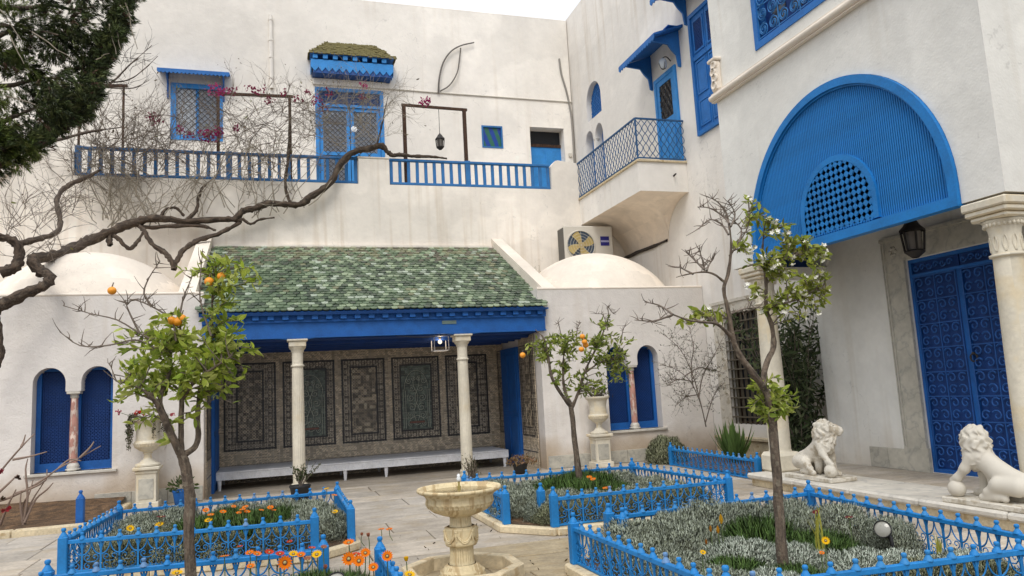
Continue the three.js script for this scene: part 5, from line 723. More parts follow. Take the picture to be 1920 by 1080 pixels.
function citrus(label, o) {
  const t = thing('citrus_tree', label, 'citrus tree'), z0 = o.z, pt = (p) => AZ(z0 + (p[2] || 0), p[0], p[1]), k = Math.abs(z0) / FOC * 1.08;
  const limbs = o.limbs.map((l, i) => { const pts = l.p.map(pt); M(i ? 'limb' : 'trunk', tub(pts, l.r.map((x) => x * 0.77), 0, i ? 8 : 12, 4, i ? 0.14 : 0.1), bark, t); return { pts: new THREE.CatmullRomCurve3(pts, false, 'centripetal').getPoints(30) }; });
  const near = (p) => { let b = null, d = 1e9; for (const l of limbs.slice(1).length ? limbs.slice(1) : limbs) for (const q of l.pts) { const e = q.distanceTo(p) + (q.y > p.y ? 0.12 : 0); if (e < d) { d = e; b = q; } } return b; };
  const twigs = [], leaves = [], flowers = [];
  for (const c of o.clusters) { const C = AZ(z0, c[0], c[1]); for (let i = 0; i < c[4]; i++) {
    const e = ball(1); e.set(e.x * c[2] * k, e.y * c[3] * k, e.z * Math.min(c[2], 60) * k).add(C); const s = near(e), mid = s.clone().lerp(e, 0.5).add(ball(0.05)); mid.y += 0.03; const cv = new THREE.CatmullRomCurve3([s, mid, e]);
    twigs.push(tub([s, mid, e], 0.006, 0.002, 4, 2)); const L = s.distanceTo(e), n = Math.round((c[5] || 9) * 1.35 * rr(0.6, 1.3));
    for (let j = 0; j < n; j++) { const u = 1 - (j / n) * Math.min(0.9, 0.22 / Math.max(0.05, L)) - rr(0, 0.03), p = cv.getPoint(clamp(u)), d = ball(1).normalize(); d.y = d.y * 0.8 + rr(-0.35, 0.45); d.add(cv.getTangent(clamp(u)).multiplyScalar(0.5)).normalize(); leaves.push({ p, q: aim(d), s: rr(0.55, 1.08) * (o.leaf || 1), c: tintOf(c[1] > 700 && o.blossom ? CIT : o.cols || CIT) }); }
    if (o.blossom && c[1] < 650 && rnd() < o.blossom) for (let j = 0; j < 4; j++) flowers.push({ p: e.clone().add(ball(0.035)), q: aim(ball(1).normalize().add(V(0, 0.4, 0.3)).normalize()), s: rr(0.8, 1.3), c: lin(0.82, 0.8, 0.7) });
  } }
  for (const b of o.bare || []) { const pts = b.map(pt); twigs.push(tub(pts, 0.009, 0.003, 5, 3)); const cv = new THREE.CatmullRomCurve3(pts); for (let i = 0; i < b.length * 4; i++) { const u = rr(0.15, 1), p = cv.getPoint(u), d = ball(1).add(V(0, 0.5, 0)).normalize(); const e = p.clone().addScaledVector(d, rr(0.04, 0.14)); twigs.push(tub([p, p.clone().lerp(e, 0.5).add(ball(0.012)), e], 0.0045, 0.0015, 4, 2)); } }
  stuff(M('twigs', twigs, twigM, t));
  leaves.sort((a, b) => b.s - a.s); const N = Math.min(o.parts || 0, leaves.length), ms = [citrusA, citrusB, citrusC];
  for (let i = 0; i < N; i++) { const l = leaves[i], q = l.c.g; const m = M('leaf', citrusLeaf, q > 0.5 ? ms[2] : q < 0.3 ? ms[1] : ms[0], t, true); m.position.copy(l.p); m.quaternion.copy(l.q); m.scale.setScalar(l.s); }
  if (leaves.length > N) instances('foliage', citrusLeaf, leafInst, leaves.slice(N), t);
  if (flowers.length) instances('blossoms', blossomGeo, mat({ color: 0xffffff, roughness: 0.6 }, false), flowers, t);
  for (const f of o.fruit || []) { const p = pt(f), r = rr(0.031, 0.036) * (o.fr || 1); const g = new THREE.SphereGeometry(r, 20, 14).scale(1, 0.94, 1); M('orange', g.translate(p.x, p.y, p.z), orangeM, t); M('fruit_stalk', tub([p.clone().add(V(0, r * 0.9, 0)), p.clone().add(V(0.01, r + 0.03, 0))], 0.005, 0.004, 4, 1), twigM, t); }
  const b = limbs[0].pts[0]; return base(t, b.x, Math.max(0.09, b.y), b.z);
}
const blossomGeo = merge(...[0, 1, 2, 3, 4].map((i) => leafGeo(0.02, 0.012, 0.1, -0.3, 2).rotateX(0.9).rotateY(i * 1.257)));
citrus('leafy orange tree with bright yellow-green crown in front of the left flower bed', { z: -6.15, parts: 280, cols: CIT,
  limbs: [{ p: [[362, 1110], [357, 1060], [354, 1000], [356, 940], [352, 900], [346, 868], [340, 852]], r: [0.056, 0.052, 0.05, 0.053, 0.047, 0.05, 0.046] },
    { p: [[343, 858], [322, 818, 0.05], [305, 775, 0.1], [285, 745, 0.12], [262, 728, 0.12]], r: [0.042, 0.038, 0.034, 0.026, 0.014] }, { p: [[308, 785, 0.08], [300, 745, 0.05], [318, 700, 0], [322, 650, -0.05]], r: [0.026, 0.024, 0.018, 0.01] },
    { p: [[340, 852], [339, 800], [341, 750, -0.05], [343, 690, -0.1], [340, 640, -0.1], [336, 590, -0.1]], r: [0.034, 0.026, 0.024, 0.02, 0.016, 0.01] }, { p: [[345, 852], [362, 842, -0.05], [371, 822, -0.1], [371, 780, -0.12], [374, 735, -0.15], [386, 690, -0.2], [396, 630, -0.2], [398, 560, -0.2], [404, 500, -0.15]], r: [0.034, 0.03, 0.027, 0.024, 0.021, 0.018, 0.014, 0.01, 0.006] },
    { p: [[341, 750], [365, 715, 0.1], [400, 690, 0.15], [430, 670, 0.15]], r: [0.02, 0.017, 0.012, 0.007] }],
  clusters: [[320, 655, 85, 55, 32, 9], [400, 655, 75, 65, 34, 9], [360, 715, 85, 48, 26, 9], [275, 640, 50, 32, 12, 8], [440, 610, 42, 45, 11, 8], [430, 700, 38, 38, 11, 8], [285, 715, 55, 28, 12, 8], [415, 560, 40, 35, 7, 7], [450, 520, 42, 30, 7, 7], [405, 505, 25, 30, 5, 6], [300, 720, 35, 25, 6, 8], [240, 620, 22, 14, 2, 6], [220, 756, 18, 10, 2, 5], [345, 508, 22, 14, 3, 6], [270, 785, 28, 18, 3, 6], [370, 780, 12, 25, 2, 5], [322, 805, 15, 20, 2, 5], [485, 515, 12, 8, 2, 5], [440, 760, 8, 12, 1, 4]],
  bare: [[[322, 660], [290, 640], [262, 625], [220, 600], [170, 588], [118, 573]], [[310, 668], [262, 638], [200, 648], [150, 648], [112, 622]], [[330, 640], [322, 600], [285, 575], [262, 565], [240, 560]], [[285, 575], [270, 550], [280, 520], [300, 490]], [[262, 625], [240, 580], [235, 562]], [[335, 600], [345, 555], [360, 520]], [[280, 735], [250, 700], [225, 720], [205, 680]], [[396, 630], [375, 560], [380, 470]]],
  fruit: [[210, 545], [322, 601], [333, 603], [341, 597], [392, 528], [415, 518]] });
citrus('small round orange tree standing in the middle flower bed', { z: -9.75, parts: 60, leaf: 0.95, cols: [[0.36, 0.43, 0.075], [0.44, 0.49, 0.11], [0.25, 0.31, 0.055], [0.5, 0.52, 0.17], [0.15, 0.19, 0.035]], fr: 1.15,
  limbs: [{ p: [[1092, 925], [1084, 880], [1078, 830], [1073, 780], [1070, 760]], r: [0.07, 0.058, 0.05, 0.046, 0.044] }, { p: [[1070, 762], [1050, 735, 0.1], [1034, 705, 0.1], [1028, 670, 0.1], [1020, 635, 0.1], [1004, 618]], r: [0.04, 0.032, 0.026, 0.022, 0.016, 0.008] }, { p: [[1072, 762], [1058, 728, -0.1], [1056, 690, -0.1], [1058, 650, -0.1]], r: [0.034, 0.028, 0.022, 0.012] }, { p: [[1072, 765], [1085, 735], [1095, 700], [1112, 665], [1130, 625], [1142, 595]], r: [0.036, 0.028, 0.024, 0.018, 0.012, 0.006] }, { p: [[1095, 700], [1125, 680, 0.1], [1155, 668, 0.2]], r: [0.018, 0.013, 0.007] }],
  clusters: [[1040, 665, 42, 38, 22, 8], [1090, 655, 50, 40, 28, 8], [1135, 665, 45, 45, 28, 8], [1075, 712, 50, 28, 18, 8], [1130, 712, 42, 28, 18, 8], [1165, 650, 25, 35, 10, 7], [1015, 655, 28, 25, 9, 7], [985, 655, 25, 12, 5, 6], [1060, 630, 35, 15, 7, 6], [1130, 615, 40, 18, 9, 6], [1170, 700, 25, 30, 8, 7]],
  bare: [[[1142, 595], [1140, 575], [1150, 588], [1162, 578]], [[1140, 620], [1130, 590], [1118, 588]], [[1054, 640], [1048, 610], [1046, 602]], [[1080, 640], [1084, 612], [1090, 604]], [[1165, 640], [1168, 620], [1172, 610]]],
  fruit: [[980, 666, 0.1], [1092, 631, 0.25], [1096, 641, 0.25], [1090, 655, 0.3], [1098, 647, 0.2]] });
citrus('tall citrus tree with white blossoms in the right flower bed, trunk tufted with leaves', { z: -4.95, parts: 240, leaf: 0.78, cols: CITD, blossom: 0.5,
  limbs: [{ p: [[1472, 1090], [1466, 1040], [1461, 960], [1456, 880], [1450, 810], [1448, 785]], r: [0.06, 0.053, 0.049, 0.046, 0.045, 0.045] },
    { p: [[1450, 792], [1436, 735, 0.05], [1412, 700, 0.1], [1390, 672, 0.1], [1376, 640, 0.1], [1367, 590, 0.1], [1357, 542, 0.1], [1365, 515, 0.1], [1371, 465, 0.1], [1368, 425, 0.1]], r: [0.04, 0.034, 0.032, 0.03, 0.027, 0.022, 0.018, 0.018, 0.013, 0.008] }, { p: [[1446, 790], [1432, 710], [1440, 675, -0.05], [1450, 650, -0.08], [1447, 610, -0.1], [1437, 580, -0.1], [1436, 525, -0.1], [1430, 470, -0.12], [1432, 440, -0.12]], r: [0.038, 0.03, 0.029, 0.028, 0.024, 0.021, 0.017, 0.012, 0.006] },
    { p: [[1372, 632, 0.1], [1345, 608, 0.15], [1320, 604, 0.2], [1290, 600, 0.2], [1262, 590, 0.2]], r: [0.02, 0.016, 0.013, 0.01, 0.008] }, { p: [[1357, 528, 0.1], [1340, 515, 0.1], [1322, 510, 0.1], [1290, 514, 0.1], [1268, 520, 0.1]], r: [0.013, 0.011, 0.009, 0.007, 0.004] }, { p: [[1437, 580, -0.1], [1460, 572], [1500, 560], [1530, 545], [1550, 545]], r: [0.013, 0.011, 0.009, 0.007, 0.004] }, { p: [[1368, 480, 0.1], [1385, 455, 0.05], [1402, 425], [1405, 395]], r: [0.01, 0.008, 0.006, 0.004] }, { p: [[1434, 510, -0.1], [1460, 490], [1495, 478], [1530, 470]], r: [0.011, 0.009, 0.007, 0.004] }],
  clusters: [[1428, 425, 32, 34, 10, 7], [1465, 440, 35, 28, 10, 7], [1495, 470, 36, 28, 14, 8], [1530, 480, 30, 28, 12, 7], [1455, 490, 38, 22, 12, 8], [1475, 515, 40, 22, 13, 8], [1525, 530, 34, 26, 12, 7], [1540, 555, 20, 18, 5, 6], [1485, 560, 36, 26, 12, 8], [1455, 580, 30, 14, 7, 7], [1510, 585, 26, 12, 6, 6], [1395, 460, 22, 18, 6, 6], [1415, 545, 18, 12, 4, 6], [1318, 590, 24, 18, 7, 8], [1275, 605, 12, 8, 3, 6], [1405, 500, 18, 12, 3, 5], [1440, 770, 42, 24, 16, 11], [1475, 755, 34, 28, 14, 11], [1430, 735, 24, 24, 10, 10], [1455, 725, 20, 20, 6, 9], [1430, 395, 10, 12, 2, 5], [1405, 375, 8, 12, 2, 5], [1345, 600, 14, 12, 3, 6]],
  bare: [[[1368, 430, 0.1], [1362, 400], [1345, 378], [1325, 368]], [[1366, 440, 0.1], [1350, 418], [1330, 412], [1310, 430]], [[1370, 425, 0.1], [1378, 400], [1365, 375]], [[1368, 420, 0.1], [1355, 405], [1330, 390], [1308, 388]], [[1262, 590, 0.2], [1235, 572], [1208, 566]], [[1262, 590, 0.2], [1225, 602], [1190, 600]], [[1322, 510, 0.1], [1318, 490], [1310, 465]], [[1325, 508, 0.1], [1330, 495], [1336, 488]], [[1300, 514, 0.1], [1272, 500]], [[1320, 505, 0.1], [1300, 485], [1284, 468]], [[1385, 455, 0.05], [1390, 430], [1372, 410]], [[1365, 590, 0.1], [1400, 578], [1432, 576]]] });
// ---- bougainvillea: old trunks, branches, a haze of bare twigs, few bracts
{
  const t = thing('bougainvillea', 'old bare bougainvillea with thick twisted trunk and few magenta flowers along the terrace railing', 'vine');
  const pth = (l) => l.map(([x, y, z]) => AZ(z, x, y)), br = (name, l, r, rad = 10) => { const p = pth(l); M(name, tub(p, r.map((q) => q * 0.84), 0, rad, 6, 0.42), vineBark, t); const c = new THREE.CatmullRomCurve3(p, false, 'centripetal').getPoints(40); c.r = r; return c; };
  const B = [];
  B.push(br('trunk', [[-60, 640, -13.4], [-20, 586, -13.5], [0, 575, -13.6], [42, 552, -13.7], [84, 535, -13.8], [93, 520, -13.9], [76, 508, -14.0], [60, 489, -14.1], [70, 484, -14.5], [106, 478, -15.2], [141, 464, -16.2], [169, 450, -16.8], [211, 433, -17.1], [253, 417, -17.3], [292, 409, -17.4], [352, 415, -17.5], [422, 411, -17.5], [454, 413, -17.5]], [0.12, 0.115, 0.11, 0.1, 0.095, 0.1, 0.1, 0.1, 0.105, 0.11, 0.115, 0.115, 0.11, 0.1, 0.09, 0.075, 0.07, 0.065], 12));
  B.push(br('trunk', [[0, 512, -13.9], [30, 500, -13.95], [36, 480, -14.0], [30, 455, -14.0], [8, 446, -14.0], [-30, 440, -13.9]], [0.11, 0.1, 0.09, 0.08, 0.075, 0.07]), br('trunk', [[30, 498, -14.0], [34, 470, -14.05], [22, 452, -14.1]], [0.07, 0.06, 0.05]), br('trunk', [[-6, 590, -13.3], [-2, 630, -13.3], [4, 662, -13.3], [-4, 690, -13.3]], [0.05, 0.055, 0.045, 0.03]));
  B.push(br('branch', [[35, 457, -14.05], [77, 447, -14.6], [109, 433, -15.2], [113, 408, -15.8], [106, 380, -16.3], [122, 352, -16.9], [163, 332, -17.3], [190, 318, -17.5]], [0.06, 0.055, 0.05, 0.05, 0.05, 0.05, 0.05, 0.03]));
  B.push(br('trunk', [[440, 412, -17.5], [456, 396, -17.5], [480, 390, -17.5], [502, 381, -17.52], [540, 384, -17.52], [566, 382, -17.54], [580, 370, -17.56], [617, 346, -17.6], [639, 307, -17.66], [661, 286, -17.75], [690, 279, -17.8], [717, 274, -17.85], [726, 284, -17.85], [735, 291, -17.85], [752, 290, -17.85], [776, 293, -17.85], [810, 294, -17.85], [838, 297, -17.85]], [0.09, 0.085, 0.085, 0.085, 0.08, 0.085, 0.09, 0.085, 0.085, 0.085, 0.085, 0.085, 0.07, 0.06, 0.055, 0.05, 0.04, 0.025], 12));
  B.push(br('branch', [[250, 418, -17.25], [270, 426, -17.4], [320, 424, -17.45], [380, 424, -17.5], [405, 432, -17.5]], [0.06, 0.055, 0.05, 0.045, 0.03]), br('branch', [[262, 424, -17.2], [272, 436, -17.1], [284, 456, -17.0], [308, 474, -16.9], [322, 490, -16.8], [326, 505, -16.75]], [0.05, 0.055, 0.055, 0.06, 0.065, 0.06]), br('branch', [[326, 505, -16.75], [332, 488, -16.85], [345, 468, -17.0], [370, 452, -17.2], [415, 436, -17.4], [450, 417, -17.5]], [0.06, 0.06, 0.06, 0.06, 0.055, 0.05]), br('branch', [[205, 438, -17.1], [222, 448, -17.0], [242, 466, -17.0], [256, 456, -17.1], [268, 436, -17.2]], [0.055, 0.05, 0.048, 0.045, 0.03]), br('branch', [[206, 436, -17.1], [205, 450, -17.0], [207, 460, -16.95]], [0.06, 0.065, 0.06]), br('branch', [[300, 408, -17.45], [312, 392, -17.5], [330, 390, -17.5], [345, 405, -17.5]], [0.04, 0.035, 0.035, 0.03]), br('branch', [[350, 412, -17.5], [368, 395, -17.55], [372, 370, -17.6], [380, 352, -17.65], [398, 336, -17.65]], [0.05, 0.045, 0.04, 0.03, 0.02]), br('branch', [[454, 410, -17.5], [470, 420, -17.5], [486, 412, -17.5], [515, 408, -17.5]], [0.04, 0.035, 0.03, 0.02]));
  B.push(br('branch', [[545, 384, -17.5], [535, 350, -17.55], [540, 300, -17.6], [543, 240, -17.65], [545, 190, -17.7]], [0.045, 0.04, 0.04, 0.035, 0.02]), br('branch', [[-20, 285, -14.5], [50, 275, -15.2], [110, 262, -16.4], [165, 248, -17.3], [230, 238, -17.7]], [0.04, 0.04, 0.035, 0.03, 0.015]), br('branch', [[705, 276, -17.82], [715, 240, -17.85], [722, 205, -17.85], [728, 180, -17.85]], [0.028, 0.022, 0.016, 0.008]), br('branch', [[120, 190, -12], [170, 180, -13], [215, 150, -13.4], [240, 125, -13.6], [285, 85, -13.8]], [0.03, 0.026, 0.02, 0.014, 0.006]), br('branch', [[205, 155, -13.4], [240, 150, -13.6], [270, 130, -13.8], [296, 105, -13.9]], [0.016, 0.013, 0.01, 0.005]), br('branch', [[150, 176, -12.8], [190, 165, -13.2], [250, 165, -13.6], [280, 150, -13.8]], [0.016, 0.012, 0.01, 0.005]));
  // twigs: random walks that rise, arch over and branch
  const tw = [], twp = [], twd = [], tips = [];
  const grow = (p, d, r, n, st, lv, bag) => { const pts = [p.clone()]; let q = p.clone(); const dd = d.clone(); for (let i = 0; i < n; i++) { dd.add(ball(0.42)); dd.y += -0.05 * i / n; dd.z *= 0.6; dd.normalize(); q = q.clone().addScaledVector(dd, st); if (q.z < -18.35) q.z = -18.35; if (q.z > -16.6 && p.z < -16.9) q.z = -16.6; pts.push(q); if (lv > 0 && rnd() < 0.45) grow(q, dd.clone().add(ball(0.9)).normalize(), r * 0.6, Math.ceil(n * 0.6), st * 0.8, lv - 1, bag); } bag.push(tub(pts, r, r * 0.3, 3, 1)); tips.push(pts[pts.length - 1]); };
  const zoneOK = (p) => true;
  const src = (x0, x1, y0, y1, n, up, r, bag, lv = 2, len = 8) => { for (let i = 0; i < n * 1.15; i++) { const p = AZ(rr(-17.75, -17.35), rr(x0, x1), rr(y0, y1)); grow(p, V(rr(-0.9, 0.9), up + rr(-0.5, 0.5), rr(-0.3, 0.3)).normalize(), r * 1.1 * rr(0.7, 1.3), len, 0.115, lv, bag); } };
  src(120, 320, 250, 345, 58, 0.7, 0.009, tw); src(180, 560, 225, 330, 84, 0.6, 0.008, tw); src(290, 560, 300, 400, 40, 0.8, 0.009, twp); src(150, 300, 330, 420, 30, 0.9, 0.010, twp, 2, 9); src(420, 620, 190, 270, 54, 0.3, 0.007, tw); src(570, 720, 190, 280, 34, 0.5, 0.007, twp); src(640, 740, 200, 270, 22, 0.8, 0.007, twp); src(0, 140, 380, 470, 18, 0.8, 0.008, tw, 1); src(740, 800, 195, 215, 6, 0.2, 0.005, tw, 1, 5);
  for (let i = 0; i < 26; i++) { const p = AZ(-14.2, rr(0, 110), rr(390, 500)); grow(p, V(rr(-0.5, 0.9), rr(0.1, 1), rr(-0.2, 0.3)).normalize(), 0.007, 8, 0.09, 1, tw); }
  for (let i = 0; i < 30; i++) { const p = AZ(-13.5, rr(170, 285), rr(95, 190)); grow(p, V(rr(-0.6, 1), rr(-0.2, 0.8), rr(-0.2, 0.3)).normalize(), 0.005, 6, 0.07, 1, twd); }
  for (let i = 0; i < 24; i++) { const x = rr(185, 310), p = AZ(-17.45, x, rr(405, 430)), e = AZ(-17.5, x + rr(-70, 60), rr(330, 350)); twp.push(tub(zig3(p, e, 5, 0.06), 0.014, 0.006, 4, 2)); }
  for (let i = 0; i < 20; i++) { const x = rr(330, 580), p = AZ(-17.5, x, rr(385, 415)), e = AZ(-17.6, x + rr(-60, 90), rr(235, 345)); twp.push(tub(zig3(p, e, 6, 0.07), 0.013, 0.005, 4, 2)); }
  stuff(M('twigs', tw, twigM, t)); stuff(M('twigs', twp, twigPale, t)); stuff(M('twigs', twd, twigDark, t));
  const cones = []; for (let i = 0; i < 60; i++) { const p = tips[Math.floor(rnd() * tips.length)]; cones.push({ p: p.clone().add(ball(0.03)), q: aim(ball(1).normalize()), s: rr(0.5, 1.1), c: tintOf([[0.2, 0.19, 0.08], [0.1, 0.08, 0.05], [0.25, 0.24, 0.1], [0.14, 0.1, 0.06]]) }); }
  for (let i = 0; i < 700; i++) { const p = tips[Math.floor(rnd() * tips.length)]; cones.push({ p: p.clone().add(ball(0.12)), q: aim(ball(1).normalize()), s: rr(0.35, 0.75), c: tintOf([[0.17, 0.12, 0.08], [0.1, 0.07, 0.05], [0.3, 0.28, 0.1], [0.22, 0.16, 0.1]]) }); }
  instances('dry_leaves', citrusLeaf, leafInst, cones, t);
  const bg = leafGeo(0.07, 0.055, 0.3, 0.15, 2), mg = [leafM(0.42, 0.02, 0.17), leafM(0.30, 0.03, 0.10), leafM(0.5, 0.06, 0.22)];
  for (const [x, y, n, r, m] of [[288, 222, 34, 15, 1], [338, 242, 12, 7, 0], [352, 252, 16, 10, 0], [385, 256, 30, 15, 0], [402, 252, 40, 16, 0], [412, 246, 22, 9, 0], [442, 240, 14, 8, 0], [402, 168, 30, 16, 2], [418, 172, 20, 12, 2], [437, 172, 12, 9, 1], [488, 170, 16, 14, 1], [505, 188, 14, 12, 1], [530, 172, 10, 8, 1], [560, 185, 12, 10, 1], [592, 186, 14, 10, 2], [606, 200, 12, 9, 1], [683, 160, 16, 9, 2], [680, 182, 9, 7, 1], [798, 192, 34, 12, 0], [615, 175, 10, 9, 1], [465, 165, 10, 9, 1], [575, 172, 10, 7, 1]]) { const c = AZ(-17.55, x, y), k = 17.6 / FOC, g = []; for (let i = 0; i < n * 1.5; i++) { const p = ball(1); g.push(bg.clone().scale(rr(0.7, 1.2), rr(0.7, 1.2), 1).applyQuaternion(aim(ball(1).normalize())).translate(c.x + p.x * r * k, c.y + p.y * r * k * 0.8, c.z + p.z * 0.12)); } stuff(M('flower_cluster', g, mg[m], t)); }
  base(t, -5.5, 0, -13.4);
}
// ---- conifer at the upper left
{
  const t = thing('conifer', 'dark green conifer overhanging the upper left corner', 'conifer');
  const trunk = [V(-4.6, 0.0, -8.6), V(-4.5, 1.6, -8.5), V(-4.2, 3.4, -8.3), V(-3.7, 5.4, -8.1), V(-3.4, 7.5, -8.0)]; M('trunk', tub(trunk, [0.2, 0.18, 0.15, 0.12, 0.07], 0, 12, 4, 0.15), vineBark, t);
  for (const [a, b] of [[[-40, 90, -8], [70, 30, -7.8]], [[-60, 40, -8], [110, 66, -7.7]], [[-40, 170, -8], [120, 150, -8]], [[-30, 230, -8], [90, 205, -8]], [[-50, 10, -8], [180, 12, -8.1]], [[-30, 250, -7.8], [60, 262, -7.9]]]) { const p = AZ(a[2], a[0], a[1]), q = AZ(b[2], b[0], b[1]); M('limb', tub(zig3(p, q, 5, 0.05), 0.03, 0.008, 6, 3), bark, t); }
  const tb = []; for (const [x, y, X, Y] of [[235, 5, 258, 92], [205, 45, 218, 102], [214, 50, 228, 96], [225, 10, 250, 40], [180, 112, 205, 100], [60, 60, 140, 115], [10, 180, 92, 205], [0, 18, 40, 75], [20, 70, 45, 120]]) tb.push(tub(zig3(AZ(-7.5, x, y), AZ(-7.45, X, Y), 5, 0.012), 0.007, 0.003, 4, 2)); stuff(M('twigs', tb, twigPale, t));
  const sg = (() => { const P = [], N = []; for (let i = 0; i < 28; i++) { const b = V(rr(-0.012, 0.012), rr(0, 0.06), rr(-0.012, 0.012)), d = V(gs() * 0.8, 1, gs() * 0.8).normalize(), s = d.clone().cross(ball(1)).normalize().multiplyScalar(0.0028), L = rr(0.03, 0.065), e = b.clone().addScaledVector(d, L), m = b.clone().addScaledVector(d, L * 0.5); P.push(...b.toArray(), ...m.clone().add(s).toArray(), ...e.toArray(), ...b.toArray(), ...e.toArray(), ...m.clone().sub(s).toArray()); const n = d.clone().multiplyScalar(0.5).add(ball(0.8)).normalize(); for (let k = 0; k < 6; k++) N.push(n.x, n.y, n.z); } const g = new THREE.BufferGeometry(); g.setAttribute('position', new THREE.Float32BufferAttribute(P, 3)); g.setAttribute('normal', new THREE.Float32BufferAttribute(N, 3)); g.setAttribute('uv', new THREE.Float32BufferAttribute(new Float32Array(P.length / 3 * 2), 2)); return g; })();
  const edge = (y) => { const K = [[-40, 245], [0, 240], [60, 222], [90, 205], [120, 188], [165, 182], [205, 165], [222, 125], [250, 98], [275, 72], [300, 30], [318, 0]]; for (let i = 1; i < K.length; i++) if (y <= K[i][0]) return lerp(K[i - 1][1], K[i][1], (y - K[i - 1][0]) / (K[i][0] - K[i - 1][0])); return -40; };
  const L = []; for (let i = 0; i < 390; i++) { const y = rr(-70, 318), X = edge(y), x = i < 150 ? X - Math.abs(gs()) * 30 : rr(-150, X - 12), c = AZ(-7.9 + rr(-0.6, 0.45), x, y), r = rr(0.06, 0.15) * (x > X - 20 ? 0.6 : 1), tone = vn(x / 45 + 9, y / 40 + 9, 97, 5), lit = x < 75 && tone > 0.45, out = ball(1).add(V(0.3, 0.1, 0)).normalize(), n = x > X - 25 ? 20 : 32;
    for (let k = 0; k < n; k++) { const o = ball(1), p = c.clone().addScaledVector(o, r).add(V(0, -r * 0.2 * Math.abs(o.x), 0)); const d = o.clone().multiplyScalar(0.8).add(out).add(V(0, -0.45, 0)).normalize(); L.push({ p, q: aim(d), s: rr(0.6, 1.25), c: tintOf(lit ? [[0.2, 0.27, 0.05], [0.14, 0.2, 0.04], [0.26, 0.31, 0.08]] : rnd() < 0.04 ? [[0.14, 0.08, 0.05]] : [[0.075, 0.11, 0.032], [0.10, 0.14, 0.04], [0.14, 0.17, 0.05], [0.045, 0.065, 0.024]]) }); } }  // brighter greens of lit sprays: light put into the foliage colour
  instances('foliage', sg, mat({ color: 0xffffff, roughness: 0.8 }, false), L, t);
  base(t, -4.6, 0, -8.6);
}
// ---- silvery cushion shrubs
function moundGeo(n, len, wid, cols, flat = 0.75) { const P = [], N = [], C = []; for (let i = 0; i < n; i++) { const d = ball(1).normalize(); if (d.y < -0.1) d.y = -d.y; const k = Math.pow(rnd(), 0.4), bump = 0.76 + 0.34 * vn(d.x * 2.6 + 9, d.z * 2.6 + d.y * 2 + 9, 99, 6) + 0.2 * vn(d.x * 7 + 30, d.z * 7 + d.y * 6 + 30, 99, 8), p = V(d.x, d.y * flat, d.z).multiplyScalar((0.5 + 0.5 * k) * bump), b = d.clone().multiplyScalar(0.8).add(V(0, 0.6, 0)).add(ball(0.65)).normalize(), L = len * rr(0.6, 1.3), s = b.clone().cross(ball(1)).normalize().multiplyScalar(wid * rr(0.7, 1.3)), e = p.clone().addScaledVector(b, L); P.push(...p.clone().sub(s).toArray(), ...p.clone().add(s).toArray(), ...e.toArray()); const nn = d.clone().add(ball(0.5)).normalize(); const c = cols[Math.floor(rnd() * cols.length)], g = 1.3 * rr(0.75, 1.2) * (0.45 + 0.55 * k); for (let q = 0; q < 3; q++) { N.push(nn.x, nn.y, nn.z); const h = q === 2 ? 1.1 : 0.75; C.push(c[0] * g * h, c[1] * g * h, c[2] * g * h); } }  // blades darken towards the cushion centre: inner shade put into vertex colour
  const g = new THREE.BufferGeometry(); g.setAttribute('position', new THREE.Float32BufferAttribute(P, 3)); g.setAttribute('normal', new THREE.Float32BufferAttribute(N, 3)); g.setAttribute('uv', new THREE.Float32BufferAttribute(new Float32Array(n * 6), 2)); g.setAttribute('color', new THREE.Float32BufferAttribute(C, 3)); return g; }
const vcM = mat({ color: 0xffffff, vertexColors: true, roughness: 0.95 }, false);
const SG = [moundGeo(22000, 0.062, 0.0075, [[0.36, 0.40, 0.31], [0.28, 0.31, 0.21], [0.45, 0.49, 0.39]]), moundGeo(20000, 0.085, 0.0085, [[0.50, 0.55, 0.46], [0.42, 0.48, 0.38], [0.58, 0.62, 0.52]]), moundGeo(18000, 0.07, 0.010, [[0.22, 0.24, 0.13], [0.30, 0.32, 0.2], [0.16, 0.17, 0.08], [0.38, 0.38, 0.24]]), moundGeo(8000, 0.32, 0.016, [[0.07, 0.14, 0.03], [0.11, 0.19, 0.04], [0.05, 0.09, 0.02]], 0.6)];
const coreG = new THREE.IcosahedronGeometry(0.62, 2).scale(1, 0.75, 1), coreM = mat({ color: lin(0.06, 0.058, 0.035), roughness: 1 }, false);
function mound(kind, label, group, x, z, r, h, y = 0.09) { const t = thing(['silver_shrub', 'silver_shrub', 'grey_shrub', 'green_tuft'][kind], label, 'shrub', group); t.position.set(x, y, z); t.rotation.y = rr(0, 6.3); const f = new THREE.Mesh(SG[kind], vcM); f.name = 'foliage'; f.castShadow = f.receiveShadow = true; f.scale.set(r * rr(0.9, 1.1), h / 0.78, r * rr(0.9, 1.1)); f.userData.kind = 'stuff'; t.add(f); const c = new THREE.Mesh(coreG, coreM); c.name = 'stems'; c.scale.copy(f.scale); t.add(c); return t; }  // added solid dark core fills the cushion, in place of its shaded inside
const bedOf = { R: 'near right bed', M: 'middle bed', L: 'far left bed', N: 'near left bed' };
function mounds(b, kind, list) { const nm = ['grey-green feathery cushion shrub in the ', 'pale silver feathery cushion shrub in the ', 'olive grey dense shrub in the ', 'dark green grassy tuft in the '][kind], g = ['grey cushions, ', 'silver cushions, ', 'olive shrubs, ', 'green tufts, '][kind] + bedOf[b]; for (const [x, z, r, h] of list) mound(kind, nm + bedOf[b], g, x, z, r, h); }
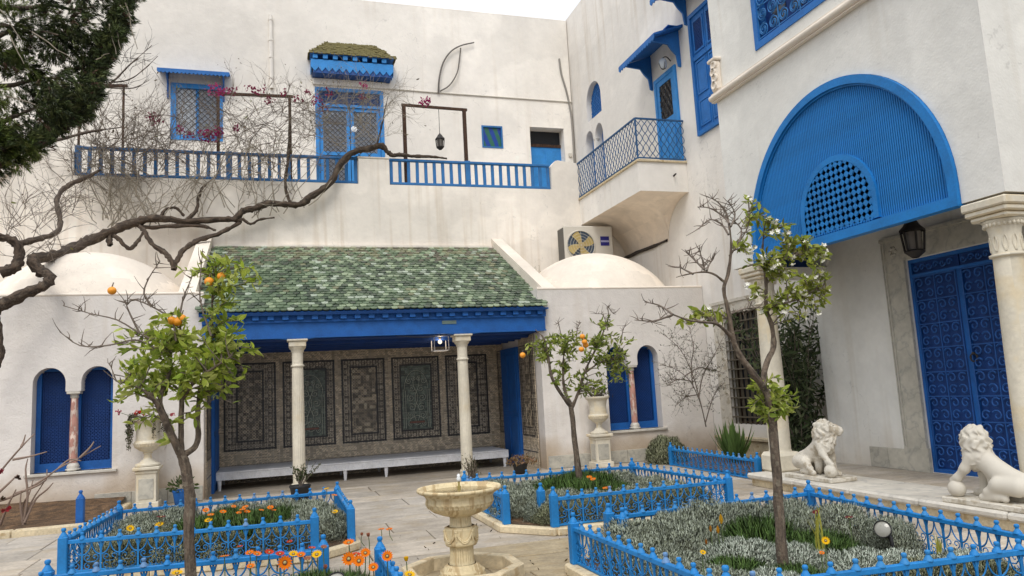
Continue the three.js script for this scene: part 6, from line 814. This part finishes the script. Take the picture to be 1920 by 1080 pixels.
mounds('R', 0, [[2.95, -6.2, 0.36, 0.31], [3.35, -6.2, 0.36, 0.34], [3.75, -6.3, 0.36, 0.37], [4.15, -6.3, 0.34, 0.33], [4.55, -6.2, 0.34, 0.33], [2.8, -5.75, 0.36, 0.27], [3.2, -5.75, 0.34, 0.33], [2.78, -5.25, 0.36, 0.22], [2.85, -4.75, 0.34, 0.2], [4.72, -5.75, 0.32, 0.33], [4.86, -5.3, 0.24, 0.27], [2.8, -4.35, 0.28, 0.17], [4.35, -5.75, 0.26, 0.33]]);
mounds('R', 1, [[3.45, -5.35, 0.36, 0.22], [3.75, -5.1, 0.3, 0.2], [4.0, -4.7, 0.36, 0.2], [4.35, -4.62, 0.3, 0.17], [3.15, -4.6, 0.3, 0.18], [4.62, -4.35, 0.3, 0.19], [3.4, -4.3, 0.28, 0.15]]);
mounds('R', 2, [[2.72, -4.0, 0.2, 0.15], [3.6, -4.15, 0.26, 0.2], [4.1, -4.2, 0.28, 0.22], [4.5, -4.1, 0.24, 0.2], [3.1, -4.1, 0.22, 0.16]]);
mounds('R', 3, [[3.95, -5.75, 0.36, 0.27], [4.2, -5.35, 0.28, 0.2], [3.2, -5.05, 0.26, 0.17], [3.5, -4.75, 0.24, 0.14]]);
mounds('M', 0, [[2.8, -8.95, 0.36, 0.3], [3.0, -8.5, 0.32, 0.28], [3.3, -9.0, 0.34, 0.24], [2.75, -9.5, 0.34, 0.3], [3.6, -8.6, 0.34, 0.24], [4.1, -8.5, 0.34, 0.26], [4.55, -8.5, 0.34, 0.28], [4.6, -9.1, 0.32, 0.28], [4.5, -9.7, 0.32, 0.3], [2.8, -10.0, 0.3, 0.3], [3.3, -10.05, 0.3, 0.25]]);
mounds('M', 2, [[3.35, -8.25, 0.26, 0.2], [3.8, -8.25, 0.26, 0.2], [4.3, -8.22, 0.26, 0.22], [4.72, -8.25, 0.24, 0.22], [2.95, -8.25, 0.24, 0.2]]);
mounds('M', 3, [[3.75, -9.3, 0.34, 0.27], [4.1, -9.7, 0.34, 0.3], [3.55, -9.75, 0.32, 0.28], [4.15, -9.15, 0.28, 0.22], [3.95, -10.0, 0.34, 0.3]]);
mounds('L', 0, [[-1.55, -9.9, 0.34, 0.3], [-1.15, -9.95, 0.36, 0.32], [-1.45, -9.3, 0.34, 0.28], [-0.5, -10.05, 0.36, 0.3], [0.0, -10.0, 0.34, 0.3], [0.35, -9.9, 0.3, 0.28], [0.4, -9.2, 0.32, 0.32], [0.45, -8.75, 0.3, 0.3], [0.1, -8.6, 0.28, 0.24], [-1.65, -8.8, 0.26, 0.24]]);
mounds('L', 2, [[-1.45, -8.55, 0.26, 0.24], [-1.0, -8.5, 0.28, 0.25], [-0.55, -8.45, 0.28, 0.24], [-0.1, -8.4, 0.26, 0.22], [-1.2, -9.0, 0.26, 0.22]]);
mounds('L', 3, [[-0.85, -9.3, 0.34, 0.26], [-0.35, -9.3, 0.36, 0.27], [-0.05, -9.5, 0.32, 0.26], [-0.6, -9.7, 0.34, 0.27]]);
mounds('N', 0, [[-1.3, -6.2, 0.28, 0.16], [-0.3, -6.05, 0.3, 0.19], [0.1, -5.9, 0.28, 0.18], [0.5, -5.75, 0.28, 0.2], [-0.9, -5.9, 0.26, 0.17], [0.45, -5.3, 0.26, 0.18]]);
mounds('N', 3, [[0.25, -6.1, 0.26, 0.2], [0.0, -5.55, 0.3, 0.2], [0.45, -6.0, 0.22, 0.2], [-0.4, -5.6, 0.3, 0.17], [0.2, -5.2, 0.28, 0.18]]);
mound(2, 'round grey-green bush against the right domed room, at the end of the short railing', null, 7.25, -13.5, 0.4, 0.5, 0);
// ---- gazanias
const petalG = leafGeo(0.036, 0.015, 0.2, 0.1, 3), ringG = leafGeo(0.0095, 0.008, 0.1, 0.05, 2);
const GC = { o: [leafM(0.85, 0.19, 0.006, { transmission: 0.12 }), 'orange'], y: [leafM(0.88, 0.48, 0.01, { transmission: 0.12 }), 'yellow'], r: [leafM(0.62, 0.05, 0.015, { transmission: 0.12 }), 'red'], d: [leafM(0.2, 0.012, 0.02), 'dark red'], p: [leafM(0.55, 0.2, 0.13), 'pinkish'] }, darkDisc = mat({ color: lin(0.09, 0.018, 0.008), roughness: 0.8 }, false), stemM = mat({ color: lin(0.1, 0.14, 0.05), roughness: 0.8 }, false);
const flowerG = {}; for (const open of [0.25, 0.75, 1.25]) { const pet = [], rg = []; for (let i = 0; i < 14; i++) { const a = (i / 14) * 2 * PI; pet.push(petalG.clone().rotateX(PI / 2 - (open === 1.25 ? 1.15 : open * 0.8)).translate(0, 0, 0.006).rotateY(a)); rg.push(ringG.clone().rotateX(PI / 2 - 0.25).translate(0, 0.003, 0.005).rotateY(a)); } flowerG[open] = [merge(pet), merge(rg)]; }
function gazania(px, py, col, sz = 1, face = 0.5, bed = 'N', open = 0.25) {
  const lim = { N: [-6.42, -4.3], L: [-10.25, -8.55], M: [-10.1, -8.1], R: [-6.5, -4.15] }[bed]; let p = AY(0.42, px, py); for (let h = 0.5; h > 0.2; h -= 0.01) { p = AY(h, px, py); if (p.z < lim[1] && p.z > lim[0] + 0.1) break; }
  const [m, nm] = GC[col], t = thing('gazania', `${open > 1 ? 'closed ' : ''}${nm} gazania flower in the ${bedOf[bed]}`, 'flower', `${open > 1 ? 'closed ' : ''}${nm} gazanias, ${bedOf[bed]}`), cam = camera.position.clone().sub(p).normalize(), d = UP.clone().lerp(cam, face).add(ball(0.2)).normalize(), q = aim(d);
  const add = (n, g, mm) => { const o = M(n, g, mm, t, true); o.position.copy(p); o.quaternion.copy(q); o.scale.setScalar(sz * 0.95); return o; };
  add('petals', flowerG[open][0], m); add('petal_ring', flowerG[open][1], darkDisc); const ds = add('disc', discG, open > 1 ? stemM : brassM);
  M('stem', tub([p.clone().addScaledVector(d, -0.005), p.clone().addScaledVector(d, -0.04).add(V(0, -0.02, 0)), V(p.x + rr(-0.03, 0.03), 0.1, p.z + rr(-0.03, 0.03))], 0.0035, 0.004, 5, 3), stemM, t); return base(t, p.x, 0.1, p.z);
}
const discG = new THREE.SphereGeometry(0.009, 10, 6).scale(1, 0.5, 1).translate(0, 0.004, 0);
for (const f of [[534, 1055, 'o', 1.35, 0.9], [654, 1048, 'o', 1.3, 0.85], [654, 1018, 'o', 1.25, 0.15], [421, 1044, 'o', 1, 0.15], [450, 1025, 'r', 0.8, 0.2], [468, 1037, 'o', 0.9, 0.2], [482, 1039, 'o', 0.9, 0.2], [505, 1036, 'r', 0.95, 0.2], [525, 1039, 'r', 0.95, 0.2], [550, 1039, 'y', 0.95, 0.3], [564, 1041, 'o', 0.95, 0.3], [594, 1040, 'y', 1.05, 0.35], [577, 1050, 'p', 0.9, 0.3, 'N', 0.75], [585, 1028, 'r', 0.8, 0.2], [607, 1028, 'p', 0.85, 0.2, 'N', 0.75], [543, 1016, 'r', 0.85, 0.3], [528, 997, 'o', 0.8, 0.3], [673, 1052, 'o', 1.15, 0.6], [668, 1040, 'r', 0.9, 0.3], [678, 1004, 'p', 0.9, 0.1, 'N', 1.25], [691, 1006, 'p', 0.9, 0.1, 'N', 1.25], [685, 1037, 'o', 1.05, 0.45], [715, 993, 'o', 1, 0.05], [730, 993, 'o', 1.05, 0.05], [726, 1043, 'o', 1.1, 0.8], [762, 1052, 'y', 0.95, 0.2, 'N', 1.25], [768, 1078, 'y', 1, 0.3], [332, 1075, 'y', 1.1, 0.3], [470, 1062, 'o', 0.8, 0.3], [610, 1066, 'p', 0.8, 0.3, 'N', 1.25], [700, 1064, 'o', 0.95, 0.5],
  [455, 956, 'o', 1, 0.3, 'L'], [463, 960, 'o', 1, 0.3, 'L'], [448, 962, 'o', 0.9, 0.3, 'L'], [418, 960, 'o', 1, 0.3, 'L'], [386, 957, 'o', 1, 0.3, 'L'], [395, 966, 'o', 1, 0.3, 'L'], [391, 976, 'y', 1.15, 0.3, 'L'], [460, 951, 'o', 1, 0.2, 'L'], [490, 957, 'o', 0.8, 0.2, 'L'], [507, 952, 'o', 1, 0.2, 'L'], [513, 957, 'o', 0.8, 0.2, 'L'], [612, 917, 'y', 1, 0.2, 'L'], [627, 929, 'o', 0.9, 0.2, 'L'], [628, 960, 'y', 1, 0.4, 'L'], [302, 970, 'd', 1.3, 0.1, 'L'], [299, 984, 'y', 1.2, 0.3, 'L'], [244, 991, 'y', 1.1, 0.6, 'L'], [438, 950, 'o', 0.8, 0.2, 'L'],
  [1105, 895, 'o', 1, 0.3, 'M'], [1112, 899, 'o', 1, 0.3, 'M'], [1135, 916, 'o', 1, 0.2, 'M'], [1142, 914, 'p', 0.9, 0.2, 'M'],
  [1548, 1014, 'y', 0.75, 0.6, 'R'], [1592, 971, 'd', 0.9, 0.2, 'R'], [1530, 961, 'd', 0.9, 0.2, 'R'], [1541, 1037, 'o', 0.5, 0.2, 'R'], [1318, 1036, 'y', 0.55, 0.4, 'R']]) gazania(...f);
// ---- yellow lily flowers, strap plants, dry blades
function lily(px, py, col, label, s = 1) { const p = AZ(-5.45, px, py), t = thing('lily', label, 'flower'), g = []; for (let i = 0; i < 6; i++) g.push(leafGeo(0.075 * s, 0.024 * s, 0.3, 0.35, 4).rotateX(0.35).rotateY(i * 1.047 + px)); M('petals', g.map((q) => q.translate(p.x, p.y - 0.03, p.z)), col, t); M('stem', tub([p.clone().add(V(0, -0.03, 0)), V(p.x + 0.01, 0.22, p.z), V(p.x + 0.02, 0.1, p.z + 0.02)], 0.004, 0.005, 5, 3), stemM, t); base(t, p.x, 0.1, p.z); }
lily(1352, 975, leafM(0.85, 0.5, 0.03), 'tall bright yellow lily among the shrubs of the right bed'); lily(1346, 993, leafM(0.8, 0.4, 0.02), 'amber lily just below the bright yellow one', 0.8); lily(1332, 990, leafM(0.6, 0.27, 0.03), 'fading ochre lily left of the bright yellow one', 0.7); lily(1324, 1014, leafM(0.55, 0.2, 0.02), 'low burnt-orange lily in the right bed', 0.6);
function straps(name, label, cat, c, n, len, wid, m, spread, y = 0, curl = 0.5, parts = true) { const t = thing(name, label, cat); for (let i = 0; i < n; i++) { const d = V(gs() * spread, 1, gs() * spread).normalize(), g = leafGeo(len * rr(0.65, 1.1), wid * rr(0.8, 1.2), 0.3, curl * rr(0.4, 1.4), 6), o = M('leaf', g, m, t, true); o.position.set(c.x + gs() * 0.05, y, c.z + gs() * 0.05); const a = Math.atan2(d.x, d.z); o.rotation.set(Math.acos(d.y), a, 0, 'YXZ'); } return base(t, c.x, y, c.z); }
straps('strap_plant', 'green strap-leaved plant behind the short blue railing', 'plant', V(8.05, 0, -12.4), 80, 0.72, 0.085, strapM, 1.5, 0.03, 0.25);
straps('yellow_grass', 'yellowing tall grass blades at the right side of the right bed', 'grass', AZ(-4.6, 1762, 1040), 16, 0.24, 0.014, yellowM, 0.4, 0.12, 0.15);
straps('yellow_grass', 'arching yellow grass blades in the middle of the right bed', 'grass', AZ(-5.0, 1535, 1022), 9, 0.42, 0.014, yellowM, 0.9, 0.2, 0.6);
straps('yellow_grass', 'yellow-green grass tuft at the foot of the blossoming citrus', 'grass', AY(0.12, 1440, 1062), 26, 0.16, 0.01, yellowM, 0.9, 0.11, 0.4);
// ---- oleander, bare shrubs
function leafyShrub(name, label, c, stems, h, spr, leaf, per, cols, stemMat, leafStart = 0.3, m = leafInst) { const t = thing(name, label, 'shrub'), st = [], L = []; for (let i = 0; i < stems; i++) { const d = V(gs() * spr, 1, gs() * spr * 0.6).normalize(), H = h * rr(0.6, 1.05), p = [V(c.x + gs() * 0.1, c.y, c.z + gs() * 0.1)]; for (let k = 1; k <= 6; k++) p.push(p[k - 1].clone().addScaledVector(d.add(ball(0.18)).normalize(), H / 6)); if (p[6].x > XR - 0.1) p.forEach((q) => { q.x = Math.min(q.x, XR - 0.12); }); st.push(tub(p, 0.012, 0.004, 5, 2)); const cv = new THREE.CatmullRomCurve3(p); for (let k = 0; k < per; k++) { const u = rr(leafStart, 1), dd = ball(1).add(V(0, 0.25, 0)).normalize(), q = cv.getPoint(u), sub = q.clone().addScaledVector(ball(1), 0.16); L.push({ p: rnd() < 0.6 ? sub : q, q: aim(dd), s: rr(0.7, 1.2), c: tintOf(cols) }); } } stuff(M('stems', st, stemMat, t)); instances('foliage', leaf, m, L, t); return base(t, c.x, c.y, c.z); }
leafyShrub('oleander', 'tall dark green oleander between the far porch column and the white wall', V(8.2, 0, -10.7), 48, 2.9, 0.36, leafGeo(0.15, 0.038, 0.3, 0.2), 95, [[0.10, 0.135, 0.065], [0.13, 0.17, 0.085], [0.05, 0.07, 0.035], [0.22, 0.24, 0.15]], twigM, 0.15);
{ const t = thing('bare_shrub', 'thin nearly leafless arching shrub before the right domed room and grilled window', 'shrub'), z = -13.1, st = [], L = [], S = [[[1324, 800], [1312, 752], [1292, 712], [1262, 690], [1232, 684]], [[1316, 765], [1298, 700], [1275, 655], [1246, 628]], [[1310, 748], [1318, 705], [1338, 668], [1352, 640]], [[1300, 728], [1296, 690], [1300, 650], [1292, 612]], [[1284, 705], [1310, 690], [1335, 694], [1360, 700]], [[1322, 795], [1332, 760], [1342, 735], [1352, 722]], [[1296, 715], [1270, 712], [1250, 724]], [[1308, 740], [1285, 745], [1268, 760]]];
  for (const l of S) { const p = l.map(([x, y]) => AZ(z + rr(-0.15, 0.15), x, y)); st.push(tub(p, 0.013, 0.004, 5, 4)); const c = new THREE.CatmullRomCurve3(p); for (let i = 0; i < 30; i++) { let q = c.getPoint(rr(0.25, 1)); const d = ball(1).add(V(0, 0.35, 0)).normalize(), pts = [q.clone()]; for (let k = 0; k < 4; k++) { d.add(ball(0.45)).normalize(); q = q.clone().addScaledVector(d, 0.085); pts.push(q); L.push({ p: q.clone().add(ball(0.03)), q: aim(ball(1).normalize()), s: rr(0.25, 0.5), c: tintOf([[0.12, 0.13, 0.07], [0.17, 0.18, 0.1], [0.09, 0.08, 0.05]]) }); } st.push(tub(pts, 0.0045, 0.0015, 3, 1)); } }
  stuff(M('stems', st, twigM, t)); instances('foliage', citrusLeaf, leafInst, L, t); const b = AZ(z, 1324, 800); base(t, b.x, 0.03, b.z); }
{ const t = thing('rose_bush', 'pruned bare rose bush with pale thick stems at the left edge', 'shrub'), z = -12.5, st = []; for (const l of [[[-25, 915], [4, 880], [40, 838], [65, 813]], [[24, 862], [60, 855], [88, 847]], [[-20, 945], [24, 931], [80, 900], [110, 878], [150, 858], [189, 836]], [[-10, 930], [18, 905], [33, 890]], [[0, 985], [14, 950], [30, 918]], [[45, 985], [42, 950], [55, 925], [62, 900]], [[46, 982], [60, 940], [82, 905]], [[46, 980], [68, 935], [88, 918], [100, 905]], [[44, 985], [38, 945], [40, 920]], [[45, 975], [52, 930], [48, 880], [52, 860]], [[110, 878], [130, 862], [152, 864]], [[150, 858], [170, 838], [176, 828]], [[30, 925], [60, 915], [86, 900], [88, 880]], [[40, 838], [44, 828], [48, 815]]]) st.push(tub(l.map(([x, y], i) => AZ(z + rr(-0.08, 0.08), x, y)), 0.02, 0.007, 6, 3, 0.15)); stuff(M('stems', st, mat({ color: lin(0.24, 0.17, 0.13), roughness: 0.85 }, false), t)); const pg = leafGeo(0.05, 0.05, 0.4, -0.3, 2); for (const [x, y, c] of [[3, 884, [0.35, 0.02, 0.05]], [17, 955, [0.5, 0.03, 0.05]], [8, 958, [0.4, 0.06, 0.06]], [33, 897, [0.06, 0.03, 0.02]], [4, 936, [0.1, 0.06, 0.03]]]) { const p = AZ(z + 0.05, x, y), g = []; for (let i = 0; i < 9; i++) g.push(pg.clone().applyQuaternion(aim(ball(1).add(V(0, 0.4, 0)).normalize())).translate(p.x, p.y, p.z)); M('rose', g, leafM(...c), t); } const b = AZ(z, 45, 985); base(t, b.x, 0.1, b.z); }
// ---- potted plants, urn plants, weeds
function pot(label, x, z, r, h, m) { const t = thing('flower_pot', label, 'flower pot'); M('pot', lathe([[0, 0.002], [r * 0.72, 0.002], [r * 0.95, h * 0.86], [r, h * 0.87], [r, h], [r * 0.9, h], [r * 0.86, h * 0.85], [0, h * 0.85]], 24, x, 0, z), m, t); return t; }
const P1 = AY(0, 563, 938), P2 = AY(0, 976, 888), P3 = AY(0, 885, 897), P4 = AY(0, 341, 946);
{ const t = pot('black pot with a leafy plant at the foot of the left pavilion column', P1.x, P1.z, 0.17, 0.24, blackM); const L = [], st = []; for (let i = 0; i < 26; i++) { const d = V(gs() * 0.7 + (i < 6 ? 0.8 : 0), 1, gs() * 0.5).normalize(), e = V(P1.x, 0.22, P1.z).addScaledVector(d, rr(0.2, i < 6 ? 0.5 : 0.34)); st.push(tub([V(P1.x, 0.2, P1.z), e], 0.004, 0.003, 4, 1)); for (let k = 0; k < 12; k++) L.push({ p: V(P1.x, 0.22, P1.z).lerp(e, rr(0.3, 1)).add(ball(0.02)), q: aim(ball(1).add(d).normalize()), s: rr(0.3, 0.6), c: tintOf([[0.05, 0.08, 0.03], [0.08, 0.11, 0.035], [0.12, 0.14, 0.05]]) }); } stuff(M('stems', st, twigM, t)); instances('foliage', citrusLeaf, leafInst, L, t); base(t, P1.x, 0, P1.z); }
{ const t = pot('black pot with withered straw-coloured plant beside the right pavilion side wall', P2.x, P2.z, 0.15, 0.2, blackM); const L = []; for (let i = 0; i < 260; i++) { const d = ball(1); d.y = Math.abs(d.y) * 0.8 - 0.25; const o = V(d.x * 0.3, 0.24 + d.y * 0.22, d.z * 0.25); L.push({ p: o.add(V(P2.x + 0.03, 0, P2.z)), q: aim(ball(1).normalize()), s: rr(0.4, 0.9), c: tintOf([[0.35, 0.22, 0.12], [0.42, 0.3, 0.18], [0.28, 0.15, 0.08], [0.4, 0.22, 0.16]]) }); } instances('foliage', citrusLeaf, leafInst, L, t); base(t, P2.x, 0, P2.z); }
leafyShrub('heath_plant', 'small brownish green shrub at the foot of the right pavilion column', V(P3.x, 0, P3.z), 16, 0.42, 0.8, leafGeo(0.03, 0.012, 0.3, 0.2, 2), 34, [[0.09, 0.1, 0.04], [0.14, 0.13, 0.05], [0.06, 0.06, 0.03]], twigM, 0.2);
{ const t = pot('blue pot with a small plant by the left room corner, behind the orange tree trunk', P4.x, P4.z, 0.15, 0.24, MB.pav); const L = []; for (let i = 0; i < 120; i++) { const d = ball(1); d.y = Math.abs(d.y); L.push({ p: V(P4.x + d.x * 0.22, 0.22 + d.y * 0.22, P4.z + d.z * 0.18), q: aim(d.clone().add(ball(0.6)).normalize()), s: rr(0.6, 1), c: tintOf([[0.06, 0.1, 0.035], [0.1, 0.14, 0.05], [0.14, 0.17, 0.06]]) }); } instances('foliage', citrusLeaf, leafInst, L, t); base(t, P4.x, 0, P4.z); }
{ const [x, y, z, s] = urnL, t = thing('trailing_plant', 'trailing ivy geranium hanging over both sides of the left urn', 'plant'), st = [], L = []; for (let i = 0; i < 44; i++) { const sd = i % 2 ? 1 : -1, a = sd > 0 ? rr(-0.5, 1.2) : PI + rr(-0.9, 0.6), r0 = 0.19 * s, dr = rr(0.1, 0.5), p = [V(x, y - 0.02, z), V(x + r0 * Math.cos(a), y + rr(0.03, 0.12), z + r0 * Math.sin(a)), V(x + (r0 + 0.06) * Math.cos(a), y - dr * 0.4, z + (r0 + 0.06) * Math.sin(a)), V(x + (r0 + 0.05) * Math.cos(a) + rr(-0.04, 0.04), y - dr, z + (r0 + 0.05) * Math.sin(a))]; st.push(tub(p, 0.004, 0.002, 4, 2)); const c = new THREE.CatmullRomCurve3(p); for (let k = 0; k < 22; k++) L.push({ p: c.getPoint(rr(0.3, 1)).add(ball(0.03)), q: aim(ball(1).normalize()), s: rr(0.3, 0.55), c: tintOf([[0.07, 0.075, 0.035], [0.1, 0.085, 0.05], [0.05, 0.06, 0.025], [0.13, 0.14, 0.06]]) }); } stuff(M('stems', st, twigM, t)); instances('foliage', citrusLeaf, leafInst, L, t);
  for (const [px, py, c, n] of [[223, 773, [0.6, 0.08, 0.16], 9], [262, 772, [0.75, 0.06, 0.03], 16], [256, 776, [0.7, 0.08, 0.05], 12], [322, 777, [0.6, 0.1, 0.14], 9], [270, 776, [0.6, 0.07, 0.04], 8]]) { const p = AZ(z + 0.05, px, py), g = []; for (let i = 0; i < n * 2; i++) g.push(leafGeo(0.035, 0.03, 0.2, 0.1, 2).applyQuaternion(aim(ball(1).normalize())).translate(p.x + gs() * 0.05, p.y + gs() * 0.04, p.z + gs() * 0.04)); M('flower_head', g, leafM(...c), t); M('flower_stalk', tub([p, V(lerp(p.x, x, 0.6), y + 0.05, z), V(x, y - 0.02, z)], 0.004, 0.004, 4, 2), stemM, t); } base(t, x, y, z); }
leafyShrub('urn_plant', 'dry brownish tuft growing in the right urn', V(urnR[0], urnR[1] - 0.02, urnR[2]), 22, 0.3, 1.3, leafGeo(0.04, 0.02, 0.3, 0.2, 2), 26, [[0.1, 0.08, 0.05], [0.14, 0.13, 0.06], [0.07, 0.06, 0.035]], twigM, 0.1);
leafyShrub('weed', 'dry weed sprouting beside the sloping white coping of the pavilion roof', AZ(-16.4, 1010, 545).setY(3.6), 8, 0.95, 0.5, leafGeo(0.03, 0.016, 0.3, 0.2, 2), 22, [[0.3, 0.26, 0.15], [0.22, 0.2, 0.1]], twigPale, 0.4);
{ const L = []; for (let i = 0; i < 90; i++) { const a = rr(0, 6.3), d = rr(0.7, 2.6); L.push({ p: V(2.0 + d * Math.cos(a), 0.012, -7.4 + d * 0.7 * Math.sin(a)), q: aim(V(gs(), 0.25, gs()).normalize()), s: rr(0.2, 0.45), c: tintOf([[0.09, 0.06, 0.03], [0.16, 0.11, 0.05], [0.05, 0.035, 0.02]]) }); } const g = new THREE.Group(); g.name = 'fallen_leaves'; scene.add(g); tag(g, 'scattered small dry leaves on the paving around the fountain', 'leaf litter'); g.userData.kind = 'stuff'; instances('leaves', citrusLeaf, leafInst, L, g); }
// look-alikes that share a label: told apart by their place, counted from the left of the view
{
  const by = {}; for (const o of scene.children) if (o.userData.label) (by[o.userData.label] ??= []).push(o);
  const W = ['first', 'second', 'third', 'fourth', 'fifth', 'sixth', 'seventh', 'eighth', 'ninth', 'tenth', 'eleventh', 'twelfth', 'thirteenth', 'fourteenth', 'fifteenth', 'sixteenth', 'seventeenth', 'eighteenth', 'nineteenth', 'twentieth'];
  for (const [l, a] of Object.entries(by)) if (a.length > 1) { const x = (o) => { const c = o.children[0].getWorldPosition(V(0, 0, 0)).project(camera); return c.x; }; scene.updateMatrixWorld(true); a.map((o) => [x(o), o]).sort((p, q) => p[0] - q[0]).forEach(([, o], i) => { o.userData.label = l + ', ' + (W[i] || 'last') + ' from the left'; }); }
}
renderer.render(scene, camera);
